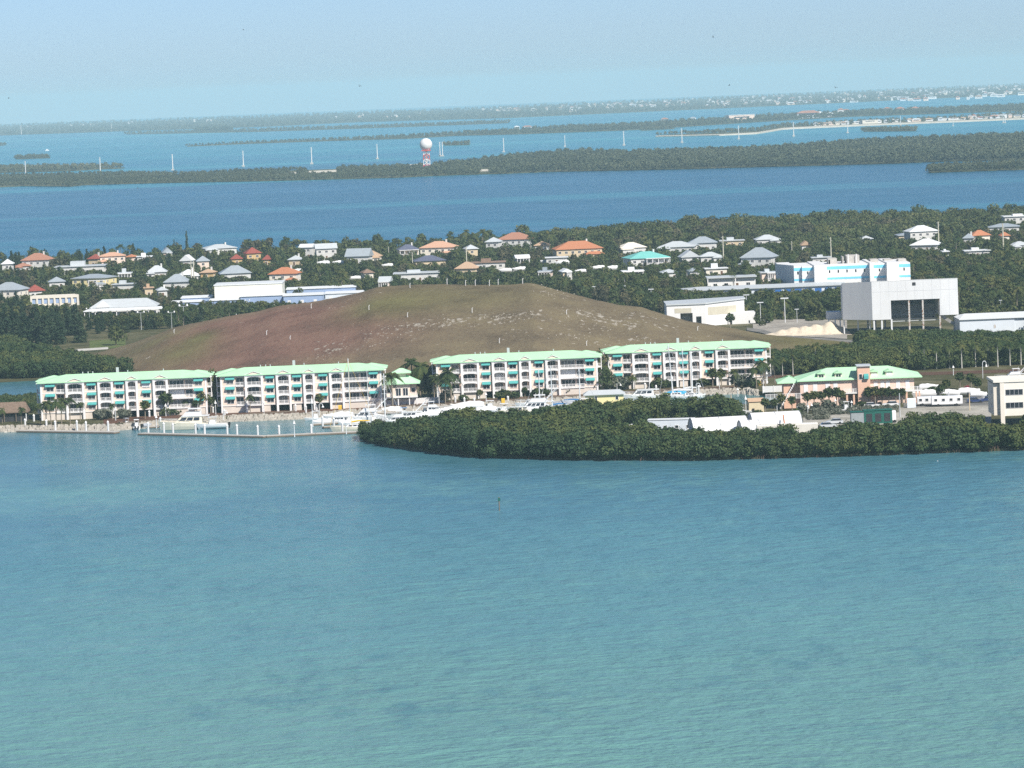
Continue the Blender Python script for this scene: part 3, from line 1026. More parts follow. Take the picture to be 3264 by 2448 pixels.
def house(x0, x1, ye, yt, st, roof, wall, label, kind='hip', d=None, rz=0.0, porch=None, name="house", over=.7, raise_=0.0, keep=None, short=None):
    """a house fitted to its eaves line (x0..x1 at ye) and roof top (yt) in photo pixels"""
    eh = {1: 3.3, 1.5: 4.2, 2: 6.1, 3: 9.0}[st] + raise_
    xm = (x0 + x1) / 2
    p = P(xm, ye, GZ + eh)
    s = F / p.y
    W = (x1 - x0) / s
    d = d or min(15, max(7.5, W * .7))
    slope = (ye - eye(xm)) / F
    rise = max(.9 if kind != 'flat' else .4, (ye - yt) / s - slope * d / 2)
    rise = min(rise, d * .42)
    if not rz and kind != 'flat':
        rz = turn.uniform(-.38, .38)
    root = thing(name, label, "house" if name == "house" else name.replace("_", " "), (p.x, p.y + over, p.z - eh), rz)
    w_ = W - 2 * over
    b = MB()
    b.box(-w_ / 2, w_ / 2, 0, d, -.6, eh)
    b.build("wall", HOUSEW if wall is WHITE else wall, root)
    r = MB()
    if kind == 'hip':
        r.hip(-W / 2, W / 2, -over, d + over, eh + .003, rise, .22)
    elif kind == 'gable':
        r.gable(-W / 2, W / 2, -over, d + over, eh + .003, rise, .22)
    elif kind == 'front':      # gable end towards the viewer
        r.prism_y([(-W / 2, eh), (W / 2, eh), (W / 2, eh + .2), (0, eh + rise + .2), (-W / 2, eh + .2)], -over, d + over)
    else:
        r.box(-W / 2, W / 2, -over, d + over, eh + .003, eh + .35)
        if rise > .9:
            r.box(-W * .2, W * .08, d * .3, d * .7, eh + .35, eh + .35 + rise)
    r.build("roof", roof, root)
    rows = 1 if st < 2 else int(st)
    if kind in ('hip', 'gable') and not porch and W > 9 and turn.random() < .6:      # a lower wing across part of the front
        sd = turn.choice((-1, 1))
        ww, wd, wh = w_ * turn.uniform(.34, .48), turn.uniform(2.2, 3.6), max(2.7, eh - (2.9 if st > 1.6 else .7))
        xc = sd * (w_ / 2 - ww / 2 + .4)
        wg = MB()
        wg.box(xc - ww / 2, xc + ww / 2, -wd, -.01, -.6, wh)
        wo = wg.build("wing", HOUSEW if wall is WHITE else wall, root)
        wr_ = MB()
        wr_.hip(xc - ww / 2 - .5, xc + ww / 2 + .5, -wd - .5, .9, wh, max(.5, wd * .35), .2)
        wr_.build("roof", roof, wo)
        window_mb(1.6, 1.3, 2).build("window", [TRIM, GLASS], wo, loc=(xc - .8, -wd, 1.0))
    if kind == 'hip' and turn.random() < .3:
        ch = MB()
        ch.box(w_ * .2, w_ * .2 + .8, d * .55, d * .55 + .8, eh + .4, eh + rise + 1.1)
        ch.build("chimney", HOUSEW, root)
    if porch:
        m = MB()
        pw = w_ * (.62 if porch == 'right' else 1)
        xa = w_ / 2 - pw
        for k in range(5):
            c = xa + .15 + (pw - .3) * k / 4
            m.box(c - .14, c + .14, -2.4, -2.12, -.4, eh - .25)
        for q in range(rows):
            if q:
                m.box(xa, w_ / 2, -2.45, -.01, q * 2.9 - .25, q * 2.9)
            railing_mb(xa, w_ / 2, -2.4, q * 2.9, 1.0, m)
        m.box(xa - .2, w_ / 2 + .2, -2.7, -.01, eh - .25, eh - .02)
        m.build("porch", TRIM, root)
    wall_windows(root, w_, d, st, rows, kind)
    HOUSES.append((x0 - 2, x1 + 2, min(yt, ye) - 2, keep if keep is not None else ye + eh * s * .38, p.y))
    LANDMARK.append((xm, ye + eh * s, short or label.split(" with ")[0].split(" behind")[0]))
    return root

HS = [
 (63, 156, 830, 808, 2, TERRA, WHITE, "white two storey house with terracotta hip roof near the far left shore"),
 (48, 100, 849, 839, 1, TERRA, WHITE, "low white house with terracotta roof in front of the far left terracotta house"),
 (172, 335, 850, 834, 1.5, PALEROOF, WHITE, "long flat white house with a raised box on its roof", 'flat'),
 (219, 343, 888, 875, 2, GREYROOF, YELLOW, "yellow two storey house with white double porch", 'hip'),
 (-40, 67, 926, 901, 2, GREYROOF, CREAM, "cream house with grey hip roof cut by the left edge"),
 (87, 145, 928, 908, 1, REDROOF, WHITE, "low house with dark red roof beside the cream house"),
 (315, 402, 817, 805, 2, PINKT, PEACH, "peach house with broad pinkish hip roof on the left shore"),
 (276, 316, 826, 811, 1.5, REDROOF, TANW, "small house with dark red roof beside the peach shore house"),
 (397, 424, 820, 812, 1, ORANGE, PEACH, "tiny peach house with orange roof right of the pinkish roof"),
 (465, 532, 868, 846, 1, PALEROOF, WHITE, "small white house with pale pyramid roof among trees"),
 (571, 634, 876, 860, 1, WROOF, WHITE, "white house with bright white hip roof beside twin poles"),
 (519, 600, 900, 873, 1.5, GREYROOF, WHITE, "house with steep grey hip roof in front of twin poles"),
 (500, 537, 926, 915, 1, PALEROOF, WHITE, "tiny white pavilion with pale roof below the steep grey roof"),
 (700, 803, 872, 847, 1.5, GREYROOF, WHITE, "white house with wide dark grey hip roof behind the blue workshop"),
 (652, 758, 792, 779, 1.5, PALEROOF, WHITE, "white roofed house on the shore beneath the tall pines"),
 (734, 776, 826, 811, 1, REDROOF, OCHRE, "low ochre house with dark red roof"),
 (782, 835, 808, 789, 2, REDROOF, OCHRE, "two storey ochre house with red roof near the shore"),
 (835, 862, 828, 813, 1, REDROOF, OCHRE, "small ochre house with red roof right of the two storey ochre house"),
 (571, 613, 832, 813, 1, WROOF, WHITE, "white gabled cottage below the two tall pines", 'front'),
 (634, 680, 870, 858, 1, TANROOF, OCHRE, "low ochre house with tan roof behind the wide grey roof"),
 (852, 948, 874, 853, 2, ORANGE, CREAM, "cream house with orange roof and big front arches"),
 (1004, 1076, 793, 777, 2, PALEROOF, WHITE, "white house with pale gable roof by the shore", 'gable'),
 (1097, 1178, 818, 791, 1.5, GREYROOF, WHITE, "white house with big grey gable roof and a chimney", 'gable'),
 (1147, 1212, 819, 800, 1, TANROOF, CREAM, "cream house with tan hip roof beside the grey gable"),
 (1334, 1447, 790, 770, 2, PINKT, CREAM, "large cream house with peach tiled roof"),
 (1268, 1337, 796, 780, 2, NAVYROOF, TANW, "tan house with slate roof and tall porch columns", 'hip', None, 0, 'all'),
 (1319, 1424, 832, 815, 1.5, NAVYROOF, TANW, "tan house with dark slate roof and arched entry"),
 (1252, 1402, 872, 862, 1.5, PALEROOF, WHITE, "long white clinic with flat roof behind the hill crest", 'flat'),
 (1447, 1519, 857, 836, 1, TANROOF, TANW, "open house with orange tan hip roof beside the pole"),
 (1499, 1613, 838, 826, 1, BROWNR, WHITE, "long white house with brown roof edge", 'flat'),
 (1544, 1592, 772, 757, 2, PALEROOF, WHITE, "white turret wing beside the terracotta villa"),
 (1580, 1690, 764, 742, 2, TERRA, WHITE, "white villa with terracotta roof on the shore"),
 (1769, 1924, 794, 769, 2, ORANGE, TANW, "tan house with bright orange hip roof"),
 (1976, 2064, 790, 773, 1.5, CREAM, WHITE, "white house with beige hip roof beside the orange roof"),
 (2004, 2139, 823, 802, 2, TEALROOF, WHITE, "white house with turquoise hip roof and porch", 'hip', None, 0, 'right'),
 (2095, 2215, 788, 770, 1, PALEROOF, WHITE, "long low house with pale blue grey roof behind the turquoise roof"),
 (2193, 2288, 775, 755, 1.5, GREYROOF, WHITE, "house with high grey hip roof near the woods"),
 (2169, 2232, 820, 786, 1.5, PALEROOF, WHITE, "house with steep pale grey gable facing the marina", 'front'),
 (2230, 2302, 818, 804, 1, PALEROOF, WHITE, "low white house right of the steep pale gable"),
 (2293, 2375, 768, 758, 1, PALEROOF, TANW, "flat pale roofed house at the edge of the woods", 'flat'),
 (2356, 2464, 822, 790, 2, GREYROOF, WHITE, "white house with grey pyramid roof right of the tall concrete pole"),
 (1737, 1812, 822, 817, 1, WROOF, WHITE, "white boat shed with flat white roof below the orange roof", 'flat'),
 (2408, 2490, 764, 749, 1, PALEROOF, WHITE, "white house with pale roof half hidden in the woods"),
 (2896, 2995, 738, 719, 2, WROOF, WHITE, "white house with bright white hip roof on the right"),
 (2861, 2966, 750, 739, 1, GREYROOF, TANW, "tan house with low grey roof in front of the bright white roof"),
 (2898, 2992, 782, 762, 1, WROOF, WHITE, "low white house with a small white pyramid on its roof"),
 (3097, 3161, 751, 734, 1.5, ORANGE, CREAM, "cream house with orange tile roof on the right"),
 (3068, 3104, 760, 745, 1, GREYROOF, WHITE, "small grey roofed house beside the right orange roof"),
 (3189, 3222, 752, 740, 1, ORANGE, CREAM, "small orange roofed house right of the tall tan pole"),
 (3150, 3252, 724, 713, 1, GREYROOF, WHITE, "long grey roofed house behind the orange roofs"),
 (3199, 3310, 690, 683, 2, WROOF, WHITE, "two storey white house with flat white roof at the right edge", 'flat'),
 (3074, 3159, 800, 791, 1, WROOF, WHITE, "long low white building with flat roof beside the lagoon", 'flat'),
 (3003, 3028, 803, 796, 1, WROOF, WHITE, "small white shed left of the long low white building", 'flat'),
 (2586, 2652, 822, 814, 1, PALEROOF, WHITE, "low grey white building behind the jail", 'flat'),
 (2552, 2586, 782, 768, 1, TANROOF, WHITE, "small white house with tan gable in the woods", 'front'),
 (2745, 2785, 762, 752, 1, PALEROOF, WHITE, "pale house nearly hidden in the woods behind the jail"),
 (3225, 3290, 782, 770, 1, PALEROOF, WHITE, "low pale roofed house at the right edge below the orange roofs"),
]
for h in HS:
    house(*h)
# ---------------------------------------------------------------- larger buildings
def keepout(x0, x1, y0, y1, depth, words):
    HOUSES.append((x0, x1, y0, y1, depth))
    LANDMARK.append(((x0 + x1) / 2, y1, words))

def frame_at(px, py, z=GZ):
    """world point on the ground under the pixel and pixels per metre there"""
    p = P(px, py, z)
    return p, F / p.y

# yellow house terrace
p, s = frame_at(316, 940)
t = thing("terrace", "yellow terrace wall with white railing before the yellow house", "terrace", (p.x, p.y - 4, p.z))
m = MB()
m.box(-43 / s, 43 / s, 0, 3.4, -.5, 2.4)
m.build("wall", YELLOW, t)
railing_mb(-43 / s, 43 / s, .02, 2.4).build("balcony_railing", TRIM, t)
yh = thing("porch", "white two storey porch on the yellow house", "porch", (P(311, 935, GZ).x, P(311, 935, GZ).y - .6, P(311, 935, GZ).z))
m = MB()
for k in range(3):
    m.box(-4.2 + k * 4.1, -3.9 + k * 4.1, -.2, .1, 0, 6.4)
m.box(-4.4, 4.5, -.3, 1.9, 3.0, 3.3)
m.box(-4.4, 4.5, -.3, 1.9, 6.2, 6.4)
m.build("column", TRIM, yh)
for z in (.2, 3.3):
    railing_mb(-4, 4.2, -.1, z).build("balcony_railing", TRIM, yh)

# white arcade building with blue shutters (left)
p, s = frame_at(175, 985)
t = thing("shop_building", "white flat roofed building with blue arcade windows above the dark trees", "building", (p.x, p.y, p.z))
W = 154 / s
m = MB()
m.box(-W / 2, W / 2, .6, 12, -.5, 6.0)
m.box(-W / 2, W / 2, 0, .6, 5.0, 6.3)
for k in range(9):
    c = -W / 2 + .4 + (W - .8) * k / 8
    m.box(c - .4, c + .4, 0, .6, -.5, 5.0)
m.build("wall", CREAM, t)
for k in range(8):
    c = -W / 2 + W * (k + .5) / 8
    b = MB()
    b.box(c - .8, c + .8, .5, .58, 2.6, 4.8)
    b.build("window", BLUEW, t)
keepout(98, 252, 936, 968, p.y, "white arcade building")

# long grey gabled hall with hipped left end
p, s = frame_at(395, 1010)
t = thing("assembly_hall", "white hall with long grey gable roof beside the sports lights", "hall", (p.x, p.y, p.z))
W = 205 / s
m = MB()
m.box(-W / 2, W / 2, 0, 14, -.5, 4.2)
m.build("wall", WHITE, t)
m = MB()
m.hip(-W / 2 - .8, W / 2 + .8, -.8, 14.8, 4.2, 3.1, .25, inset=5)
m.build("roof", PALEROOF, t)
m = MB()
m.prism_y([(-W / 2 + 2, 4.5), (-W / 2 + 8, 4.5), (-W / 2 + 5, 7.2)], -1.5, 3)
m.build("gable", [WHITE], t)
m = MB()
m.hip(-W / 2 - 3, W / 2 + 6, -6, -.9, 3.1, .8, .3)
o = m.build("canopy_roof", WROOF, t)
m = MB()
for k in range(9):
    m.box(-W / 2 - 2.6 + k * 4.6, -W / 2 - 2.3 + k * 4.6, -5.6, -5.3, -.4, 3.1)
m.build("column", TRIM, t)
wall_windows(t, W, 14, 1, 1, '', 1.6, 1.5, 3.6)
keepout(288, 510, 944, 992, p.y, "grey gabled hall")

# blue and white workshop complex
p, s = frame_at(790, 980)
t = thing("workshop_building", "large cream windowless hall with pale blue lower wings left of the hill", "workshop", (p.x, p.y, p.z))
def bx(px0, px1, yy0, yy1, y0, dd, mi, m):
    """a block seen from px0 to px1, its top edge at yy0 and foot at yy1 (photo pixels), y0 behind the front"""
    q = F / (p.y + y0)
    xa, xb = (px0 - 790) / q, (px1 - 790) / q
    zt = (P(790, 980, GZ).z + 0) + 0
    m.box(xa, xb, y0, y0 + dd, -.6, yy1, mi)
hall = MB()
bx(681, 897, 0, 9.6, 10, 22, 0, hall)
hall.build("wall", mat("pale_cream_cladding", (.78, .76, .66), .6, .3, .05, .4), t)
rf = MB()
q = F / (p.y + 10)
rf.box((681 - 790) / q - .3, (897 - 790) / q + .3, 9.7, 32.3, 9.6, 10.0)
rf.build("roof", WROOF, t)
for nm, px0, px1, top, y0, dd, wm in (("wing", 766, 905, 4.6, 3, 6.9, BLUEW), ("wing", 905, 1030, 4.3, 0, 14, BLUEW), ("wing", 900, 1120, 5.4, 34, 10, BLUEW), ("wing", 1030, 1150, 3.6, 18, 12, PALEBLUE),
                                      ("wing", 668, 760, 3.4, 2, 7.5, BLUEW), ("wing", 573, 668, 4.4, 14, 12, BLUEW), ("wing", 545, 640, 3.0, 6, 7.5, BLUEW)):
    w_ = MB()
    bx(px0, px1, 0, top, y0, dd, 0, w_)
    o = w_.build(nm, wm, t)
    q = F / (p.y + y0)
    r_ = MB()
    r_.hip((px0 - 790) / q - .4, (px1 - 790) / q + .4, y0 - .4, y0 + dd - .02, top, .7, .22, inset=.4)
    r_.build("roof", WROOF, o)
    if px1 - px0 > 110:
        d_ = MB()
        for k in range(3):
            a = (px0 - 790) / q + (px1 - px0) / q * (k + .3) / 3
            d_.box(a, a + 1.4, y0 - .05, y0 + .02, -.2, 2.4)
        d_.build("door", WHITE, o)
keepout(545, 1150, 884, 960, p.y + 5, "blue and cream workshop")

# incinerator hall
p, s = frame_at(2782, 1068)
sl = 2781
def X(px):
    return (px - sl) / s
t = thing("incinerator_building", "huge pale grey industrial hall on stilts with a big square opening", "industrial hall", (p.x, p.y, p.z))
DP = 26
z_top, z_bot = 18.9, 5.3
m = MB()
m.box(X(2782), X(2842), 0, DP, z_bot, z_top - 2)
m.box(X(2842), X(2998), 0, DP, 12.0, z_top - 2)
m.box(X(2998), X(3057), 0, DP, z_bot + .8, z_top - 2)
m.box(X(2782), X(3057), .004, .4, z_top - 2, z_top)
m.box(X(2842), X(2998), DP - .5, DP - .02, z_bot, 12.0)
for k in range(1, 10):                                               # joints between the cladding panels
    a = X(2782) + (X(3057) - X(2782)) * k / 10
    lo = 12.1 if X(2842) < a < X(2998) else z_bot + .9
    m.box(a - .06, a + .06, -.02, .003, lo, z_top - .1, 1)
for zz in (15.2,):
    m.box(X(2784), X(3055), -.03, .002, zz - .06, zz + .06, 1)
m.build("wall", [METALW, mat("cladding_joint", (.62, .63, .64), .7, .2, .1, 1)], t)
m = MB()
m.box(X(2842), X(2998), 8, DP - .6, 4.4, 5.0)
m.box(X(2842), X(2998), 15, 15.3, 5.0, 9.4)
m.build("deck", CONC, t)
m = MB()
for k in range(7):
    a = X(2842) + .5 + k * 1.8
    m.tube([(a, 14, 5.4), (a + 2.6, 14.4, 11.6)], .14, 5)
m.box(X(2842), X(2998), 11.5, 11.8, 6.0, 6.25)
m.box(X(2842), X(2998), 2, 2.2, 4.3, 4.55)
m.build("brace", STEEL, t)
for a, zt in ((2787, 5.3), (2843, 5.3), (2900, 11.9), (2944, 11.9), (2998, 11.9), (2812, 5.3)):
    for yy in ((.3, DP - 1) if zt < 6 else (.3,)):
        c = MB()
        c.box(X(a) - .28, X(a) + .28, yy, yy + .5, -.6, zt)
        c.build("column", RUST if a in (2900, 2944, 2998) else METALW, t)
m = MB()
m.box(X(2782), X(3057), -.05, .45, z_top, z_top + .12)
m.build("roof", METALW, t)
m = MB()
m.box(X(2912), X(2923), -.08, .02, z_top - 1.9, z_top - .8)
m.build("vent", DARK, t)
m = MB()
m.box(X(2655) , X(2694), 8, 22, -.6, 5.0)
m.build("lean_to", METALW, t) if False else None
# the left, angled part of the hall
m = MB()
m.add([(X(2782), 0, z_bot), (X(2695), 9, z_bot), (X(2695), 16, z_bot), (X(2782), DP, z_bot), (X(2782), 0, z_top), (X(2695), 9, z_top - .5), (X(2695), 16, z_top - 2), (X(2782), DP, z_top - 2)],
      [(1, 0, 4, 5), (2, 1, 5, 6), (3, 2, 6, 7), (4, 7, 6, 5), (0, 1, 2, 3)])
m.build("annex", METALW, t)
for a, yy in ((2698, 9.5), (2740, 6.0), (2775, 2)):
    c = MB()
    c.box(X(a) - .2, X(a) + .2, yy, yy + .4, -.6, z_bot)
    c.build("column", METALW, t)
m = MB()
m.box(X(2652), X(2696), 18, 26, 5.0, 7.6)
o = m.build("canopy", METALW, t)
m = MB()
for a in (2655, 2676, 2692):
    m.box(X(a) - .2, X(a) + .2, 18.2, 18.6, -.6, 5.0)
m.build("column", POLEW, o)
# conveyor ramp on the right
m = MB()
m.add([(X(3005), 2, 5.0), (X(3060), -1, .8), (X(3060), 1.4, .8), (X(3005), 4.4, 5.0), (X(3005), 2, 6.4), (X(3060), -1, 2.0), (X(3060), 1.4, 2.0), (X(3005), 4.4, 6.4)],
      [(0, 1, 5, 4), (1, 2, 6, 5), (2, 3, 7, 6), (3, 0, 4, 7), (4, 5, 6, 7), (0, 3, 2, 1)])
m.box(X(3040), X(3098), -2, 1, -.2, .9)
m.build("ramp", CONC, t)
keepout(2652, 3060, 826, 1045, p.y, "grey incinerator hall")

# low white warehouse right of it
p, s = frame_at(3170, 1062)
t = thing("warehouse", "low white metal warehouse with white gable roof right of the incinerator hall", "warehouse", (p.x, p.y, p.z))
m = MB()
m.box(-110 / s, 65 / s, 0, 20, -.6, 5.1)
m.box(65 / s, 160 / s, .3, 20, -.6, 5.0)
m.build("wall", PALEBLUE, t)
m = MB()
m.hip(-112 / s, 162 / s, -.6, 20.6, 5.1, 1.3, .25, inset=3)
m.build("roof", WROOF, t)
m = MB()
m.box(-2 / s, 4 / s, -.06, .02, 1.8, 3.0)
m.build("window", RUST, t)
keepout(3050, 3270, 980, 1048, p.y, "white warehouse")

# the jail
p, s = frame_at(2700, 930)
t = thing("jail_building", "bright white three storey block with sky blue bands", "institutional building", (p.x, p.y, p.z))
def XJ(px):
    return (px - 2700) / s
segs = [(2494, 2537, 26, 0), (2537, 2562, 8, 1), (2562, 2598, 6, 1), (2598, 2638, 0, 0), (2638, 2778, 9, 1), (2778, 2790, 4, 0), (2790, 2830, 6, 1), (2830, 2868, 0, 0), (2868, 2908, 5, 1)]
HJ = 11.2
m = MB()
band = MB()
for a, b, y0, kind in segs:
    h = HJ + (.5 if kind == 0 else 0)
    m.box(XJ(a), XJ(b), y0, 40, -.6, h)
    if kind == 1:
        band.box(XJ(a) + .02, XJ(b) - .02, y0 - .06, y0 + .02, HJ - 1.9, HJ - .6)
        band.box(XJ(a) + .02, XJ(b) - .02, y0 - .06, y0 + .02, HJ - 6.2, HJ - 5.3)
m.add([(XJ(2494), 26, -.6), (XJ(2537), 8, -.6), (XJ(2537), 26, -.6), (XJ(2494), 26, HJ + .5), (XJ(2537), 8, HJ + .5), (XJ(2537), 26, HJ + .5)], [(0, 1, 4, 3), (1, 2, 5, 4), (3, 4, 5)])
m.build("wall", WHITE, t)
band.build("stripe", SKYBLUE, t)
for a, b, y0, kind in segs:
    if kind == 1:
        n = max(1, int((b - a) / 24))
        for k in range(n):
            xx = XJ(a + (b - a) * (k + .5) / n)
            for zz in (HJ - 3.4,):
                w2 = MB()
                w2.box(xx - .3, xx + .3, y0 - .05, y0 + .02, zz, zz + 1.2)
                w2.build("window", GLASS, t)
m = MB()
for a, b, h in ((2654, 2682, 2.4), (2700, 2704, 3.0), (2712, 2755, 3.4), (2655, 2660, 1.8), (2790, 2815, 1.3), (2835, 2862, 1.0), (2880, 2905, 1.0)):
    m.box(XJ(a), XJ(b), 18, 26, HJ, HJ + h)
m.build("rooftop_plant", CONC, t)
m = MB()
for a in (2718, 2744):
    m.tube([(XJ(a), 17, HJ), (XJ(a), 17, HJ + 4)], .2, 6)
m.build("chimney", WHITE, t)
m = MB()
m.box(XJ(2690), XJ(2905), -14, -.02, -.6, 3.6)
m.build("entrance_wing", WHITE, t)
keepout(2490, 2912, 815, 905, p.y, "white and blue jail block")

# long low blue building in front of the jail
p, s = frame_at(2430, 946)
t = thing("school_building", "long low building with grey roof and blue doors in front of the jail", "building", (p.x, p.y, p.z))
m = MB()
m.box(-265 / s, 270 / s, 0, 16, -.6, 3.6)
m.build("wall", PALEBLUE, t)
m = MB()
m.hip(-268 / s, 273 / s, -.8, 16.8, 3.6, .9, .35)
m.build("roof", PALEROOF, t)
for k in range(12):
    a = -120 / s + k * 32 / s
    d_ = MB()
    d_.box(a, a + 22 / s, -.06, .02, .2, 2.7)
    d_.build("door", BLUEP if k > 3 else GLASS, t)
keepout(2165, 2700, 900, 922, p.y, "long blue and grey school building")

# white flat building behind it, left
p, s = frame_at(2333, 918)
t = thing("clinic_building", "white flat roofed building with wide overhang above the royal palms", "building", (p.x, p.y, p.z))
m = MB()
m.box(-76 / s, 76 / s, 0, 12, -.6, 4.6)
m.build("wall", WHITE, t)
m = MB()
m.box(-80 / s, 80 / s, -1.6, 12.5, 4.6, 5.1)
m.build("roof", PALEROOF, t)
m = MB()
m.box(-78 / s, -75 / s, -1.4, -1, -.5, 4.6)
m.box(10 / s, 13 / s, -1.4, -1, -.5, 4.6)
m.build("column", TRIM, t)
wall_windows(t, 140 / s, 12, 1, 1, '', 1.8, 1.3, 4.5)
keepout(2254, 2412, 880, 910, p.y, "white flat roofed clinic")

# maintenance building at the foot of the hill
p, s = frame_at(2190, 1042)
t = thing("maintenance_building", "white metal garage with dark open bay doors at the foot of the hill", "garage", (p.x, p.y, p.z))
t.scale = (1, 1, 1.26)
HM = 6.6
def XM(px):
    return (px - 2190) / s
m = MB()
for a, b in ((2127, 2134), (2150, 2170), (2209, 2220), (2237, 2251)):
    m.box(XM(a), XM(b), 0, .4, -1.5, HM)
m.box(XM(2134), XM(2150), 0, .4, 2.6, HM)
m.box(XM(2170), XM(2209), 0, .4, 4.1, HM)
m.box(XM(2220), XM(2237), 0, .4, 3.0, HM)
m.box(XM(2127), XM(2251), 8, 22, -1.5, HM)
m.add([(XM(2251), 0, -1.5), (XM(2380), 10, -1.5), (XM(2380), 22, -1.5), (XM(2251), 22, -1.5), (XM(2251), 0, HM), (XM(2380), 10, HM + .6), (XM(2380), 22, HM + .6), (XM(2251), 22, HM)],
      [(0, 1, 5, 4), (1, 2, 6, 5), (2, 3, 7, 6)])
m.box(XM(2127), XM(2131), .4, 8, -1.5, HM)
m.build("wall", WHITE, t)
m = MB()
m.add([(XM(2125), -.4, HM), (XM(2252), -.4, HM), (XM(2384), 9.6, HM + .62), (XM(2384), 22.5, HM + .62), (XM(2125), 22.5, HM),
       (XM(2125), -.4, HM + .4), (XM(2252), -.4, HM + .4), (XM(2384), 9.6, HM + 1), (XM(2384), 22.5, HM + 1), (XM(2125), 22.5, HM + .4)],
      [(5, 6, 9), (6, 7, 8, 9), (0, 1, 6, 5), (1, 2, 7, 6), (2, 3, 8, 7), (4, 0, 5, 9), (0, 4, 1), (1, 4, 3, 2)])
m.build("roof", PALEROOF, t)
def onside(f, z):      # a spot on the slanted right-hand wall
    return (XM(2251) + (XM(2380) - XM(2251)) * f - .08, 10 * f - .1, z)
m = MB()
m.poly([onside(.06, 3.2), onside(.80, 3.2), onside(.80, 5.6), onside(.06, 5.6)])
m.build("panel", mat("beige_panel", (.58, .54, .43), .7, .2, .1, .6), t)
m = MB()
m.box(XM(2152), XM(2206), -.05, .02, 4.2, 5.6)
m.build("panel", mat("beige_panel", (.58, .54, .43)), t)
m = MB()
m.box(XM(2385 - 60), XM(2412), 5, 15, -1.5, 3.4)
o = m.build("annex", WHITE, t)
m = MB()
m.box(XM(2332), XM(2337), 4.93, 5.02, -.6, 1.6)
m.box(XM(2390), XM(2394), 4.93, 5.02, .2, 1.0)
m.build("door", GLASS, o)
keepout(2127, 2412, 955, 1040, p.y, "white garage by the hill")

# clubhouse between the second and third blocks
p = at_depth(1255, 1330, 1178)
t = thing("clubhouse", "small peach clubhouse with mint roof and cupola between two apartment blocks", "clubhouse", (p.x, 1178, GZ + drop(p.x, 1178)))
m = MB()
m.box(0, 5.2, 0, 7, 2.6, 6.3)
m.box(-2.0, 0, 1.4, 7, 2.6, 6.2)
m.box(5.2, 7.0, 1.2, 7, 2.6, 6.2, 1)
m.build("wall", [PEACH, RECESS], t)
m = MB()
m.box(-2.2, 7.4, -.9, 1.19, 2.3, 2.6)
m.box(-2.2, 7.2, 1.2, 7.2, 2.3, 2.59)
m.build("deck", TRIM, t)
for a in (-2, 1.6, 4.9, 7.1):
    c = MB()
    c.box(a - .15, a + .15, -.6, -.3, -.4, 2.3)
    c.build("column", TRIM, t)
m = MB()
m.hip(-3, 8.2, -1.0, 8, 6.3, 2.4, .25, inset=4.2)
m.build("roof", MINT, t)
m = MB()
m.box(1.2, 4.0, 2.2, 4.8, 7.0, 9.4)
cu = m.build("cupola", PEACH, t)
m = MB()
m.hip(-.2, 5.6, 1.0, 6, 9.4, 1.2, .22, inset=2.4)
m.build("roof", MINT, cu)
for a in (.9, 3.0):
    window_mb(1.6, 2.4, 2).build("window", [TRIM, GLASS], t, loc=(a, 0, 2.75))
window_mb(1.2, 1.4, 1).build("window", [TRIM, GLASS], t, loc=(5.5, 1.2, 3.6))
window_mb(1.1, 1.4, 1).build("window", [TRIM, GLASS], t, loc=(-1.6, 1.4, 3.6))
railing_mb(5.2, 7.3, -.85, 2.6).build("balcony_railing", TRIM, t)
railing_mb(-2.1, 0, -.85, 2.6).build("balcony_railing", TRIM, t)

# marina store with dormers
p, s = frame_at(2730, 1290)
ST = p
t = thing("marina_store", "peach marina store with mint hip roof, dormers and square tower", "store", (p.x, p.y, p.z), -.03)
def XS(px):
    return (px - 2730) / s
HE = 7.1
m = MB()
m.box(XS(2552), XS(2750), 0, 15, 3.6, HE)
m.box(XS(2775), XS(2916), .3, 15, 3.6, HE)
m.box(XS(2552), XS(2690), .4, 15, -.5, 3.6)
m.box(XS(2690), XS(2735), 4, 15, -.5, 3.6, 1)
m.box(XS(2775), XS(2885), .5, 15, -.5, 3.6)
m.box(XS(2500), XS(2552), 2, 14, -.5, HE - .2, 1)
m.build("wall", [STOREP, DEEPPEACH], t)
m = MB()
m.box(XS(2735), XS(2775), -2.2, 3, -.5, 10.9)
tw = m.build("tower", DEEPPEACH, t)
m = MB()
m.box(XS(2732), XS(2778), -2.7, 3.4, 10.9, 11.2)
m.build("roof", PALEROOF, tw)
m = MB()
aw_pr = [(-.02, 1.5), (-.5, 1.35), (-.85, .9), (-.9, .1)]
vs = [(x_, y_, z_) for x_ in (0, 1.3) for y_, z_ in aw_pr] + [(0, -.02, .1), (1.3, -.02, .1)]
m.add(vs, [(i, i + 4, i + 5, i + 1) for i in range(3)] + [(0, 1, 2, 3, 8), (7, 6, 5, 4, 9)])
m.build("awning", TEAL, tw, loc=(XS(2755), -2.2, 7.3))
window_mb(1.0, 1.6, 1).build("window", [TRIM, GLASS], tw, loc=(XS(2739), -2.2, 7.2))
m = MB()
m.hip(XS(2542), XS(2942), -.9, 16.5, HE, 2.75, .28, inset=9)
m.hip(XS(2480), XS(2560), 1.2, 14.6, HE - .5, 1.5, .25, inset=4)
rf = m.build("roof", MINT, t)
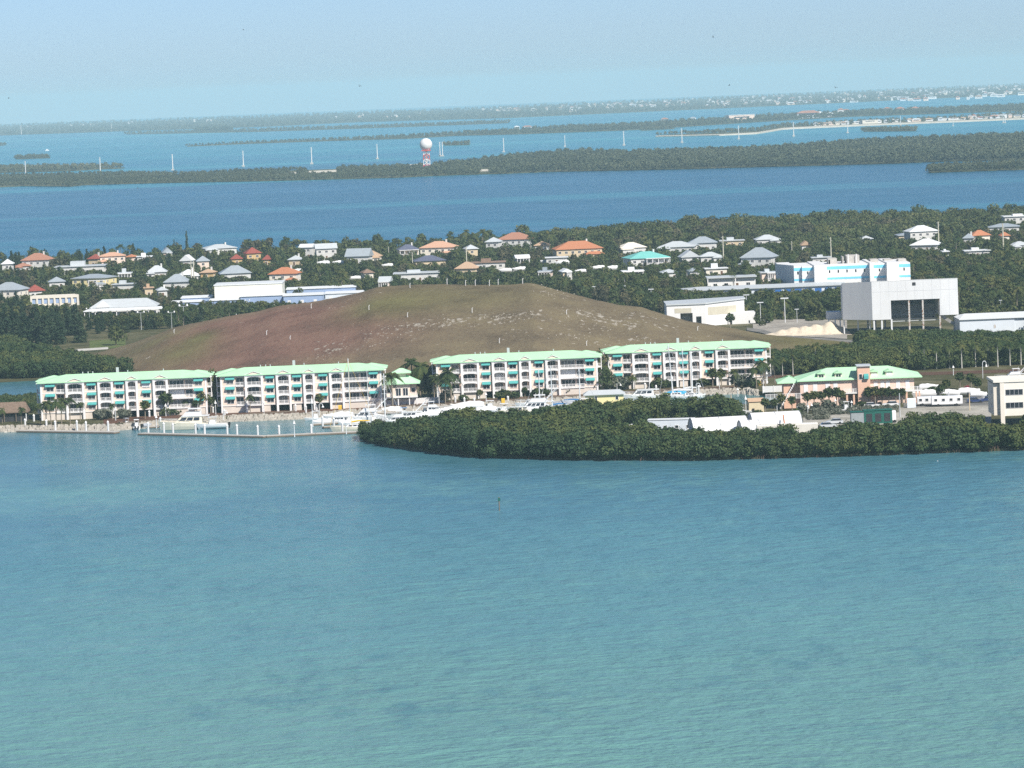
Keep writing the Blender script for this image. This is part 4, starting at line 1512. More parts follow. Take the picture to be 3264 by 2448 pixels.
for dx, dark in ((2621, 1), (2676, 1), (2790, 0), (2838, 0)):
    d_ = MB()
    c = XS(dx)
    d_.box(c - 1.0, c + 1.0, 1.0, 3.4, HE + .5, HE + 1.9)
    do = d_.build("dormer", PEACH, rf)
    d2 = MB()
    d2.prism_y([(c - 1.35, HE + 1.9), (c + 1.35, HE + 1.9), (c, HE + 2.5)], .5, 4.8)
    d2.build("dormer_roof", MINT, rf)
    window_mb(1.5, 1.0, 2).build("window", [TRIM, GLASS if dark else TRIM], rf, loc=(c - .75, 1.0, HE + .7))
m = MB()
m.box(XS(2690), XS(2735), -1.8, -.01, 3.3, 3.6)
m.box(XS(2775), XS(2940), -1.6, .29, 3.3, 3.6)
railing_mb(XS(2690), XS(2735), -1.75, 3.6, 1.1, m)
railing_mb(XS(2850), XS(2940), -1.55, 3.6, 1.1, m)
railing_mb(XS(2440), XS(2552), -3.0, 2.6, 1.5, m)
m.build("balcony_railing", TRIM, t)
for a in (2700, 2722, 2890, 2921, 2931):
    c = MB()
    c.box(XS(a) - .25, XS(a) + .25, -1.5, -1.1, -.5, 3.3)
    c.build("column", DEEPPEACH, t)
m = MB()
for a in (2793, 2815, 2832, 2865, 2895):
    m.box(XS(a) - .55, XS(a) + .55, .22, .32, 4.0, 6.3)
for a in (2570, 2600, 2640, 2665):
    m.box(XS(a) - .6, XS(a) + .6, -.08, .02, 4.0, 6.3)
m.build("shutter", TRIM, t)
m = MB()     # outside stair on the left
for k in range(14):
    m.box(XS(2486) + k * .3, XS(2486) + k * .3 + .32, .2, 1.6, -.4 + k * .5, .1 + k * .5)
m.build("stair", TRIM, t)

# cream office block at the right edge
p, s = frame_at(3210, 1352)
t = thing("office_building", "cream three storey office block on pillars cut by the right edge", "office", (p.x + 1.6, p.y, p.z))
t.scale = (1, 1, .9)
m = MB()
m.box(-3.2, 20, 0, 14, 2.4, 12.2)
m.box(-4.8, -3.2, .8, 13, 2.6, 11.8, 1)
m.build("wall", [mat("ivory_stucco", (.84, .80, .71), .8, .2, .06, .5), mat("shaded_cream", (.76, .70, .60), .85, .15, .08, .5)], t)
m = MB()
m.box(-4.9, 20.2, -.25, 14.2, 12.2, 12.9)
m.build("roof", MATS["ivory_stucco"], t)
m = MB()
for a in (-3.2, 3.9, 11, 18):
    m.box(a, a + 1.1, -.35, -.01, -.5, 12.0)
m.build("column", mat("pale_pilaster", (.80, .75, .66), .85, .15, .06, .5), t)
for zz in (4.6, 8.4):
    for a in (-1.8, 5.3, 12.4):
        window_mb(4.6, 1.7, 4).build("window", [mat("grey_frame", (.45, .46, .48), .5, .4, .1), GLASS], t, loc=(a, 0, zz))
    o = window_mb(1.2, 1.4, 1).build("window", [TRIM, GLASS], t, loc=(-4.8, 5, zz + .2))
    o.rotation_euler.z = -PI / 2
keepout(3140, 3270, 1190, 1345, p.y, "cream office block")

# thatched hut on the left
p, s = frame_at(35, 1345)
t = thing("thatched_hut", "brown thatched hut at the left edge by the rocks", "hut", (p.x, p.y, p.z))
m = MB()
m.hip(-9, 5.2, 0, 8, 2.6, 2.7, .3, inset=1.2)
m.build("roof", THATCH, t)
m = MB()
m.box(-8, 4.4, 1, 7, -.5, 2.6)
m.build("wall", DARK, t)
for a in (-6, -2, 1.5, 4.5):
    c = MB()
    c.tube([(a, .4, -.5), (a, .4, 2.7)], .14, 6)
    c.build("column", CANVAS if a > 4 else WOODP, t)

# sand pile
q = np.random.RandomState(4)
p, s = frame_at(2572, 1072)
th = np.linspace(0, 2 * PI, 40, endpoint=False)
rr = np.linspace(1, 0, 12)
vs, fs = [], []
lob = [(-12, 0, 5, 1.3), (-8, 0, 6, 2.3), (-4, .4, 7, 3.0), (0, -.4, 7, 3.3), (4, .5, 7.5, 3.7), (9, 0, 7, 4.6), (12, 0, 5, 3.0)]
gx, gy = np.meshgrid(np.linspace(-17, 16, 60), np.linspace(-9, 9, 30))
zz = np.zeros_like(gx)
for a, b, r_, h_ in lob:
    zz = np.maximum(zz, h_ * np.exp(-(np.hypot(gx - a, (gy - b) * 1.1) / (r_ * .62)) ** 2) - .12)
zz = zz * 1.0 + np.where(zz > 0, q.normal(0, .09, zz.shape), 0) - .12
me = grid_mesh("sand_pile", gx + p.x, gy + p.y + 8, zz + p.z + .15, mat("crushed_limestone", (.66, .57, .44), .95, .1, .16, .8, 0, 1, .6))
tag(put("sand_pile", me), "heap of pale crushed limestone beside the incinerator hall", "sand pile")
keepout(2490, 2655, 1022, 1075, p.y, "pale limestone heap")

# radar dome far out on the island
p, s = frame_at(1361, 541, .8)
t = thing("radar_tower", "white radar dome on a red and white lattice tower", "radar tower", (p.x, p.y, p.z))
def sphere(m, c, r, n=20, k=12, mi=0, cut=-.86):
    pr = []
    for i in range(k + 1):
        a = math.asin(cut) + (PI / 2 - math.asin(cut)) * i / k
        pr.append((max(r * math.cos(a), .001), r * math.sin(a)))
    m.lathe(pr, n, c, mi)
px_m = 1 / s
m = MB()
sphere(m, (0, 0, 29.2), 7.3)
m.build("radome", WHITE, t, smooth=True)
m = MB()
zb = [-.5, 5.5, 11.5, 17.2, 22.6]
for k in range(4):
    r0_, r1_ = 5.6 - k * .25, 5.6 - (k + 1) * .25
    mi = (k + 1) % 2
    cs0 = [(r0_ * math.cos(PI / 4 + q_ * PI / 2), r0_ * math.sin(PI / 4 + q_ * PI / 2), zb[k]) for q_ in range(4)]
    cs1 = [(r1_ * math.cos(PI / 4 + q_ * PI / 2), r1_ * math.sin(PI / 4 + q_ * PI / 2), zb[k + 1]) for q_ in range(4)]
    for q_ in range(4):
        m.tube([cs0[q_], cs1[q_]], .40, 6, mi)
        m.tube([cs0[q_], cs1[(q_ + 1) % 4]], .32, 5, mi)
        m.tube([cs0[(q_ + 1) % 4], cs1[q_]], .32, 5, mi)
        m.tube([cs1[q_], cs1[(q_ + 1) % 4]], .4, 5, mi)
m.box(-1, 1, -1, 1, 0, 22, 0)
m.box(-5.4, 5.4, -5.4, 5.4, 21.8, 22.8, 1)
m.build("lattice_tower", [WHITE, REDP], t)
# ---------------------------------------------------------------- seawall, planting bed, docks
def shore_pts(tab, z, step=18, off=0):
    return [P(x, lerp_tab(tab, x) + off, z) for x in np.arange(tab[0][0], tab[-1][0], step)]

strip("planting_bed", [(330, 1352), (700, 1326), (940, 1318), (1200, 1302), (1500, 1286), (2200, 1242), (2350, 1236)], [(330, 1334), (700, 1314), (940, 1304), (1200, 1291), (1500, 1275), (2200, 1234), (2350, 1229)], GZ + .06, MULCH, rows=2, skirt=.05)
bm_ = MB()
rk = np.random.RandomState(5)
for x in np.arange(-160, 2420, 4.0):
    e0 = P(x, lerp_tab(MAIN_NEAR, x), GZ)
    for row in range(4):
        q = Vector((e0.x + rk.uniform(-.4, .4), e0.y + .3 - row * .75 + rk.uniform(-.3, .3), e0.z + .1 - row * .46))
        s = rk.uniform(.25, .72)
        j = lambda: s * rk.uniform(.55, 1.1)
        bm_.add([(q.x - j(), q.y - j(), q.z - .6), (q.x + j(), q.y - j(), q.z - .6), (q.x + j(), q.y + j(), q.z - .6), (q.x - j(), q.y + j(), q.z - .6),
                 (q.x - j() * .7, q.y - j() * .7, q.z + j() * .7), (q.x + j() * .7, q.y - j() * .7, q.z + j() * .7), (q.x + j() * .7, q.y + j() * .7, q.z + j() * .8), (q.x - j() * .7, q.y + j() * .7, q.z + j() * .8)],
                [(4, 5, 6, 7), (0, 1, 5, 4), (1, 2, 6, 5), (2, 3, 7, 6), (3, 0, 4, 7)])
tag(bm_.build("riprap_boulders", ROCKM), "pale boulders heaped along the marina shore", kind='stuff')
# dark timber walkway edge along the shore behind the boats
for a, b, nm in (((380, 1349), (940, 1313), "dark timber walkway above the boulders before the left apartment blocks"), ((1225, 1299), (1560, 1281), "dark timber walkway above the boulders by the clubhouse"), ((1560, 1280), (2330, 1232), "dark timber walkway above the boulders before the right apartment blocks")):
    p, q = P(*a, GZ), P(*b, GZ)
    t = thing("boardwalk", nm, "boardwalk", p, math.atan2(q.y - p.y, q.x - p.x))
    Lw = (q - p).length
    m = MB()
    m.box(0, Lw, -.9, .9, .12, .32)
    m.build("deck", WOODP, t)
    n = int(Lw / 3)
    m = MB()
    for k in range(n):
        m.box(k * 3, k * 3 + .18, -.88, -.7, -1.4, .119)
    m.build("pile", WOODP, t)

def fence(a, b, h, label, m_, name="fence"):
    p, q = P(*a, GZ), P(*b, GZ)
    t = thing(name, label, "fence", p, math.atan2(q.y - p.y, q.x - p.x))
    Lw = (q - p).length
    mm = MB()
    for k in range(int(Lw / .3)):
        mm.box(k * .3, k * .3 + .24, 0, .06, .05, h)
    mm.build("picket_panel", m_, t)
    n = max(2, int(Lw / 2.6))
    for k in range(n + 1):
        pm = MB()
        pm.box(Lw * k / n - .08, Lw * k / n + .08, -.12, -.01, -.1, h + .12)
        pm.build("post", m_, t)
fence((1235, 1293), (1420, 1282), 1.7, "white picket fence in front of the small clubhouse", TRIM)
fence((2432, 1252), (2500, 1249), 1.9, "white picket fence left of the marina store stair", TRIM)

def dock(a, b, wd, label, z=.55, m_=CONC):
    p, q = P(*a, 0), P(*b, 0)
    L_ = (q - p).length
    t = thing("floating_dock", label, "dock", p, math.atan2(q.y - p.y, q.x - p.x), "floating docks of the marina")
    m = MB()
    n = max(1, int(L_ / 9))
    for k in range(n):
        m.box(L_ * k / n + .05, L_ * (k + 1) / n - .05, -wd / 2, wd / 2, -.3, z)
    m.build("deck", m_, t)
    m = MB()
    m.box(0, L_, -wd / 2 - .12, -wd / 2 - .003, .06, z - .12)
    m.box(0, L_, wd / 2 + .003, wd / 2 + .12, .06, z - .12)
    m.box(-.14, -.003, -wd / 2, wd / 2, .06, z - .12)
    m.box(L_ + .003, L_ + .14, -wd / 2, wd / 2, .06, z - .12)
    m.build("fender_rail", WOODP, t)
    return t
dock((62, 1377), (372, 1382), 2.6, "short concrete floating dock at the far left with seven white piles")
dock((449, 1386), (848, 1395), 2.6, "long outer floating dock in front of the white motor yacht")
dock((850, 1394), (1160, 1380), 2.6, "outer floating dock running into the mangrove spit")
dock((470, 1365), (725, 1352), 2.0, "inner floating dock alongside the white motor yacht")
dock((385, 1362), (425, 1366), 3.0, "small dark floating platform beside the stern-on boats", .4, STEEL)
dock((995, 1357), (1075, 1352), 1.4, "narrow finger dock behind the cream sailing yacht")
dock((1030, 1365), (1100, 1361), 1.4, "narrow finger dock left of the cream sailing yacht")
dock((970, 1333), (1280, 1318), 1.8, "inner dock behind the crowded white cruisers")
dock((1440, 1301), (1640, 1290), 1.6, "inner dock below the third apartment block", .5)
dock((1640, 1312), (1880, 1290), 1.6, "inner dock beside the white sport fishing boat", .5)
dock((2050, 1262), (2240, 1252), 1.6, "inner dock with the blue canopied boat", .5)

# ---------------------------------------------------------------- white dock piles with pointed caps
def make_pile():
    t = thing("dock_pile", "white concrete dock pile with pointed cap", "dock pile", group="white dock piles")
    m = MB()
    m.tube([(0, 0, -1.2), (0, 0, 3.1)], .30, 10)
    m.build("shaft", mat("white_pile_concrete", (.70, .70, .69), .75, .2, .16, .7, 0, .4), t)
    m = MB()
    m.lathe([(.36, 3.0), (.36, 3.12), (.02, 3.62)], 10)
    m.build("cap", WHITE, t)
    return t
PK = Kind(make_pile)
ORD = ["first", "second", "third", "fourth", "fifth", "sixth", "seventh", "eighth", "ninth", "tenth", "eleventh", "twelfth"]
def piles(lst, where, z=0.0, hpx=None):
    for k, (px, py) in enumerate(lst):
        p = P(px, py, z)
        PK.place((p.x, p.y, p.z), "white pointed pile, %s of %d %s" % (ORD[k], len(lst), where), zs=(hpx or 36) * p.y / F / 3.4)
piles([(81, 1371), (149, 1374), (177, 1377), (246, 1376), (275, 1379), (345, 1378)], "along the short outer dock")
piles([(109, 1357)], "on the boulder shore by the thatched hut")
piles([(473, 1382), (523, 1383), (552, 1385), (624, 1387), (653, 1389), (725, 1389), (756, 1389)], "on the outer dock by the yacht")
piles([(822, 1390), (890, 1390), (993, 1386), (1092, 1380)], "along the outer dock near the mangroves", hpx=34)
piles([(1029, 1363), (1065, 1368)], "on the finger docks left of the sailing yacht")
piles([(943, 1325), (976, 1330), (1010, 1326)], "by the second block")
piles([(477, 1343), (512, 1364), (680, 1330), (717, 1340)], "around the white motor yacht", hpx=34)
piles([(1249, 1296), (1320, 1300), (1452, 1297), (1481, 1301), (1513, 1303)], "between the clubhouse and the covered boat", hpx=34)
piles([(1590, 1290), (1620, 1296), (1720, 1287), (1889, 1268), (1923, 1264)], "behind the sport fishing boat and houseboat", hpx=33)
piles([(2057, 1254), (2092, 1261), (2227, 1262), (2354, 1247), (2390, 1248), (2428, 1236)], "below the right apartment block", hpx=33)

# ---------------------------------------------------------------- lamp posts of the marina
def make_lamp():
    t = thing("lamp_post", "white lamp post with bell shade", "lamp post", group="white marina lamp posts")
    m = MB()
    m.tube([(0, 0, -.3), (0, 0, .5), (0, 0, 4.1)], [.14, .10, .08], 8)
    m.build("pole", POLEW, t)
    m = MB()
    m.lathe([(.40, 3.55), (.34, 3.75), (.14, 4.25), (.05, 4.6), (.01, 4.75)], 10)
    m.build("lamp_shade", WHITE, t)
    return t
def make_hook():
    t = thing("hooked_lamp_post", "white lamp post with hooked arm", "lamp post", group="white hooked lamp posts")
    m = MB()
    pts = [(0, 0, -.3), (0, 0, 3.4)] + [(.55 - .55 * math.cos(a), 0, 3.4 + .55 * math.sin(a)) for a in np.linspace(.3, PI, 7)]
    m.tube(pts, .085, 7)
    m.build("pole", POLEW, t)
    m = MB()
    m.lathe([(.38, 2.6), (.30, 2.85), (.08, 3.25), (.02, 3.42)], 10, (1.1, 0, 0))
    m.build("lamp_shade", WHITE, t)
    return t
LK, HK = Kind(make_lamp), Kind(make_hook)
LAMPS = [(369, 1341, 46, "in the planting bed under the first block's palms"), (529, 1327, 42, "behind the white motor yacht's bow"), (688, 1321, 46, "in the gap beside the first block's right end"),
         (499, 1363, 42, "on the inner dock beside the yacht's bow"), (939, 1390, 52, "alone on the outer dock"), (997, 1355, 92, "tall on the finger dock before the second block"), (1104, 1381, 44, "on the outer dock before the sailing yacht"),
         (1400, 1290, 50, "before the third block's left end"), (1550, 1284, 34, "beside the yellow bin under the third block"), (1850, 1250, 44, "between the three palms of the third block"), (1996, 1241, 36, "before the grey bush of the fourth block"),
         (2143, 1240, 44, "behind the blue canopied boat"), (2294, 1240, 46, "under the fourth block's round palm"), (2445, 1224, 42, "right of the fourth block"), (2378, 1317, 58, "between the small boats and the tan shed"),
         (2477, 1313, 34, "behind the long white trailer"), (2663, 1302, 32, "under the store's round palms"), (2715, 1306, 30, "left of the store's tower foot"), (842, 1318, 44, "under the second block's left half"),
         (3039, 1196, 32, "before the royal palm row"), (2352, 1262, 26, "by the boulders at the basin end")]
for px, py, h, wds in LAMPS:
    p = P(px, py, GZ if py < 1345 else .6)
    LK.place((p.x, p.y, p.z), "white bell lamp post " + wds, zs=h * p.y / F / 4.7)
HOOKS = [(712, 1337, 30, "by the white piles right of the yacht"), (1018, 1322, 36, "before the second block's round palm"), (1967, 1246, 26, "behind the yellow houseboat"), (2174, 1303, 36, "by the small white tent"), (2220, 1257, 36, "with red base below the fourth block"),
         (2306, 1312, 28, "beside the blue topped boat"), (2434, 1236, 26, "left of the marina store fence"), (2575, 1313, 30, "before the store's left palms"), (2838, 1163, 22, "behind the store's roof"), (2986, 1175, 38, "among the royal palm trunks"), (3133, 1206, 56, "tall before the royal palms on the right")]
for px, py, h, wds in HOOKS:
    p = P(px, py, GZ)
    HK.place((p.x, p.y, p.z), "white hooked lamp post " + wds, zs=h * p.y / F / 4.0)

# ---------------------------------------------------------------- boats
def hull(L_, B_, fb, m_, name, parent, stripe=None, zb=-.5):
    m = MB()
    n = 11
    st = []
    for i in range(n):
        t_ = i / (n - 1)
        b = B_ / 2 * (1 - max(0, (t_ - .35) / .65) ** 2.4) * (.9 + .1 * min(1, t_ * 4))
        b = max(b, .03)
        zs_ = fb * (1 + .45 * t_ * t_)
        x = -L_ / 2 + L_ * t_
        rake = .10 * L_ * max(0, (t_ - .6) / .4) ** 1.5
        st.append([(x - rake * .9, 0, zb), (x - rake * .6, -b * .78, .08), (x - rake * .3, -b * .93, zs_ * .5), (x, -b, zs_), (x, -b * .9, zs_ - .08), (x, 0, zs_ - .02),
                   (x, b * .9, zs_ - .08), (x, b, zs_), (x - rake * .3, b * .93, zs_ * .5), (x - rake * .6, b * .78, .08)])
    k = len(st[0])
    vs = [v for s_ in st for v in s_]
    fs, mi = [], []
    for i in range(n - 1):
        for j in range(k):
            a, b2 = i * k + j, i * k + (j + 1) % k
            fs.append((a, a + k, b2 + k, b2))
            mi.append(1 if stripe and j in (1, 8) else 0)
    fs.append(tuple(range(k)))
    mi.append(0)
    o = len(m.v)
    m.add(vs, fs)
    m.m = mi
    return m.build(name, [m_, stripe or m_], parent)

def cabin(m, x0, x1, b, z0, z1, rf=.5, rb=.2, taper=.85):
    """a deckhouse whose front (towards +x) is raked by rf and back by rb"""
    t_ = b * taper
    m.add([(x0, -b, z0), (x1, -b, z0), (x1, b, z0), (x0, b, z0), (x0 + rb, -t_, z1), (x1 - rf, -t_, z1), (x1 - rf, t_, z1), (x0 + rb, t_, z1)],
          [(0, 1, 5, 4), (1, 2, 6, 5), (2, 3, 7, 6), (3, 0, 4, 7), (4, 5, 6, 7)])

def cabin_glass(x0, x1, b, z0, z1, rf, rb, taper, parent, parts=3, front=True):
    """dark window strips set proud of the sides of a deckhouse"""
    t_ = b * taper
    za, zc = z0 + (z1 - z0) * .38, z0 + (z1 - z0) * .85
    def side(f, z, s):
        u = (z - z0) / (z1 - z0)
        xx = (x0 + rb * u) + ((x1 - rf * u) - (x0 + rb * u)) * f
        return (xx, s * ((b + (t_ - b) * u) + .03), z)
    for k in range(parts):
        f0, f1 = .08 + .84 * k / parts + .02, .08 + .84 * (k + 1) / parts - .02
        m = MB()
        for s in (-1, 1):
            m.poly([side(f0, za, s), side(f1, za, s), side(f1, zc, s), side(f0, zc, s)])
        m.build("window", GLASS, parent)
    if front:
        m = MB()
        u0, u1 = .35, .88
        m.poly([(x1 - rf * u0 + .03, -b * .8, z0 + (z1 - z0) * u0), (x1 - rf * u0 + .03, b * .8, z0 + (z1 - z0) * u0), (x1 - rf * u1 + .03, t_ * .8, z0 + (z1 - z0) * u1), (x1 - rf * u1 + .03, -t_ * .8, z0 + (z1 - z0) * u1)])
        m.build("windshield", GLASS, parent)

def rail(m, L_, B_, fb):
    pts = []
    for i in range(7):
        t_ = .45 + .55 * i / 6
        b = max(.05, B_ / 2 * .92 * (1 - max(0, (t_ - .35) / .65) ** 2.4))
        pts.append((-L_ / 2 + L_ * t_ * .985, b, fb * (1 + .45 * t_ * t_)))
    for s in (-1, 1):
        m.tube([(x, s * y, z + .75) for x, y, z in pts], .045, 5)
        for x, y, z in pts[::2]:
            m.tube([(x, s * y, z), (x, s * y, z + .75)], .035, 5)

def boat_root(px, py, rz, label, z=0.0, cat="boat", name="motorboat"):
    p = P(px, py, z)
    LANDMARK.append((px, py, None))
    return thing(name, label, cat, (p.x, p.y, p.z), rz, "boats in the marina")

def outboard(parent, x, y, z=.7):
    m = MB()
    m.box(x - .75, x - .15, y - .22, y + .22, z, z + .75)
    m.box(x - .6, x - .3, y - .1, y + .1, -.3, z)
    m.build("outboard_motor", BLACK, parent)

def yacht(px, py, L_, rz, label, hull_m=HULLW, cover=False, tower=False, bridge=True, stripe=None, glass=3):
    B_, fb = L_ * .3, L_ * .105
    t = boat_root(px, py, rz, label, name="motor_yacht")
    hull(L_, B_, fb, hull_m, "hull", t, stripe)
    m = MB()
    x0, x1, z0 = -L_ * .26, L_ * .22, fb * 1.02
    h1 = L_ * .115
    cabin(m, x0, x1, B_ * .40, z0, z0 + h1, L_ * .12, .1)
    m.build("cabin", hull_m if hull_m is not HULLB else HULLW, t)
    cabin_glass(x0, x1, B_ * .40, z0, z0 + h1, L_ * .12, .1, .85, t, glass)
    m = MB()
    m.box(x0 - L_ * .12, x1 - L_ * .13, -B_ * .38, B_ * .38, z0 + h1, z0 + h1 + .16)
    if bridge:
        cabin(m, x0 + .2, x1 - L_ * .15, B_ * .33, z0 + h1 + .16, z0 + h1 + .16 + L_ * .06, L_ * .05, .1, .95)
    m.build("flybridge", HULLW, t)
    if bridge:
        m = MB()
        zt = z0 + h1 + L_ * .06 + 1.0
        m.box(x0 + .3, x0 + L_ * .24, -B_ * .3, B_ * .3, zt, zt + .12)
        for xx in (x0 + .4, x0 + L_ * .22):
            for s in (-1, 1):
                m.tube([(xx, s * B_ * .27, zt - 1.1), (xx, s * B_ * .27, zt)], .05, 5)
        m.build("bimini_top", CANVAS, t)
    m = MB()
    rail(m, L_, B_, fb)
    m.build("rail", STEEL, t)
    m = MB()
    m.tube([(x0 + L_ * .1, 0, z0 + h1), (x0 + L_ * .06, 0, z0 + h1 + L_ * .22)], [.09, .03], 5)
    m.build("antenna", WHITE, t)
    if tower:
        m = MB()
        for s in (-1, 1):
            m.tube([(x0 + L_ * .05, s * B_ * .34, z0 + h1), (x0 - L_ * .22, s * B_ * .55, z0 + h1 + L_ * .26)], [.13, .07], 5)
        m.build("outrigger", HULLW, t)
    return t

def console(px, py, L_, rz, label, top=CANVAS, z=0.0, motors=2):
    B_, fb = L_ * .3, L_ * .10
    t = boat_root(px, py, rz, label, z)
    hull(L_, B_, fb, HULLW, "hull", t)
    m = MB()
    cabin(m, -L_ * .12, L_ * .08, B_ * .2, fb, fb + 1.25, .3, .05)
    m.build("console", HULLW, t)
    m = MB()
    m.box(-L_ * .18, L_ * .12, -B_ * .32, B_ * .32, fb + 2.0, fb + 2.12)
    m.build("hardtop", top, t)
    m = MB()
    for xx in (-L_ * .14, L_ * .08):
        for s in (-1, 1):
            m.tube([(xx, s * B_ * .26, fb), (xx, s * B_ * .26, fb + 2.0)], .05, 5)
    m.build("frame", STEEL, t)
    for k in range(motors):
        outboard(t, -L_ / 2, (k - (motors - 1) / 2) * .8, fb * .6)
    m = MB()
    m.poly([(L_ * .085, -B_ * .17, fb + .8), (L_ * .085, B_ * .17, fb + .8), (-L_ * .02, B_ * .15, fb + 1.6), (-L_ * .02, -B_ * .15, fb + 1.6)])
    m.build("windshield", GLASS, t)
    return t

def covered(px, py, L_, rz, label, hull_m=HULLW, cov=CANVAS, z=0.0, stripe=None):
    B_, fb = L_ * .3, L_ * .10
    t = boat_root(px, py, rz, label, z)
    hull(L_, B_, fb, hull_m, "hull", t, stripe)
    m = MB()
    n = 8
    rows = []
    for i in range(n):
        t_ = i / (n - 1)
        x = -L_ * .47 + L_ * .93 * t_
        b = B_ / 2 * (1 - max(0, (t_ - .35) / .65) ** 2.2) * .96 + .04
        zz = fb * (1 + .42 * t_ * t_) + .02
        pk = zz + (.35 + L_ * .10 * math.sin(PI * min(1, .25 + t_ * .85)) * (1.15 if i % 2 else .95))
        rows.append([(x, -b, zz), (x, -b * .5, zz + (pk - zz) * .72), (x, 0, pk), (x, b * .5, zz + (pk - zz) * .72), (x, b, zz)])
    vs = [v for r_ in rows for v in r_]
    fs = [(i * 5 + j, (i + 1) * 5 + j, (i + 1) * 5 + j + 1, i * 5 + j + 1) for i in range(n - 1) for j in range(4)]
    m.add(vs, fs + [(0, 1, 2, 3, 4)])
    m.build("cover", cov, t)
    outboard(t, -L_ / 2, 0, fb * .7)
    return t

def sailboat(px, py, L_, rz, label, mast_top_px, hull_m=HULLW, sail=CANVAS, mizzen=None, stays=STEEL, lean=0.0):
    B_, fb = L_ * .27, L_ * .085
    t = boat_root(px, py, rz, label, name="sailing_yacht", cat="sailing boat")
    hull(L_, B_, fb, hull_m, "hull", t)
    m = MB()
    cabin(m, -L_ * .2, L_ * .16, B_ * .3, fb, fb + .75, .5, .1)
    m.build("cabin", HULLW, t)
    cabin_glass(-L_ * .2, L_ * .16, B_ * .3, fb, fb + .75, .5, .1, .85, t, 3, False)
    p = P(px, py, 0)
    hm = (py - mast_top_px) * p.y / F
    m = MB()
    m.tube([(L_ * .06, 0, fb), (L_ * .06 + lean, 0, hm)], [.18, .13], 7)
    m.tube([(L_ * .06 - .9, -.0, hm * .6), (L_ * .06 + .9, 0, hm * .6)], .05, 5)
    m.build("mast", POLEW, t)
    if mizzen:
        m = MB()
        m.tube([(-L_ * .32, 0, fb), (-L_ * .32, 0, hm * mizzen)], [.11, .07], 7)
        m.build("mast", POLEW, t)
    m = MB()
    m.tube([(L_ * .05, 0, fb + 1.3), (-L_ * .36, 0, fb + 1.5)], .07, 6)
    m.build("boom", POLEW, t)
    m = MB()
    m.tube([(L_ * .04, 0, fb + 1.5), (-L_ * .12, 0, fb + 1.75), (-L_ * .34, 0, fb + 1.62)], [.26, .22, .12], 7)
    m.build("furled_sail", sail, t)
    m = MB()
    for a, r_ in (((L_ * .49, 0, fb * 1.4), .045), ((-L_ * .48, 0, fb), .03), ((L_ * .04, B_ * .46, fb), .03), ((L_ * .04, -B_ * .46, fb), .03)):
        m.tube([a, (L_ * .06 + lean, 0, hm * .98)], r_, 4, 0, False)
    m.build("stay", stays, t)
    return t

W_, E_ = PI, 0.0
yacht(598, 1368, 17.0, W_, "cream white motor yacht with flybridge along the inner dock, bow to the left", HULLC)
console(675, 1362, 9.2, W_, "white centre console boat with hardtop right of the cream motor yacht", HULLW, .5)
console(436, 1368, 7.4, PI / 2 + .1, "white twin outboard boat seen from astern beside the dark platform")
console(402, 1362, 6.0, PI / 2 + .5, "small white skiff with grey top left of the twin outboard boat", GREYC)
covered(470, 1360, 3.4, .8, "small round grey inflatable dinghy by the first dock pile", GREYC, GREYC, .4)
covered(1078, 1338, 9.5, W_, "white boat with cover and blue waterline stripe behind the orange stays", HULLW, CANVAS, 0, HULLB)
console(1005, 1340, 6.5, W_, "small cream open boat at the left edge of the crowded boats")
covered(1028, 1352, 6.2, W_, "white covered runabout before the inner dock", HULLW)
yacht(1163, 1345, 13.5, W_, "big white cruiser with tall leaning radar arch right of the orange stays", tower=True)
sailboat(1128, 1374, 13.5, W_, "cream hulled sailing ketch with orange stays by the mangrove tip", 1141, HULLC, YELLP, .86, YELLP)
sailboat(1222, 1352, 11.0, E_, "white sloop with tall pale mast before the clubhouse palms", 1190)
yacht(1205, 1362, 8.6, W_, "yellow and cream cabin boat with dark oval windows at the mangrove edge", HULLC, bridge=False)
covered(1240, 1318, 8.2, W_, "dark blue hulled boat under white cover before the clubhouse fence", HULLB)
yacht(1298, 1342, 11.5, W_, "white boat with pale grey canvas enclosure behind the mangrove edge", bridge=False, tower=True)
covered(1318, 1352, 7.6, E_, "white covered runabout half hidden by the mangrove tip trees")
covered(1370, 1332, 8.4, W_, "white covered launch right of the canvas enclosed boat")
covered(1440, 1320, 10.0, W_, "long narrow white covered boat nearest the mangroves below the third block")
console(1355, 1318, 6.6, PI / 2, "small white boat seen from astern before the picket fence")
covered(1490, 1306, 10.5, W_, "large white covered boat with grey canvas stern below the third block")
console(1560, 1308, 8.0, W_, "white open boat between the large covered boat and the fishing boat")
console(1605, 1318, 8.4, W_, "cream fishing boat with blue waterline at the mangrove edge")
yacht(1700, 1318, 15.0, W_, "big white sport fishing yacht with raised outriggers", tower=True, glass=4)
yacht(1690, 1296, 9.0, W_, "white cabin boat with white canopy behind the sport fishing yacht", bridge=False)
sailboat(1728, 1306, 10.0, W_, "white sloop with slim mast right behind the sport fishing yacht", 1176)
sailboat(1768, 1316, 10.5, W_, "white sloop with thick white mast right of the sport fishing yacht", 1165, HULLW, BLUEC)
sailboat(1842, 1302, 12.0, E_, "white sloop with blue mast foot left of the yellow houseboat", 1173, HULLW, BLUEC)
covered(1808, 1296, 9.0, W_, "white boat under grey cover between the bare masts", HULLW, GREYC)
yacht(2045, 1276, 14.0, W_, "sleek white express cruiser right of the yellow houseboat", bridge=False)
covered(2150, 1264, 7.5, W_, "boat under bright blue canopy with a white hull", HULLW, mat("bright_blue_canvas", (.06, .36, .58), .75, .2, .1, 1.2))
sailboat(2152, 1268, 9.5, W_, "white sloop with leaning mast beside the blue canopied boat", 1094, HULLW, CANVAS, None, STEEL, 1.0)
sailboat(2186, 1262, 9.5, W_, "white sloop with grey mast right of the leaning mast", 1107)
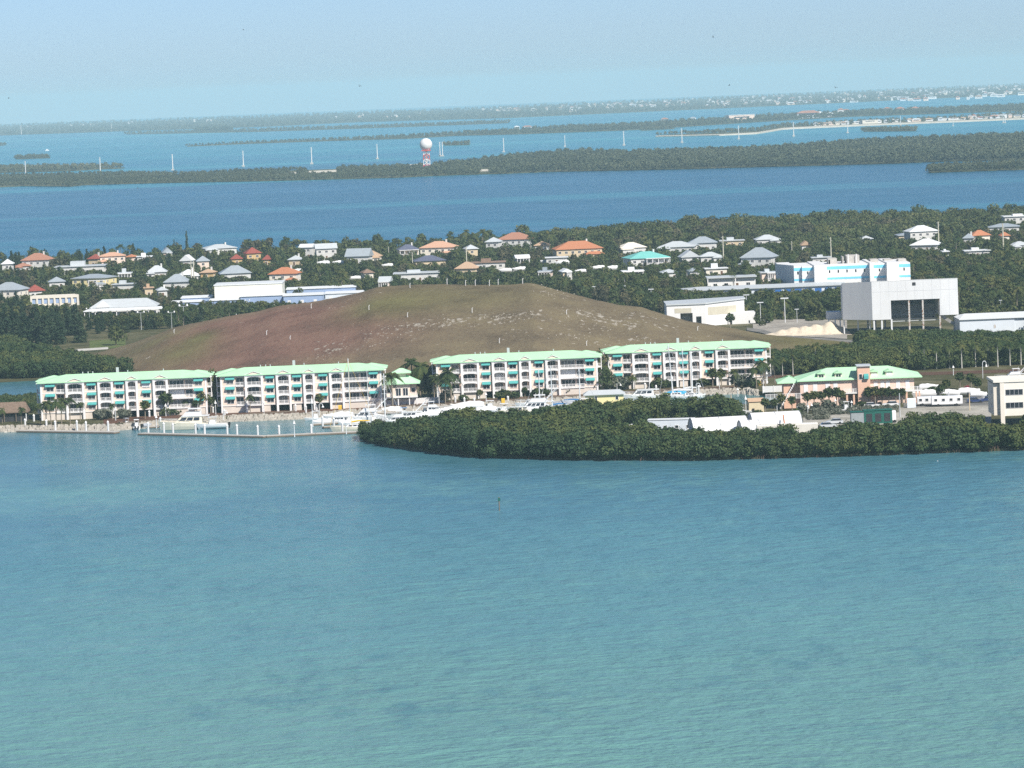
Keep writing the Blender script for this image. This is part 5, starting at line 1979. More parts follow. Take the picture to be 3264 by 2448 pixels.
sailboat(2202, 1268, 9.0, E_, "white sloop with white mast farthest right in the basin", 1120)
covered(2112, 1258, 6.0, W_, "small white covered boat behind the express cruiser")
console(2250, 1300, 6.5, W_, "white open boat with round white top on the gravel lot", CANVAS, GZ)
console(2318, 1312, 7.0, W_, "white open boat with bright blue top on the gravel lot", BLUEC, GZ)
covered(2205, 1312, 6.0, W_, "grey covered boat on the gravel lot behind the small tent", HULLW, GREYC, GZ)
console(2362, 1316, 6.0, W_, "white open boat with dark top left of the tan shed", GREYC, GZ)
yacht(3225, 1218, 10.5, W_, "white sport fishing boat parked behind the cream office block", tower=True)
console(2700, 1310, 5.5, E_, "small white boat on a trailer below the store tower", CANVAS, GZ)

covered(1118, 1356, 7.0, W_, "white covered runabout nosed in behind the sailing ketch", HULLW)
yacht(1262, 1352, 9.5, W_, "white cabin cruiser in the crowded row nearest the mangrove tip", bridge=True)
console(1196, 1350, 7.5, E_, "white open fishing boat between the cruiser and the yellow cabin boat")
covered(1330, 1342, 8.0, W_, "white shrink-wrapped boat at the right of the crowded row", HULLW)
yacht(1388, 1318, 9.0, E_, "small white flybridge boat before the dark boardwalk", bridge=True)
console(1285, 1330, 7.0, W_, "white open boat with blue top behind the canvas enclosed boat", BLUEC)
covered(1540, 1318, 8.5, W_, "white covered launch peeking over the mangroves below the third block", HULLW)
yacht(1640, 1322, 10.0, W_, "cream cabin cruiser left of the big sport fishing yacht", HULLC, bridge=False)
console(1862, 1300, 7.0, W_, "white open boat touching the yellow houseboat's left side")
yacht(1075, 1350, 8.5, W_, "white cabin boat at the left end of the crowded row", bridge=False)

for px, py, L_, lab in ((1030, 842, 7.5, "white covered boat among trees before the pale gable house"), (1078, 840, 6.5, "white boat left of the tan hip roofed cream house"), (1745, 838, 8, "white boat behind the white flat boat shed"), (1792, 842, 8, "white boat right of the white flat boat shed"), (1905, 858, 7.5, "white boat stored below the turquoise roofed house"),
                       (1948, 860, 8.5, "larger white boat stored below the turquoise roofed house"), (1610, 866, 7, "white boat in the canal behind the flat crest"), (1655, 862, 7.5, "second white boat in the canal behind the flat crest"), (1235, 850, 6.5, "white boat left of the long white clinic"), (1850, 868, 6.0, "white boat on the canal left of the stored boats"), (946, 868, 7.5, "white boat right of the cream arched house"), (1130, 890, 6.5, "white boat right of the blue workshop wings")):
    covered(px, py, L_, W_, lab, HULLW, CANVAS, GZ + .5)
    sc2 = F / P(px, py, GZ).y
    HOUSES.append((px - 3.0 * sc2, px + 3.0 * sc2, py - 2.2 * sc2, py - .2 * sc2, P(px, py, GZ).y))

# houseboat
p, s = frame_at(1930, 1292, 0)
t = thing("houseboat", "yellow floating house with grey hip roof behind the mangroves", "houseboat", (p.x, p.y, p.z))
m = MB()
m.box(-5.8, 5.4, 0, 5, .3, 3.1)
m.build("wall", mat("bright_yellow_siding", (.80, .70, .36), .8, .2, .05, .5), t)
m = MB()
m.box(-6.6, 6.0, -.9, 5.6, -.4, .29)
m.build("float", CONC, t)
m = MB()
m.hip(-6.4, 6.0, -.7, 5.7, 3.1, 1.1, .2, inset=1.6)
m.build("roof", PALEROOF, t)
for a in (-3.2, 3.0):
    window_mb(.9, 1.2, 1).build("window", [TRIM, GLASS], t, loc=(a, 0, 1.5))

# ---------------------------------------------------------------- gravel lot: tents, trailers, sheds, vehicles
def barrel(px, py, L_, r_, rz, label, ends=None, z=GZ):
    p = P(px, py, z)
    t = thing("barrel_tent", label, "tent", (p.x, p.y, p.z), rz, "white barrel tents on the lot")
    m = MB()
    arc = [(r_ * math.cos(a), r_ * 1.05 * math.sin(a)) for a in np.linspace(0, PI, 13)]
    arc = [(r_, -.4)] + arc + [(-r_, -.4)]
    vs = [(x, y, zz) for x in (-L_ / 2, L_ / 2) for y, zz in arc]
    n = len(arc)
    m.add(vs, [(i, i + 1, i + 1 + n, i + n) for i in range(n - 1)])
    m.build("canvas_roof", CANVAS, t, smooth=False)
    for x in (-L_ / 2 + .12, L_ / 2 - .12):
        e = MB()
        e.poly([(x, y * .97, zz * .97) for y, zz in arc])
        e.build("end_panel", mat("grey_white_canvas", (.56, .57, .59), .8, .2, .08, .6), t)
    e = MB()
    for x in (-L_ / 2, 0, L_ / 2):
        pts = [(x, y * 1.012, zz * 1.012) for y, zz in arc]
        e.tube(pts, .07, 4, 0, False)
    e.build("hoop", STEEL, t)
    return t
barrel(2290, 1394, 14.5, 5.1, .13, "largest white barrel tent, curved roof bright in the sun")
barrel(2388, 1398, 5, 4.6, .13, "white barrel tent in the middle with a grey arched end")
barrel(2470, 1384, 13, 5.6, .11, "right white barrel tent above the long trailer, with an orange strap")
barrel(2200, 1312, 5.2, 2.3, .15, "small white barrel tent under the hooked lamp")
m = MB()
p = P(2497, 1386, GZ)
m.tube([(p.x, p.y - 5.6, p.z + 1.6), (p.x + .1, p.y - 5.05, p.z + 3.0), (p.x, p.y - 3.9, p.z + 4.3), (p.x, p.y - 2.4, p.z + 5.3)], .2, 5)
tag(m.build("strap", ORANGE), "orange strap hanging over the right barrel tent", "strap")

def boxy(px, py, L_, d_, h_, rz, label, m_, name="trailer", cat="trailer", roof=None, z=GZ, wheels=True, windows=0):
    p = P(px, py, z)
    t = thing(name, label, cat, (p.x, p.y, p.z), rz)
    m = MB()
    zb_ = .7 if wheels else -.2
    b = .12
    m.prism_x([(0, zb_), (d_, zb_), (d_, h_ - .25), (d_ - .25, h_), (.25, h_), (0, h_ - .25)], -L_ / 2, L_ / 2)
    m.build("body", m_, t)
    if wheels:
        for a in (-L_ * .3, L_ * .3):
            for y in (-.02, d_ - .2):
                wv = MB()
                wv.tube([(a, y, .42), (a, y + .22, .42)], .42, 12)
                wv.build("wheel", BLACK, t)
    if roof:
        m = MB()
        m.box(-L_ / 2 - .15, L_ / 2 + .15, -.15, d_ + .15, h_, h_ + .18)
        m.build("roof", roof, t)
    for k in range(windows):
        a = -L_ / 2 + L_ * (k + .5) / windows
        window_mb(1.0, .9, 1).build("window", [TRIM, GLASS], t, loc=(a - .5, 0, h_ * .5))
    return t
boxy(2512, 1410, 15.5, 2.8, 4.7, .02, "long cream white trailer in front of the right barrel tent", mat("cream_trailer_paint", (.70, .67, .60), .5, .3, .12, .4, 0, .3))
boxy(2140, 1394, 12, 3.2, 4.6, -.14, "long white mobile home with grey side left of the largest tent", PALEBLUE, "mobile_home", "mobile home", WROOF, GZ, True, 4)
boxy(2232, 1400, 6.5, 2.6, 2.9, -.2, "white trailer between the mobile home and the largest tent", WHITE)
boxy(1925, 1396, 4.6, 2.6, 3.3, -.15, "white cube trailer poking out of the mangroves", WHITE)
boxy(2000, 1393, 3.6, 2.4, 3.2, .1, "white boat trailer load half buried in the mangroves", CANVAS)
boxy(2040, 1398, 2.6, 2.2, 3.2, 0, "small white crate in the mangroves left of the mobile home", WHITE, "crate", "crate", None, GZ, False)
t = boxy(2412, 1314, 4.2, 3.4, 3.0, .12, "tan garden shed with gable roof beside the lot", mat("tan_siding", (.66, .56, .38), .8, .2, .08, .6), "shed", "shed", None, GZ, False)
m = MB()
m.prism_x([(-.3, 2.95), (3.7, 2.95), (1.7, 3.9)], -2.3, 2.3)
m.build("roof", TANROOF, t)
boxy(2750, 1352, 6.0, 3, 3.2, 0, "green container with grey mesh side on the lot", mat("grey_mesh", (.30, .33, .34), .7, .3, .15, 1), "container", "container", GREENP, GZ, False)
t = boxy(2800, 1350, 7.5, 3, 3.5, .03, "dark green container with open bays on the lot", GREENP, "container", "container", GREENP, GZ, False)
for a in (-2.4, 0, 2.4):
    m = MB()
    m.box(a - .8, a + .8, -.05, .02, .5, 2.7)
    m.build("bay", DARK, t)
boxy(2846, 1348, 1.8, 2.4, 3.2, 0, "white box van seen from behind right of the green container", WHITE, "box_van", "van")
boxy(2912, 1352, 1.6, 1.6, 2.0, 0, "small white utility box standing alone on the lot", WHITE, "utility_box", "utility box", None, GZ, False)
boxy(2906, 1300, 2.4, 1.6, 2.6, 0, "grey white electrical cabinet beside the pole", PALEBLUE, "electrical_cabinet", "cabinet", None, GZ, False)
boxy(2560, 1312, 3.4, 1.6, 1.6, 0, "white utility trailer behind the right barrel tent", WHITE, "utility_trailer", "trailer")
boxy(1604, 1284, 1.0, .9, 1.3, 0, "yellow bin under the third apartment block", YELLP, "bin", "bin", None, GZ, False)
boxy(2421, 1228, 1.0, .9, 1.3, 0, "yellow bin near the fourth apartment block", YELLP, "bin", "bin", None, GZ, False)
boxy(1084, 1306, 1.0, .9, 1.3, 0, "yellow bin between the orange stays", YELLP, "bin", "bin", None, GZ, False)
boxy(2944, 1272, 5.0, 2.2, 1.6, 0, "blue tarpaulin covered stack beside the marina store", BLUEP, "tarpaulin", "tarpaulin", None, GZ, False)
boxy(2974, 1282, 3.0, 2.0, 1.5, 0, "yellow float stack beside the blue tarpaulin", YELLP, "float_stack", "stack", None, GZ, False)
for px, py, L_, lab in ((2945, 1262, 7.0, "white boat hull stored on racks right of the marina store"), (2962, 1240, 6.0, "white stacked boat behind the palms right of the store"), (3030, 1258, 6.0, "white stored boat between the store and the office block"), (3090, 1254, 6.5, "white stored boat before the red flowering tree"), (3120, 1262, 5.0, "white stored boat left of the office block")):
    covered(px, py, L_, W_ if px % 2 else E_, lab, HULLW, CANVAS, GZ + 1.0)

def make_car(paint, name="parked_car", label="", cat="car"):
    t = thing(name, label, cat, group="vehicles on the marina lot")
    m = MB()
    m.prism_y([(-2.25, .35), (2.25, .35), (2.3, .8), (1.5, .98), (-2.2, 1.0), (-2.3, .7)], -.9, .9)
    m.build("body", paint, t)
    m = MB()
    m.add([(-1.9, -.84, .99), (1.0, -.84, .97), (1.0, .84, .97), (-1.9, .84, .99), (-1.5, -.68, 1.52), (.35, -.68, 1.52), (.35, .68, 1.52), (-1.5, .68, 1.52)],
          [(0, 1, 5, 4), (1, 2, 6, 5), (2, 3, 7, 6), (3, 0, 4, 7)])
    m.build("window", GLASS, t)
    m = MB()
    m.box(-1.52, .37, -.7, .7, 1.52, 1.57)
    m.build("roof", paint, t)
    for a in (-1.4, 1.4):
        for y in (-.92, .72):
            wv = MB()
            wv.tube([(a, y, .34), (a, y + .2, .34)], .34, 12)
            wv.build("wheel", BLACK, t)
    for y in (-.62, .62):
        hl = MB()
        hl.box(2.26, 2.32, y - .18, y + .18, .62, .76)
        hl.build("headlight", WHITE, t)
    return t
SILV = mat("silver_car_paint", (.55, .57, .60), .3, .5, .05, 1)
NAVYC = mat("navy_car_paint", (.03, .05, .14), .25, .5, .05, 1)
WCAR = mat("white_car_paint", (.78, .78, .78), .3, .5, .04, 1)
for paint, px, py, rz, lab in ((SILV, 2640, 1364, .1, "silver car parked before the green containers"), (WCAR, 2838, 1296, W_, "white car under the store palms"), (NAVYC, 3108, 1284, .05, "dark blue car parked left of the office block"),
                               (NAVYC, 3146, 1280, W_, "dark blue car hidden behind the office block corner"), (WCAR, 2780, 1300, .0, "white car beside the store pillars"), (SILV, 2660, 1352, W_, "silver car behind the mangroves at the trailer end")):
    o = make_car(paint, "parked_car", lab)
    p = P(px, py, GZ)
    o.location = p
    o.rotation_euler.z = rz
for px, py, L_, h_, lab in ((3020, 1296, 8.5, 2.9, "white bus with dark windows parked right of the store"), (2965, 1294, 7.0, 2.6, "white motor home left of the white bus")):
    t = boxy(px, py, L_, 2.5, h_, 0, lab, WCAR, "bus", "bus", None, GZ, True, 4)

# ---------------------------------------------------------------- vent pipes on the hill
def make_vent():
    t = thing("vent_pipe", "white gas vent pipe", "vent pipe", group="white vent pipes on the hill")
    m = MB()
    m.tube([(0, 0, -.4), (0, 0, 1.25), (.12, 0, 1.5), (.32, 0, 1.6)], .11, 7)
    m.build("pipe", WHITE, t)
    m = MB()
    m.lathe([(.2, -.05), (.2, .12), (.12, .2)], 8)
    m.build("base", CONC, t)
    return t
VK = Kind(make_vent)
VENTS = [(992, 983, "on the left shoulder below the workshop"), (1176, 988, "in the middle of the upper slope"), (1299, 1012, "at the left end of the rubble band"), (1505, 998, "above the rubble band's middle"), (555, 1066, "on the far left slope near the lawn"),
         (850, 1069, "on the red grass patch"), (925, 1088, "just above the second apartment block"), (1307, 920, "left on the flat crest"), (1425, 904, "on the crest beside the clinic"), (1447, 903, "on the crest right of the clinic"), (1484, 909, "on the crest at its middle"),
         (1515, 908, "on the crest right of the middle"), (1560, 909, "on the crest below the brown roofed house"), (1588, 906, "short on the crest"), (1614, 904, "at the right end of the flat crest"), (1806, 1003, "low on the right slope above the rubble"), (2014, 970, "on the right edge of the hill"),
         (2224, 1056, "above the fourth apartment block"), (1666, 902, "tiny on the crest's right shoulder"), (752, 1000, "on the left edge of the hill"), (1870, 1105, "between the third and fourth blocks"), (1592, 1098, "above the third block's roof")]
for px, py, wds in VENTS:
    sp = hill_spot(px, py)
    VK.place((sp[0], sp[1], hill_here(*sp) + drop(0, 1380)), "white vent pipe " + wds)

# ---------------------------------------------------------------- poles and lights
def make_sport():
    t = thing("sports_light", "tall field light with two lamps", "field light", group="twin field lights")
    m = MB()
    m.tube([(0, 0, -.5), (0, 0, 8)], [.16, .10], 7)
    m.tube([(-1.5, 0, 8), (1.5, 0, 8)], .09, 5)
    m.build("pole", STEEL, t)
    for s in (-1, 1):
        m = MB()
        m.lathe([(.05, .9), (.3, .75), (.42, .2), (.38, .05), (.02, .02)], 9, (s * 1.5, 0, 8.0))
        m.build("lamp_shade", WHITE, t)
    return t
def make_board():
    t = thing("stadium_light", "pale post with flat lamp board", "field light", group="lamp board lights")
    m = MB()
    m.tube([(0, 0, -.5), (0, 0, 9.4)], [.17, .11], 7)
    m.build("pole", POLEW, t)
    m = MB()
    m.box(-1.5, 1.5, -.3, .3, 9.3, 9.75)
    m.build("lamp_board", mat("pale_lamp_metal", (.62, .65, .66), .5, .4, .06, 1), t)
    return t
def make_util():
    t = thing("utility_pole", "tall pale concrete pole", "utility pole", group="tall pale utility poles")
    m = MB()
    m.tube([(0, 0, -.5), (0, 0, 12)], [.30, .20], 8)
    m.build("shaft", mat("tan_concrete", (.56, .53, .42), .85, .2, .1, .5), t)
    m = MB()
    for k, s in enumerate((-1, 1, -1)):
        m.box(min(0, s * .7), max(0, s * .7), -.06, .06, 11.4 - k * .9, 11.52 - k * .9)
    m.build("crossarm", STEEL, t)
    return t
SK, BK, UK = Kind(make_sport), Kind(make_board), Kind(make_util)
for px, py, h, wds in ((451, 1052, 62, "nearest the lone round tree"), (548, 1048, 58, "second along the hill's foot"), (587, 1042, 74, "tallest, between two others"), (641, 1030, 52, "fourth along the hill's foot"), (771, 1000, 38, "on the hill edge left of the workshop"),
                       (790, 994, 40, "before the workshop's blue wall"), (286, 1030, 50, "at the grey hall's left corner"), (386, 1010, 38, "before the grey hall")):
    p = P(px, py, GZ)
    SK.place(p, "twin lamp field light " + wds, scale=h * p.y / F / 9)
for px, py, h, wds in ((1896, 956, 44, "left of the row beside the hill's right slope"), (1990, 952, 42, "second beside the hill's right slope"), (2077, 978, 58, "third beside the hill's right slope"), (2111, 940, 30, "behind the white tank by the palms"), (2211, 958, 36, "behind the garage roof's left"),
                       (2247, 962, 20, "low behind the garage roof"), (2381, 1002, 64, "right of the garage"), (2503, 1030, 82, "beside the limestone heap"), (2425, 1030, 68, "left of the limestone heap"), (3116, 990, 34, "behind the white warehouse"), (3190, 990, 34, "second behind the white warehouse"), (2541, 1030, 46, "thin, behind the limestone heap")):
    p = P(px, py, GZ)
    BK.place(p, "pale post with flat lamp board " + wds, scale=h * p.y / F / 9.8)
for px, py, h, wds in ((612, 920, 88, "left of the close pair"), (620, 920, 88, "right of the close pair"), (1489, 872, 86, "behind the flat crest"), (2307, 852, 100, "left of the grey pyramid roof"), (2650, 840, 84, "behind the jail"), (3199, 822, 110, "tallest, by the right orange roofs"),
                       (2993, 798, 92, "thin, in the woods left of the lagoon"), (1890, 800, 36, "behind the bright orange roof"), (1464, 776, 26, "small, by the shore behind the peach roofs"), (1316, 862, 60, "above the clinic"), (2157, 798, 30, "behind the turquoise roof"), (2525, 822, 54, "thin, left of the jail"),
                       (1012, 850, 30, "low, before the pale gable house"), (2618, 752, 26, "small, in the woods above the jail"), (1240, 830, 44, "before the shore trees, left of the slate roofs"), (2955, 836, 42, "before the dark woods right of the jail")):
    p = P(px, py, GZ)
    UK.place(p, "tall pale utility pole " + wds, scale=h * p.y / F / 12)
# right hand sides of the lot
for px, py, h, lab in ((2869, 1330, 76, "grey pole beside the electrical cabinet"), (3091, 1308, 56, "tan post on the lot left of the office block"), (3025, 1284, 34, "short white post behind the bus"), (2584, 1164, 40, "white post behind the marina store's left end"), (2332, 1320, 64, "tan wooden post behind the largest tent")):
    p = P(px, py, GZ)
    t = thing("post", lab, "post", p)
    m = MB()
    hh = h * p.y / F
    m.tube([(0, 0, -.3), (0, 0, hh)], [.16, .12], 7)
    m.build("shaft", POLEW if "white" in lab else (STEEL if "grey" in lab else TANW), t)
    m = MB()
    m.lathe([(.17, hh - .1), (.17, hh), (.02, hh + .1)], 8)
    m.build("cap", STEEL, t)

# power line pylons across the far water
def make_pylon():
    t = thing("power_pole", "tall white power pole standing in far water", "power pole", group="power poles across the far water")
    m = MB()
    m.tube([(0, 0, -2), (0, 0, 22)], [.85, .5], 7)
    m.build("shaft", mat("pale_pole_concrete", (.74, .72, .68), .8, .2, .05, .3), t)
    m = MB()
    m.box(-2, 2, -2, 2, -1, 1.8)
    m.build("footing", CONC, t)
    m = MB()
    for k in range(3):
        m.box(-1.6, 1.6, -.12, .12, 20.8 - 2.2 * k, 21.1 - 2.2 * k)
    m.build("crossarm", STEEL, t)
    return t
YK = Kind(make_pylon)
PYL = [(82, 559, 46), (320, 551, 50), (551, 543, 52), (776, 531, 51), (994, 523, 54), (1203, 507, 48), (1403, 498, 46), (1411, 498, 46), (1606, 485, 45), (1801, 468, 37), (1989, 464, 47), (2174, 455, 46), (2355, 444, 44), (2530, 435, 46), (2702, 424, 40), (2871, 400, 31), (3038, 402, 28), (3198, 392, 32), (3204, 392, 32), (68, 429, 30), (356, 418, 24)]
for k, (px, py, h) in enumerate(PYL):
    p = P(px, py, 0)
    where = "by the radar dome" if 1380 < px < 1420 else ("of the close pair far right" if px > 3190 else ("off the hazy far left coast" if py < 430 and px < 400 else "%s from the left in the long row over the water" % (ORD + ["thirteenth", "fourteenth", "fifteenth", "sixteenth", "seventeenth"])[min(k, 16)]))
    YK.place(p, "slim white power pole " + where + (", the left one" if px in (1403, 3198) else (", the right one" if px in (1411, 3204) else "")), scale=h * p.y / F / 22)

# channel marker, gull, far white boat, birds in the sky
p = P(1592, 1628, 0)
t = thing("channel_marker", "dark lone channel marker post in the open foreground water", "marker post", p)
m = MB()
m.tube([(0, 0, -1.5), (0, 0, 3.1)], .13, 7)
m.build("shaft", WOODP, t)
m = MB()
m.box(-.28, .28, -.16, -.13, 2.2, 2.9)
m.build("board", GREENP, t)
def bird(name, label, cat, loc, span, m_, rz, flap, roll=0):
    """body and two bent wings as one continuous mesh"""
    b = MB()
    L_ = span * .42
    n = 8
    pr = [(.001, -.5), (.05, -.42), (.10, -.2), (.115, 0), (.09, .2), (.06, .32), (.065, .4), (.03, .47), (.001, .55)]
    vs, fs = [], []
    for r_, x in pr:
        for k in range(n):
            a = 2 * PI * k / n
            vs.append((x * L_, r_ * L_ * 1.2 * math.cos(a), r_ * L_ * math.sin(a)))
    for i in range(len(pr) - 1):
        for k in range(n):
            fs.append((i * n + k, i * n + (k + 1) % n, (i + 1) * n + (k + 1) % n, (i + 1) * n + k))
    b.add(vs, fs)
    if flap is not None:
        for s in (-1, 1):
            c = span / 2
            b.add([(.16 * L_, s * .08 * L_, .03 * L_), (-.18 * L_, s * .08 * L_, .03 * L_), (-.12 * L_, s * c * .5, c * flap), (.2 * L_, s * c * .5, c * flap), (-.22 * L_, s * c, c * flap * .55), (-.1 * L_, s * c, c * flap * .55)],
                  [(0, 1, 2, 3), (3, 2, 4, 5)])
    b.add([(-.4 * L_, -.04 * L_, 0), (-.4 * L_, .04 * L_, 0), (-.72 * L_, .11 * L_, .01), (-.72 * L_, -.11 * L_, .01)], [(0, 1, 2, 3)])
    o = b.build(name, m_, None, True)
    o.location = loc
    o.rotation_euler = (roll, 0, rz)
    return tag(o, label, cat, "birds")
BIRDM = mat("dark_plumage", (.05, .05, .055), .8, .2, .2, 3)
for px, py, sp, rz, fl, lab in ((776, 95, 1.5, .4, .3, "dark flying bird high in the sky above the dome, left of centre"), (1146, 275, 2.0, 1.0, .5, "dark flying bird just above the hazy horizon left of centre"), (2273, 118, 1.9, .2, .35, "dark gliding bird high in the sky right of centre"),
                                (2325, 272, 1.7, -.3, .25, "faint dark bird low over the skyline houses"), (2663, 280, 2.0, .9, .55, "dark bird with raised wings above the right skyline"), (28, 313, 1.6, .1, .2, "faint gliding bird at the far left above the horizon"), (439, 600, 1.4, .3, .3, "dark bird over the blue channel at left")):
    bird("flying_bird", lab, "bird", at_depth(px, py, 1500), sp, BIRDM, rz, fl, .4)
p = P(2989, 1470, 0)
bird("gull", "white gull floating on the water right of the mangroves", "bird", (p.x, p.y, p.z + .05), 1.1, WHITE, .6, None)
p = P(150, 481, 0)
t = thing("small_boat", "tiny white boat on the turquoise water above the dark islet", "boat", p, .4)
hull(9, 3, 1.6, HULLW, "hull", t)
m = MB()
cabin(m, -2, 2, 1.1, 1.6, 3.6, .8, .2)
m.build("cabin", HULLW, t)
# ---------------------------------------------------------------- more half hidden houses among the trees
fr = random.Random(31)
LM0 = [(x, y, w_) for x, y, w_ in LANDMARK if w_]
froofs = [PALEROOF, GREYROOF, WROOF, PALEROOF, TANROOF, GREYROOF, BROWNR, WROOF]
fnames = ["pale grey", "dark grey", "white", "silvery", "tan", "slate grey", "brown", "bright white"]
fwalls = [WHITE, CREAM, WHITE, PEACH, TANW]
USED_H = set()
made = 0
for _ in range(900):
    if made >= 46:
        break
    px = fr.uniform(10, 2480)
    ya = lerp_tab(MAIN_FAR, px) - 14
    yb = min(lerp_tab([(0, 940), (560, 930), (600, 930)], px), (lerp_tab(SIL, px) - 14) if 590 < px < 2110 else 930)
    if px > 1650:
        ya = max(ya, 776 - .03 * (px - 1650))
        yb = min(yb, 872)
    if yb - ya < 12:
        continue
    ye = fr.uniform(ya, yb)
    wpx = fr.uniform(34, 82)
    bad = False
    for x0, x1, y0, y1, D in HOUSES:
        if px + wpx / 2 + 4 > x0 and px - wpx / 2 - 4 < x1 and ye + 22 > y0 and ye - 18 < y1 + 6:
            bad = True
            break
    if bad:
        continue
    k = fr.randrange(8)
    st = fr.choice([1, 1, 1.5, 2])
    kind = fr.choice(['hip', 'hip', 'gable', 'flat', 'front' if wpx < 50 else 'hip'])
    lx, ly, lw = min(LM0, key=lambda q_: (q_[0] - px) ** 2 + 5 * (q_[1] - ye) ** 2)
    rel = ("right of" if px > lx else "left of") if abs(px - lx) > 40 else ("in front of" if ye > ly else "behind")
    lab = "%s%s roofed house %s the %s" % ("small " if wpx < 50 else "", fnames[k], rel, " ".join(lw.split(" ")[:9]))
    if lab in USED_H:
        lab = lab.replace(" roofed", " topped")
    USED_H.add(lab)
    house(px - wpx / 2, px + wpx / 2, ye, ye - fr.uniform(9, 17), st, froofs[k], fr.choice(fwalls), " ".join(lab.split(" ")[:16]), kind, None, fr.uniform(-.25, .25), fr.choice([None, None, 'right', 'all']), keep=ye + fr.uniform(2, 16))
    made += 1

# ---------------------------------------------------------------- vegetation
LEAF_MANG = leaf_mat("mangrove_leaves", (.020, .042, .020), (.042, .070, .028), (.105, .118, .036), .05)
LEAF_TREE = leaf_mat("broadleaf_leaves", (.024, .042, .018), (.055, .078, .028), (.125, .128, .050), .2)
LEAF_PINE = leaf_mat("casuarina_needles", (.016, .034, .018), (.034, .056, .028), (.070, .088, .044), .15)
LEAF_PALM = leaf_mat("palm_fronds", (.024, .046, .016), (.060, .080, .026), (.170, .150, .050), .3)
LEAF_OLIVE = leaf_mat("olive_leaves", (.034, .048, .018), (.078, .092, .030), (.16, .15, .052), .2)
LEAF_DRY = leaf_mat("brownish_leaves", (.050, .050, .028), (.095, .088, .048), (.16, .14, .075), .2)
LEAF_GREY = leaf_mat("silvery_leaves", (.07, .085, .06), (.13, .14, .105), (.20, .20, .155), .3)
LEAF_FAR = leaf_mat("island_leaves", (.045, .060, .034), (.088, .102, .056), (.145, .148, .080), .006)
BARK = mat("grey_bark", (.13, .105, .08), .95, .1, .25, 2)
PALMBARK = mat("palm_bark", (.26, .22, .17), .95, .1, .2, 2)
ROYAL = mat("pale_royal_palm_bark", (.52, .50, .45), .85, .15, .1, 2)

def broad_proto(seed, h, r, n, leaf, base=.12, k=10):
    return leaf_cloud(lobes_for(seed, h, r, h * base, k), n, leaf, seed)

def pine_proto(seed, h, r, n, leaf):
    q = random.Random(seed)
    lb = []
    for i in range(16):
        t_ = i / 15
        rr = r * (1 - t_) ** .7 * q.uniform(.4, 1)
        a = q.random() * 2 * PI
        s = r * (.20 + .28 * (1 - t_))
        lb.append((rr * .7 * math.cos(a), rr * .7 * math.sin(a), h * (.12 + .84 * t_), s, s, s * 1.35))
    return leaf_cloud(lb, n, leaf, seed, up=.1, flat=.9)

def trunk_mesh(name, h, r, m, lean=0.0, limbs=4, seed=0):
    q = random.Random(seed)
    b = MB()
    b.tube([(0, 0, -.5), (lean * .3, 0, h * .3), (lean, 0, h * .72)], [r, r * .8, r * .35], 7)
    for i in range(limbs):
        a = 2 * PI * i / max(limbs, 1) + q.random()
        z0 = h * q.uniform(.25, .45)
        b.tube([(lean * .4, 0, z0), (lean * .4 + math.cos(a) * h * .14, math.sin(a) * h * .14, z0 + h * .16), (lean * .4 + math.cos(a) * h * .24, math.sin(a) * h * .24, z0 + h * .32)], [r * .5, r * .35, r * .12], 5)
    return b.mesh(name, m)

def palm_crown(name, seed, n=18, L_=2.7, m=None, droop=1.0):
    """feathered fronds: a curved midrib with leaflets hanging either side"""
    r = np.random.RandomState(seed)
    V, T = [], []
    for i in range(n):
        a = 2 * PI * i / n + r.uniform(-.2, .2)
        el = r.uniform(-.35, 1.15)
        Lf = L_ * r.uniform(.8, 1.1)
        d = np.array([math.cos(a), math.sin(a), 0])
        sd_ = np.array([-math.sin(a), math.cos(a), 0])
        tt = r.rand()
        pts = []
        for k in range(8):
            u = k / 7
            pts.append(d * Lf * u * math.cos(el) * (1 - .12 * u) + np.array([0, 0, Lf * (u * math.sin(el) - droop * .75 * u * u)]))
        for k in range(7):
            p0, p1 = pts[k], pts[k + 1]
            wd = Lf * .20 * math.sin(PI * min(.97, .18 + k / 7.5)) + .03
            for s in (-1, 1):
                for h_ in (0, .5):
                    q0 = p0 + (p1 - p0) * h_
                    q1 = p0 + (p1 - p0) * (h_ + .36)
                    tip = s * sd_ * wd + np.array([0, 0, -wd * .55]) + (p1 - p0) * .5
                    V += [q0, q1, q1 + tip, q0 + tip * .9]
                    T += [tt * .8 + .1 * r.rand()] * 4
    return np.array(V), np.array(T)

def fan_crown(seed, r_=1.7, n=240, leaf=.42):
    """a round head of fan leaves"""
    return leaf_cloud([(0, 0, 0, r_, r_, r_ * .92), (0, 0, .2, r_ * .7, r_ * .7, r_ * .7)], n, leaf, seed, up=.15, fill=.5, flat=1.0)

class TreeKind:
    """several shapes of one kind of tree; the first of each shape is the one that is copied"""
    def __init__(s, name, cat, variants, group):
        s.name, s.cat, s.v, s.group, s.n = name, cat, variants, group, 0
        s.kinds = []
        for crown, trunk, top in variants:
            s.kinds.append(Kind(lambda c=crown, t=trunk: s.make(c, t)))
    def make(s, crown, trunk):
        t = thing(s.name, "", s.cat, group=s.group)
        put("trunk", trunk, t)
        put("crown", crown, t)
        return t
    def place(s, loc, h, label, rz=None, wide=1.0, var=None):
        if s.name == 'cabbage_palm':
            h *= .64 if 'store' in label else .74
        k = (s.n if var is None else var) % len(s.kinds)
        s.n += 1
        sc_ = h / s.v[k][2]
        return s.kinds[k].place(loc, label, rnd.random() * 2 * PI if rz is None else rz, s.group, sc_ * wide, sc_)

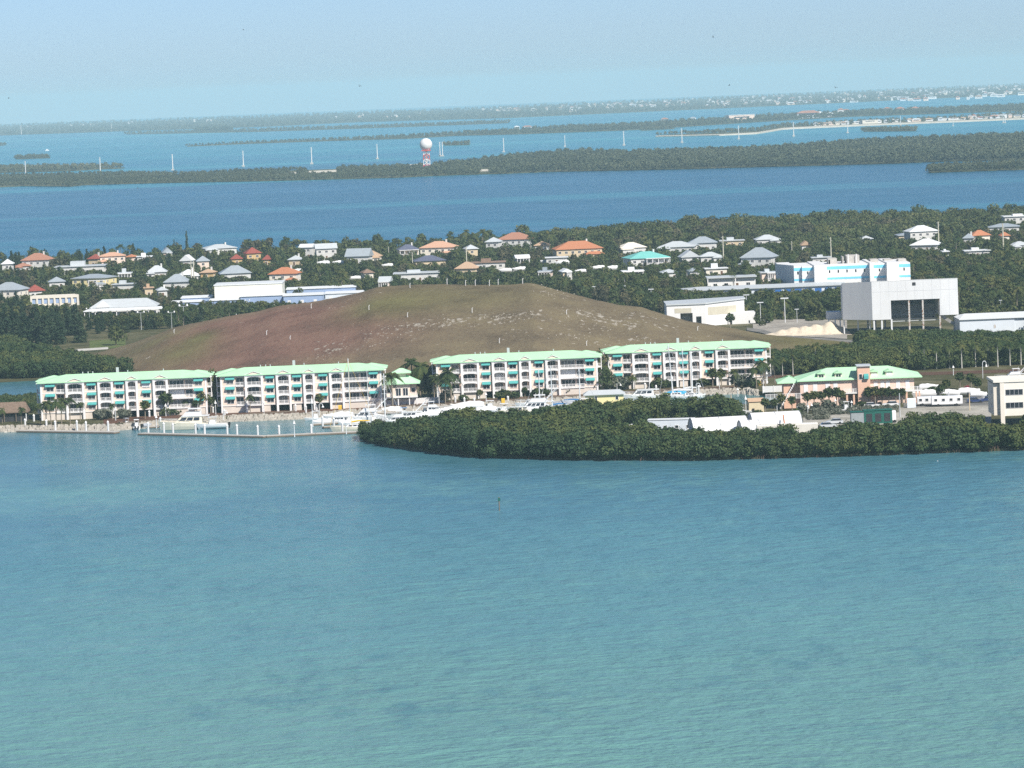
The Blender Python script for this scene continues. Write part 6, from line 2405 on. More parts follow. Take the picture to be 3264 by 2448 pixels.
def tv(tag_, seed, h, r, n, leaf, m):
    v, t = broad_proto(seed, h, r, n, leaf)
    return quads_mesh(tag_ + "_crown", v, t, m), trunk_mesh(tag_ + "_trunk", h, .22, BARK, seed=seed), h
TREE = TreeKind("broadleaf_tree", "tree", [tv("broadleaf", 20 + i, 7, 3.1 + .5 * (i % 3), 900, .34, (LEAF_TREE, LEAF_OLIVE, LEAF_TREE, LEAF_DRY, LEAF_OLIVE, LEAF_TREE, LEAF_TREE, LEAF_OLIVE)[i]) for i in range(8)], "broadleaf trees among the houses")
def pv_(seed, h, r, n):
    v, t = pine_proto(seed, h, r, n, .34)
    return quads_mesh("casuarina_crown", v, t, LEAF_PINE), trunk_mesh("casuarina_trunk", h * 1.2, .2, BARK, 0, 0, seed), h
PINE = TreeKind("casuarina_tree", "tree", [pv_(40 + i, 10, 2.8, 900) for i in range(4)], "tall dark casuarina trees")
def cocov(seed, th, bark, lean, L_=3.3):
    v, t = palm_crown("crown", seed, 22, L_)
    v = v + np.array([lean, 0, th])
    b = MB()
    b.tube([(0, 0, -.4), (lean * .15, 0, th * .4), (lean * .5, 0, th * .75), (lean, 0, th)], [.20, .15, .12, .11], 7)
    return quads_mesh("palm_crown", v, t, LEAF_PALM), b.mesh("palm_trunk", bark), th + 1.2
COCO = TreeKind("coconut_palm", "palm tree", [cocov(60 + i, 6.2, PALMBARK, (-.8, .5, 0, 1.1)[i]) for i in range(4)], "feathery palms")
ROYALP = TreeKind("royal_palm", "palm tree", [cocov(70 + i, 7.2, ROYAL, 0, 2.6) for i in range(3)], "royal palms with pale trunks")
def fanv(seed, th):
    v, t = fan_crown(seed)
    v = v + np.array([0, 0, th])
    b = MB()
    b.tube([(0, 0, -.4), (.06, 0, th * .5), (0, 0, th)], [.21, .17, .17], 7)
    return quads_mesh("palm_crown", v, t, LEAF_PALM), b.mesh("palm_trunk", PALMBARK), th + 1.6
FAN = TreeKind("cabbage_palm", "palm tree", [fanv(80 + i, 4.6) for i in range(3)], "round headed cabbage palms")
def bushv(seed, m, h=2.0):
    v, t = leaf_cloud(lobes_for(seed, h, 1.5, .1, 7), 300, .24, seed)
    b = MB()
    for i in range(3):
        a = i * 2.1 + seed
        b.tube([(0, 0, -.2), (math.cos(a) * .5, math.sin(a) * .5, h * .6)], [.07, .03], 5)
    return quads_mesh("shrub_crown", v, t, m), b.mesh("shrub_stem", BARK), h
BUSH = TreeKind("shrub", "shrub", [bushv(90 + i, LEAF_TREE) for i in range(3)], "green shrubs by the marina")
GBUSH = TreeKind("silver_shrub", "shrub", [bushv(95 + i, LEAF_GREY) for i in range(3)], "silvery grey shrubs by the marina")

# landmarks name the plants that stand next to them
LM = [(x, y, w_) for x, y, w_ in LANDMARK if w_]
USED = {}
def near_label(px, py, what):
    """where a plant stands, told by the nearest building"""
    x, y, w_ = min(LM, key=lambda q: (q[0] - px) ** 2 + (2.4 * (q[1] - py)) ** 2)
    dx, dy = px - x, py - y
    near = abs(dx) < 55
    if near:
        rel = "in front of" if dy > 6 else ("behind" if dy < -10 else "beside")
    else:
        rel = "right of" if dx > 0 else "left of"
        if dy > 22:
            rel = "forward and " + rel
        elif dy < -22:
            rel = "set back " + rel
    w_ = " ".join(w_.split(" ")[:9])
    l = "%s %s the %s" % (what, rel, w_)
    return " ".join(l.split(" ")[:16])

def blocked(px, py, h, half, depth, s):
    ty = py - h * s
    for x0, x1, y0, y1, D in HOUSES:
        if px + half * .8 < x0 or px - half * .8 > x1:
            continue
        if depth < D:
            if ty < y1 and py > y0:
                return True
        elif depth < D + 16 and px > x0 - half * .3 and px < x1 + half * .3:
            return True
    return False

# where trees stand in the town, between the landfill and the far shore
def front_line(px):
    t1 = [(-400, 1090), (0, 1050), (230, 1030), (290, 1032), (560, 1042), (600, 1050)]
    if px < 590:
        return lerp_tab(t1, px)
    if px < 2110:
        return lerp_tab(SIL, px) + 22
    return lerp_tab([(2110, 1012), (2420, 1040), (2480, 1022), (2700, 1018), (2900, 1010), (3264, 992), (4000, 962)], px)
cand = []
q = np.random.RandomState(21)
gridx = np.arange(-330, 4000, 17.0)
for gx_ in gridx:
    y = lerp_tab(MAIN_FAR, gx_) + 3
    yb = front_line(gx_)
    while y < yb:
        px = gx_ + q.uniform(-9, 9)
        py = y + q.uniform(-2, 2)
        y += 6.5 * (1 + .5 * q.rand()) + max(0, (y - 850) * .022)
        p = P(px, py, GZ)
        s = F / p.y
        woods = px > 1650 and py < lerp_tab([(1650, 776), (2000, 768), (2300, 756), (2480, 790), (2700, 815), (2850, 770), (3100, 735), (3264, 715), (3700, 700)], px)
        h = (q.uniform(4.4, 8.2) if woods else 3.2 + 5.6 * q.rand() ** 1.3)
        ok = False
        for f in (1, .75, .55, .38, .24):
            if not blocked(px, py, h * f, h * f * .38 * s, p.y, s):
                ok = True
                break
        if not ok:
            continue
        if hill_here(p.x, p.y) > .4:
            continue
        cand.append((px, py, p, s, h * f, woods))
indiv = sorted([c for c in cand if not c[5] and -20 < c[0] < 3290 and c[4] > 2.4], key=lambda c: -c[4] * c[3])
NT, NP, NC = 0, 0, 0
single = set()
for i, c in enumerate(indiv):
    px, py, p, s, h, _ = c
    r_ = q.rand()
    hl = "tall" if h > 6.6 else ("middling" if h > 4.8 else "low")
    if r_ < .30 and NP < 130 and h > 3.6:
        COCO.place(p, h * 1.12, near_label(px, py, hl + " feathery palm"), wide=.95)
        NP += 1
    elif r_ < .44 and px < 700 and NC < 60 and h > 5:
        PINE.place(p, h * 1.2, near_label(px, py, hl + " dark casuarina"))
        NC += 1
    elif NT < 290:
        TREE.place(p, h, near_label(px, py, hl + " bushy tree"))
        NT += 1
    else:
        continue
    single.add(id(c))
low = [broad_proto(100 + i, 6, 3.0, 260, .46, .05, 9) for i in range(6)]
bigc = [broad_proto(140 + i, 6, 4.6, 420, .46, .03, 12) for i in range(6)]
shr = [leaf_cloud(lobes_for(110 + i, 2.2, 2.2, .0, 6), 70, .5, 110 + i) for i in range(4)]
wood, town, olive, dry = Mass(), Mass(), Mass(), Mass()
for c in cand:
    if id(c) in single:
        continue
    px, py, p, s, h, woods = c
    r_ = q.rand() + .35 * math.sin(p.x * .021 + 2 * math.sin(p.y * .013))
    (wood if woods and r_ < .72 else olive if r_ > .62 and r_ < .95 else dry if r_ >= .95 else town).add((bigc if woods else low)[q.randint(6)], p, h / 6 * q.uniform(.85, 1.2), q.uniform(.85, 1.2), q.rand() * 6.28, q.uniform(-.25, .35))
# low scrub between the trees
for gx_ in np.arange(-330, 4000, 13.0):
    y = lerp_tab(MAIN_FAR, gx_) + 2
    while y < front_line(gx_) + 4:
        px, py = gx_ + q.uniform(-7, 7), y + q.uniform(-2, 2)
        y += 5.5 + max(0, (y - 850) * .02)
        p = P(px, py, GZ)
        s = F / p.y
        if blocked(px, py, 1.7, 2 * s * .4, p.y, s) or hill_here(p.x, p.y) > .3:
            continue
        if q.rand() < .15:
            continue
        (town if q.rand() < .5 else olive).add(shr[q.randint(4)], p, q.uniform(.5, 1.0), 1, q.rand() * 6.28, q.uniform(-.1, .5))
wood.build("woodland", LEAF_TREE, "dense evergreen woodland along the far right shore")
olive.build("scrub_woods", LEAF_OLIVE, "olive green scrub and trees scattered through the town")
dry.build("dry_scrub", LEAF_DRY, "brownish dry trees scattered through the town and woods")
town.build("undergrowth", LEAF_TREE, "mixed scrub and lesser trees between the houses")

# ---------------------------------------------------------------- dark trees on the left, in front of the town
dark = Mass()
mang = [leaf_cloud(lobes_for(130 + i, 5.5, 2.9, .1, 12), 700, .29, 130 + i, flat=.38) for i in range(8)]
def fill(mass, lower, upper, hmin, hmax, stepm, px0, px1, z=GZ, protos=mang, tint=0.0, hfun=None, avoid=None, edge=None):
    """plants standing between two lines of ground spots, about stepm metres apart"""
    for px in np.arange(px0, px1, 1e9 if False else stepm * 10.5):
        a, b = P(px, lerp_tab(lower, px), z), P(px, lerp_tab(upper, px), z)
        n = max(1, int((b.y - a.y) / stepm))
        for k in range(n + 1):
            f = min(1, (k + q.uniform(-.35, .35)) / max(n, 1))
            p = a.lerp(b, max(0, f))
            p.x += q.uniform(-.5, .5) * stepm
            p.z = drop(p.x, p.y) + z
            qx, qy = proj(p)
            if avoid and avoid(qx, qy):
                continue
            if hill_here(p.x, p.y) > 1.5:
                continue
            hh = q.uniform(hmin, hmax) * (hfun(qx, qy) if hfun else 1)
            if hh < .8:
                continue
            s = F / p.y
            if blocked(qx, qy, hh, 1.5 * s, p.y, s):
                continue
            pr = protos[q.randint(len(protos))]
            mass.add(pr, p, hh / 5.5, 1.0, q.rand() * 6.28, tint + q.uniform(-.2, .25) + (.25 if math.sin(p.x * .07 + 1.3 * math.sin(p.y * .05)) > .55 else 0))
fill(dark, [(-400, 1225), (0, 1208), (140, 1204), (330, 1196), (450, 1186), (512, 1176)], [(-400, 1120), (0, 1105), (140, 1140), (260, 1148), (400, 1156), (512, 1168)], 4.4, 6.4, 2.5, -400, 512)
dark.build("mangrove_thicket", LEAF_MANG, "dark mangrove thicket between the inlet and the landfill")
lows = Mass()
fill(lows, [(-300, 1318), (0, 1312), (60, 1310), (122, 1318)], [(-300, 1300), (0, 1290), (122, 1284)], 2.6, 4.2, 2.4, -300, 118)
lows.build("shore_scrub", LEAF_MANG, "green shore scrub behind the thatched hut")
for i in range(46):
    px = q.uniform(-30, 540)
    py = q.uniform(1056, 1100) if px < 260 else q.uniform(1046, 1066 if px < 420 else 1052)
    p = P(px, py, GZ)
    s = F / p.y
    h = q.uniform(8.5, 13) if px < 260 else q.uniform(5, 7.5)
    for f in (1, .8, .62):
        if not blocked(px, py, h * f, 2 * s, p.y, s):
            break
    if hill_here(p.x, p.y) > .5:
        continue
    (PINE if px < 290 or i % 3 == 0 else TREE).place(p, h * f, near_label(px, py, ("tall" if h * f > 8 else "smaller") + (" dark feathery casuarina" if px < 290 or i % 3 == 0 else " dark bushy tree")), wide=1.25 if px < 290 else 1.0)
p = P(370, 1101, GZ)
TREE.place(p, 8.2, "lone round dark tree on the lawn at the hill's left foot", wide=1.0, var=1)
for px, py, h, lab in ((556, 772 + 30, 0, ""),):
    pass
for px, py, h, wds in ((556, 808, 8.6, "shorter slim dark pine of the pair above the left shore"), (597, 808, 13.5, "taller slim dark pine of the pair above the left shore")):
    p = P(px, py, GZ)
    PINE.place(p, h, wds, wide=.42, var=2)
for px, py, h, wds in ((386, 828, 9.5, "left of the two dark palms on the left shore"), (410, 826, 9.0, "right of the two dark palms on the left shore"), (1492, 796, 12.5, "left of three tall palms on the shore"), (1512, 796, 10.5, "middle of three tall palms on the shore"), (1540, 794, 12.0, "right of three tall palms on the shore"),
                       (1690, 806, 11, "left of two tall palms right of the terracotta villa"), (1752, 802, 12, "right of two tall palms right of the terracotta villa")):
    p = P(px, py, GZ)
    COCO.place(p, h, "tall dark palm, " + wds)

# ---------------------------------------------------------------- trees between and before the apartment blocks
for px, py, h, wds, k in ((680, 1312, 13.0, "tall dark tree in the gap between the first and second blocks", TREE), (690, 1306, 10.0, "lower dark tree in the gap between the first and second blocks", TREE),
                       (1920, 1246, 12.5, "tall dark tree in the gap between the third and fourth blocks", TREE), (1926, 1252, 8.0, "lower dark tree in the gap between the third and fourth blocks", TREE),
                       (1372, 1270, 8.5, "dark bushy tree right of the clubhouse", TREE), (1345, 1262, 10.5, "tall dark tree behind the clubhouse's right side", TREE), (1232, 1288, 5.0, "bushy tree left of the clubhouse", TREE)):
    p = P(px, py, GZ)
    k.place(p, h, wds, wide=.62 if h > 9 else .9)
for px, py, h, wds in ((1196, 1296, 11.4, "tall palm hiding the second block's right end"), (1252, 1300, 11.0, "tall palm before the clubhouse's left side"), (1234, 1292, 10.0, "palm between the second block and the clubhouse"), (1340, 1272, 12.0, "tall palm behind the clubhouse roof"), (1366, 1270, 11.2, "palm right of the clubhouse roof"), (1316, 1272, 13.0, "tallest palm behind the clubhouse"),
                       (1408, 1282, 9.2, "palm at the third block's left corner"), (1440, 1288, 11.4, "tall palm before the third block's left awnings"), (1420, 1290, 8.6, "lower palm before the third block's left corner"), (1385, 1276, 8.0, "dark palm in the shade left of the third block"),
                       (2470, 1222, 8.2, "palm right of the fourth block"), (2440, 1230, 8.8, "palm at the fourth block's right end"), (2412, 1238, 7.0, "palm before the fourth block's last awnings"), (2340, 1240, 6.2, "palm before the fourth block's wide balcony"), (2300, 1240, 5.2, "shorter palm before the fourth block's wide balcony"), (2024, 1242, 5.0, "palm before the fourth block's first gable")):
    p = P(px, py, GZ)
    COCO.place(p, h, wds)
for px, py, h, wds in ((130, 1352, 6.5, "first palm of the cluster before the first block"), (148, 1356, 7.4, "second palm of the cluster before the first block"), (164, 1358, 8.0, "third palm of the cluster before the first block"), (180, 1356, 8.6, "tallest palm of the cluster before the first block"),
                       (196, 1352, 8.2, "fifth palm of the cluster before the first block"), (224, 1350, 8.0, "leaning palm before the first block's first gable"), (256, 1342, 6.0, "low palm right of the first block's palm cluster"), (8, 1350, 5.0, "palm before the thatched hut at the left edge"), (68, 1350, 5.2, "palm at the thatched hut's right end"),
                       (359, 1338, 5.0, "slim palm left of the first block's second lamp"), (592, 1322, 4.6, "small palm before the first block's wide balcony"), (728, 1314, 5.4, "slim palm at the second block's left end"), (798, 1318, 6.0, "slim palm before the second block's first gable"), (934, 1302, 4.4, "slim palm before the second block's middle")):
    p = P(px, py, GZ)
    COCO.place(p, h, wds, wide=.85)
for px, py, h, wds in ((463, 1336, 7.4, "round headed palm before the first block's fourth gable"), (530, 1326, 9.4, "tall round headed palm before the first block's balconies"), (648, 1320, 9.2, "round headed palm before the first block's last awnings"), (626, 1322, 6.0, "small round headed palm left of the first block's last awnings"), (672, 1318, 7.0, "round headed palm at the first block's right corner"),
                       (1019, 1312, 7.2, "round headed palm before the second block's third awnings"), (1857, 1248, 8.0, "left of three round palms at the third block's end"), (1882, 1250, 7.2, "middle of three round palms at the third block's end"), (1907, 1252, 9.4, "right, tallest of three round palms at the third block's end"),
                       (1530, 1284, 5.4, "small palm before the third block's first gable"), (1674, 1272, 4.8, "small palm before the third block's third gable"), (1802, 1256, 5.4, "round palm before the third block's wide balcony"), (1620, 1280, 4.6, "tiny palm before the third block's second gable"),
                       (2056, 1236, 4.8, "round palm before the fourth block's first gable"), (2074, 1236, 5.2, "second round palm before the fourth block's first gable"), (2272, 1236, 8.0, "broad round palm before the fourth block's middle"), (2300, 1234, 7.6, "second broad round palm before the fourth block's middle"), (2004, 1240, 5.4, "round palm before the fourth block's first awnings")):
    p = P(px, py, GZ)
    FAN.place(p, h, wds)
for px, py, h, wds in ((2440, 1322, 7.2, "round palm left of the store's picket fence"), (2470, 1318, 6.4, "second round palm left of the store"), (2492, 1312, 7.8, "round palm below the store's stair"), (2525, 1316, 7.2, "round palm right of the store's stair"), (2574, 1306, 7.6, "first of the palm clump before the store's left wall"), (2596, 1304, 8.0, "second of the palm clump before the store's left wall"),
                       (2618, 1302, 7.6, "third of the palm clump before the store's left wall"), (2644, 1300, 9.2, "fourth of the palm clump before the store's left wall"), (2668, 1300, 9.0, "fifth of the palm clump before the store's left wall"), (2684, 1298, 7.4, "last of the palm clump before the store's left wall"),
                       (2770, 1292, 8.0, "palm just right of the store's tower"), (2790, 1292, 8.4, "second palm right of the store's tower"), (2812, 1290, 7.6, "third palm right of the store's tower"), (2834, 1290, 7.8, "fourth palm right of the store's tower"), (2856, 1290, 7.2, "fifth palm right of the store's tower"), (2876, 1288, 7.0, "last palm right of the store's tower"),
                       (2310 + 18, 1052, 8.4, "single fan palm before the white garage"), (3116, 1262, 7.0, "palm left of the office block's corner"), (3000, 1280, 7.6, "palm between the store and the white bus"), (3018, 1262, 6.4, "palm behind the white bus"), (3060, 1240, 6.6, "palm before the red mulch street"), (3096, 1246, 7.0, "second palm before the red mulch street")):
    p = P(px, py, GZ)
    FAN.place(p, h, wds)
for k, (px, py, h) in enumerate(((2464, 1196, 6.6), (2495, 1198, 6.2), (2528, 1196, 7.0), (2560, 1192, 7.6), (2601, 1180, 9.4), (2640, 1180, 7.4), (2672, 1178, 7.2), (2900, 1176, 8.6), (2947, 1178, 8.6), (2986, 1176, 8.2), (3027, 1174, 8.4), (3066, 1174, 8.8), (3110, 1170, 8.4), (3150, 1168, 8.2), (3181, 1170, 9.2), (3220, 1166, 8.4), (3255, 1164, 8.6))):
    p = P(px, py, GZ)
    ROYALP.place(p, h, "pale trunked royal palm, %s from the left in the row behind the store" % ORD[k] if k < 12 else "royal palm with pale trunk %s" % ["above the office block's left corner", "left of the bare masts", "between the bare masts", "right of the bare masts", "at the right edge"][k - 12])
for k, (px, py, h) in enumerate(((1928, 944, 11), (1958, 936, 9), (1973, 920, 8), (1992, 930, 9), (2027, 920, 7), (2040, 924, 7), (2056, 920, 7), (2092, 918, 7), (2122, 912, 7), (2155, 908, 7), (2191, 920, 11), (2225, 918, 10), (2338, 920, 8), (2378, 912, 8))):
    p = P(px, py, GZ)
    ROYALP.place(p, h, "white trunked royal palm, %s from the left in the row behind the hill's right slope" % (ORD + ["thirteenth", "fourteenth"])[k])
for px, py, h, wds, kk in ((318, 1338, 3.4, "silvery bush before the first block's second gable", GBUSH), (338, 1336, 3.0, "second silvery bush before the first block's second gable", GBUSH), (394, 1334, 3.0, "silvery bush before the first block's third gable", GBUSH), (405, 1332, 2.6, "low silvery bush before the first block's third gable", GBUSH), (524, 1326, 2.6, "green shrub under the tall round palm", BUSH), (556, 1324, 2.2, "low green shrub behind the yacht", BUSH), (580, 1322, 2.0, "low green shrub behind the yacht's cabin", BUSH),
                           (720, 1312, 3.2, "silvery bush at the second block's left corner", GBUSH), (752, 1310, 3.6, "large silvery bush before the second block's first awnings", GBUSH), (782, 1308, 3.2, "green shrub before the second block's first gable", BUSH), (860, 1306, 3.0, "green shrub before the second block's second gable", BUSH), (885, 1304, 2.4, "low green shrub before the second block", BUSH), (965, 1302, 2.6, "green shrub under the second block's third gable", BUSH), (1048, 1300, 2.6, "green shrub before the second block's fourth gable", BUSH), (1075, 1298, 3.0, "green shrub behind the orange stays", BUSH), (1180, 1294, 4.4, "silvery tree-like bush left of the clubhouse palms", GBUSH),
                           (1425, 1282, 3.6, "silvery bush at the third block's left corner", GBUSH), (1478, 1280, 2.2, "low green shrub before the third block's first gable", BUSH), (1606, 1276, 3.4, "green shrub before the third block's second awnings", BUSH), (1642, 1274, 2.6, "green shrub before the third block's second gable", BUSH), (1716, 1268, 3.0, "green shrub before the third block's dark bay", BUSH), (1740, 1264, 2.6, "second green shrub before the third block's dark bay", BUSH), (1815, 1258, 2.0, "clipped green shrub before the third block's right end", BUSH),
                           (1960, 1244, 4.0, "large silvery bush at the fourth block's left corner", GBUSH), (1985, 1242, 4.2, "second silvery bush at the fourth block's left corner", GBUSH), (2102, 1238, 3.4, "round green shrub before the fourth block's second awnings", BUSH), (2122, 1236, 2.6, "green shrub before the fourth block's second gable", BUSH), (2240, 1232, 2.6, "green shrub before the fourth block's third gable", BUSH), (2352, 1238, 4.0, "silvery bush before the fourth block's right balconies", GBUSH), (2380, 1236, 4.2, "second silvery bush before the fourth block's right balconies", GBUSH), (2402, 1236, 3.2, "green shrub before the fourth block's right end", BUSH),
                           (2556, 1312, 4.2, "silvery shrub before the store's left corner", GBUSH), (2600, 1308, 3.6, "silvery shrub under the store's palm clump", GBUSH), (2640, 1304, 4.4, "silvery shrub before the store's left pillars", GBUSH), (2690, 1300, 3.6, "silvery shrub left of the store's tower", GBUSH), (2745, 1296, 2.6, "green shrub at the store tower's foot", BUSH), (2760, 1296, 2.2, "low green shrub at the store tower's foot", BUSH),
                           (3010, 1272, 2.6, "yellow green shrub behind the white bus", BUSH), (3056, 1266, 3.0, "silvery shrub right of the bus", GBUSH), (3140, 1264, 2.6, "yellow green shrub at the office block's corner", BUSH), (2975, 1262, 4.6, "dark round shrub right of the store", BUSH), (2420, 1328, 2.0, "low shrub before the tan shed", BUSH), (2540, 1326, 2.2, "low shrub behind the orange strap", BUSH)):
    p = P(px, py, GZ)
    kk.place(p, h * (.62 if px > 2540 else 1), wds, wide=1.15)
# red flowering bougainvillea
v, t_ = leaf_cloud(lobes_for(201, 3.2, 1.8, .1, 7), 340, .26, 201)
o = put("flowering_shrub", quads_mesh("flowering_shrub", v, t_, leaf_mat("crimson_bracts", (.16, .012, .03), (.26, .02, .05), (.36, .04, .08), .4)), None, P(3085, 1262, GZ))
tag(o, "crimson flowering shrub before the white stored boats", "shrub")
# grey green low scrub on the lot before the store
lot = Mass()
gp = [leaf_cloud(lobes_for(210 + i, 2.0, 1.9, .0, 6), 150, .3, 210 + i) for i in range(4)]
def lotfill(x0, x1, y0, y1, n, h0, h1):
    for _ in range(n):
        px, py = q.uniform(x0, x1), q.uniform(y0, y1)
        lot.add(gp[q.randint(4)], P(px, py, GZ), q.uniform(h0, h1) / 2.0, 1, q.rand() * 6, q.uniform(-.2, .3))
lotfill(2590, 2860, 1302, 1322, 190, .6, 1.3)
lotfill(2530, 2640, 1318, 1340, 50, .7, 1.3)
lot.build("grey_scrub", LEAF_GREY, "low grey green scrub on the lot before the store")

# ---------------------------------------------------------------- thicket behind the store, and the mangrove spit
th = Mass()
fill(th, [(2430, 1196), (2800, 1186), (3264, 1162), (4100, 1128)], [(2430, 1150), (2560, 1132), (2700, 1116), (2742, 1092), (2800, 1076), (3050, 1066), (3264, 1056), (4100, 1022)], 4.0, 6.0, 2.7, 2440, 4000, tint=-.05)
th.build("mangrove_thicket", LEAF_MANG, "dark green thicket behind the marina store")
mg = Mass()
def clearing(px, py):
    if 1885 < px < 2090 and 1376 < py < 1416:
        return True
    if 2060 < px < 2640 and 1340 < py < 1426:
        return True
    if 2600 < px < 2890 and 1290 < py < 1420:
        return True
    if 2880 < px < 3160 and py < 1392:
        return True
    if px >= 3100 and py < 1362:
        return True
    if px > 2130 and py < 1335:
        return True
    return px > 2370 and py < 1345
def mh(px, py):
    f = float(np.interp(px, [1146, 1200, 1300, 1420], [.55, .68, .82, 1.0])) * (1 + .16 * math.sin(px * .031) * math.sin(py * .11 + px * .013))
    if px < 1150:
        f *= 1
    if 2090 < px < 2640 and py > 1420:
        f *= .86
    if 1500 < px < 2100 and py < 1372:
        f *= .92
    return f
fill(mg, [(a, b + 1) for a, b in PEN_NEAR], PEN_FAR, 3.7, 6.9, 2.3, 1166, 4000, .5, mang, .02, mh, clearing)
mg.build("mangroves", LEAF_MANG, "broad belt of mangroves on the spit before the marina")
# mangrove prop roots along the water's edge
rt = MB()
for px in np.arange(1152, 3640, 7.0):
    p = P(px, lerp_tab(PEN_NEAR, px) + q.uniform(2, 8), 0)
    for _ in range(2):
        dx, dy = q.uniform(-.9, .9), q.uniform(-.6, .3)
        rt.tube([(p.x + dx, p.y + dy, p.z - .4), (p.x + dx * .5, p.y + .4, p.z + .7), (p.x, p.y + 1.2, p.z + 1.3)], .06, 4, 0, False)
tag(rt.build("mangrove_roots", mat("root_bark", (.13, .09, .07), .95, .1, .3, 2)), "tangled mangrove prop roots along the water line", kind='stuff')

# ---------------------------------------------------------------- trees of the far islands
farp = [broad_proto(300 + i, 8, 5.2, 80, 1.05, .02, 9) for i in range(8)]
def island(name, near, far, h0, h1, sx, label, z=.8, px0=None, px1=None, rows=None, tint=0.0, hf=None, skip=None):
    m = Mass()
    px0 = near[0][0] if px0 is None else px0
    px1 = near[-1][0] if px1 is None else px1
    for px in np.arange(px0, px1, sx):
        y0, y1 = lerp_tab(near, px), lerp_tab(far, px)
        if y0 - y1 < .2:
            continue
        n = rows or max(1, int((y0 - y1) / 1.7))
        for k in range(n + 1):
            py = y0 + (y1 - y0) * (k + q.uniform(-.3, .3)) / max(n, 1)
            xx = px + q.uniform(-.5, .5) * sx
            if skip and skip(xx, py):
                continue
            p = P(xx, py, z)
            hh = q.uniform(h0, h1) * (hf(xx) if hf else 1)
            m.add(farp[q.randint(8)], p, max(.5, hh / 8), 1, q.rand() * 6.28, tint + q.uniform(-.2, .35))
    return m.build(name, LEAF_FAR, label)
def bare(px, py):
    return (980 < px < 1075 and 536 < py < 560) or (1526 < px < 1564 and 536 < py < 554) or (922 < px < 948 and 545 < py < 560) or (1298 < px < 1338 and 518 < py < 536) or (3228 < px < 3270 and 478 < py < 494) or (1345 < px < 1378 and py < 545)
island("island_woods", I1N, I1F, 4.5, 8.5, 13, "olive woods covering the long island with the radar dome", px0=-400, px1=3700, hf=lambda x: lerp_tab([(-400, .65), (700, .62), (1250, .75), (1500, 1.0), (2400, 1.1), (3264, 1.25), (3700, 1.25)], x), skip=bare)
island("islet_mangroves", I2N, I2F, 5, 8, 14, "low mangrove strip behind the left end of the long island", .6, -400)
island("island_woods", I3N, I3F, 5, 9, 11, "thin dark wooded island running across the turquoise water", .8, None, 3700, hf=lambda x: lerp_tab([(597, .45), (900, .6), (1500, 1.0), (1800, 1.25), (3264, 1.3)], x))
island("islet_mangroves", I4BN, I4BF, 5, 9, 9, "faint mangrove islets before the hazy coast", .5, rows=2)
island("island_woods", I5N, I5F, 4, 8, 9, "trees along the pale causeway at right", .9, None, 3700, rows=3, skip=lambda x, y: y > lerp_tab(I5N, x) - 3.6)
for i_, (n_, a_, b_) in enumerate(I6):
    island("islet_mangroves", a_, b_, 4.5, 7.5, 9, ["dark oval islet before the causeway", "dark islet right of the radar dome", "small dark islet in the far left water", "dark mangrove point at the right edge of the channel", "tiny islet cut by the left edge", "tiny dark islet beside the sandy point", "dark wooded knoll before the hazy coast"][i_], .6, None, min(b_[-1][0], 3700), rows=3, hf=lambda x, k=i_: 2.0 if k == 6 else 1.0)
coastp = farp
m = Mass()
for px in np.arange(-400, 3700, 11):
    y0, y1 = lerp_tab(I4N, px), lerp_tab(I4F, px)
    for k in range(11):
        f = (k + q.uniform(-.4, .4)) / 10
        p = P(px + q.uniform(-6, 6), y0 + (y1 - y0) * f, 1.0)
        m.add(coastp[q.randint(8)], p, q.uniform(.8, 1.35) * (1 + .5 * f), 1, q.rand() * 6.28, q.uniform(-.2, .3))
m.build("coast_woods", LEAF_FAR, "hazy wooded coast along the horizon")

# ---------------------------------------------------------------- far houses
FARROOF = [WROOF, WROOF, PALEROOF, GREYROOF, TERRA, TANROOF]
FARWALL = [WHITE, WHITE, CREAM, PEACH, PALEBLUE]
def make_far(kind, roof, wall):
    t = thing("distant_house", "", "house", group="distant houses in the haze")
    b = MB()
    w_, d, h = ((14, 10, 6.5), (24, 10, 5.5), (11, 9, 9.5), (36, 14, 8.0))[kind]
    b.box(-w_ / 2, w_ / 2, 0, d, -1, h)
    b.build("wall", wall, t)
    r = MB()
    if kind == 3:
        r.box(-w_ / 2 - .5, w_ / 2 + .5, -.5, d + .5, h, h + .6)
    else:
        r.hip(-w_ / 2 - .8, w_ / 2 + .8, -.8, d + .8, h, 2.6, .3)
    r.build("roof", roof, t)
    window_mb(w_ * .6, 1.8, 5).build("window", [TRIM, GLASS], t, loc=(-w_ * .3, 0, h * .55))
    return t
FK = [Kind(lambda k=k, i=i: make_far(k, FARROOF[i % 6], FARWALL[(i * 2 + k) % 5])) for i in range(6) for k in range(4)]
def far_house(px, py, label, sc_=1.0, k=None):
    p = P(px, py, 1.0)
    k = q.randint(len(FK)) if k is None else k
    return FK[k].place((p.x, p.y, p.z), label, q.uniform(-.3, .3), "distant houses in the haze", sc_)
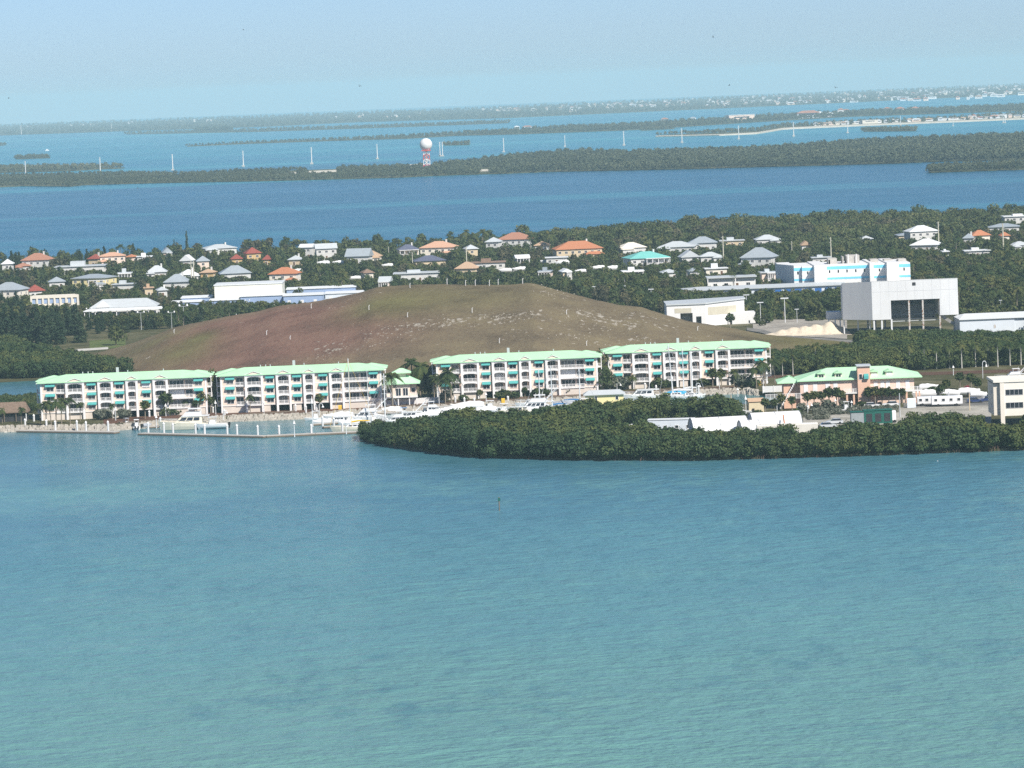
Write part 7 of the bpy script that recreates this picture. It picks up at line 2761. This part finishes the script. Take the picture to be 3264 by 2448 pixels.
for k, (px, py, sc_, kd) in enumerate(((92, 404, 1.4, 3), (225, 402, 1.0, 0), (262, 400, 1, 1), (293, 398, 1, 1), (416, 394, 1.5, 1), (575, 389, 1, 0), (620, 388, 1.2, 2), (667, 387, 1.4, 1), (1148, 374, 2.2, 3), (1155, 368, 1.2, 0), (1230, 374, 1.5, 3), (1258, 373, 1.3, 1), (1308, 374, 1.7, 3), (1334, 363, 1.2, 1), (1068, 376, 1.2, 1), (1540, 351, 1.2, 0), (1622, 348, 1.4, 1), (1825, 356, 1.4, 1))):
    far_house(px, py, "lone pale house in the haze, %s from the left along the horizon coast" % (ORD + ["thirteenth", "fourteenth", "fifteenth", "sixteenth", "seventeenth", "eighteenth"])[k], sc_ * (.42 if kd == 3 else .75), kd + 4 * (k % 2))
for _ in range(240):
    px = 1560 + 1730 * q.rand() ** .75
    top, bot = lerp_tab(I4F, px) + 1, lerp_tab(I4F, px) + lerp_tab([(1560, 12), (2000, 20), (2600, 32), (3264, 44)], px)
    py = top + (bot - top) * q.rand()
    far_house(px, py, "pale little house scattered on the hazy skyline town at right", q.uniform(.7, 1.15), q.randint(len(FK)) if q.rand() < .3 else 4 * q.randint(6) + q.randint(3))
for k, (px, py, sc_, i, wds) in enumerate(((2118, 390, 1.1, 16, "white house on the thin wooded island, left"), (2210, 384, .9, 12, "tan house on the thin wooded island"), (2365, 386, 1.6, 3, "white building pair on the thin wooded island"), (2575, 376, 1.9, 17, "long white house with red roof before the skyline"), (2608, 370, 1.2, 1, "white house right of the long red roof"), (2644, 372, 1.0, 0, "small white house beside the red roofs"), (2680, 366, 1.2, 18, "house with red roof left of the three villas"), (2696, 360, 1.0, 16, "upper house with red roof left of the three villas"),
                                   (2828, 357, 1.2, 16, "left of three red roofed villas"), (2868, 358, 1.3, 16, "middle of three red roofed villas"), (2918, 356, 1.2, 16, "right of three red roofed villas"), (1648, 412, .8, 0, "tiny pale house on the thin wooded island"), (1682, 410, .8, 17, "tiny tan house on the thin wooded island"))):
    far_house(px, py, wds, sc_, i)
for k, px in enumerate(np.concatenate([np.arange(2600, 2760, 17), np.arange(2750, 3264, 19)])):
    py = lerp_tab(I5N, px) - 4.5
    if q.rand() < .12:
        continue
    far_house(px + q.uniform(-5, 5), py, "pale house in the row along the sandy causeway", q.uniform(.5, .8))
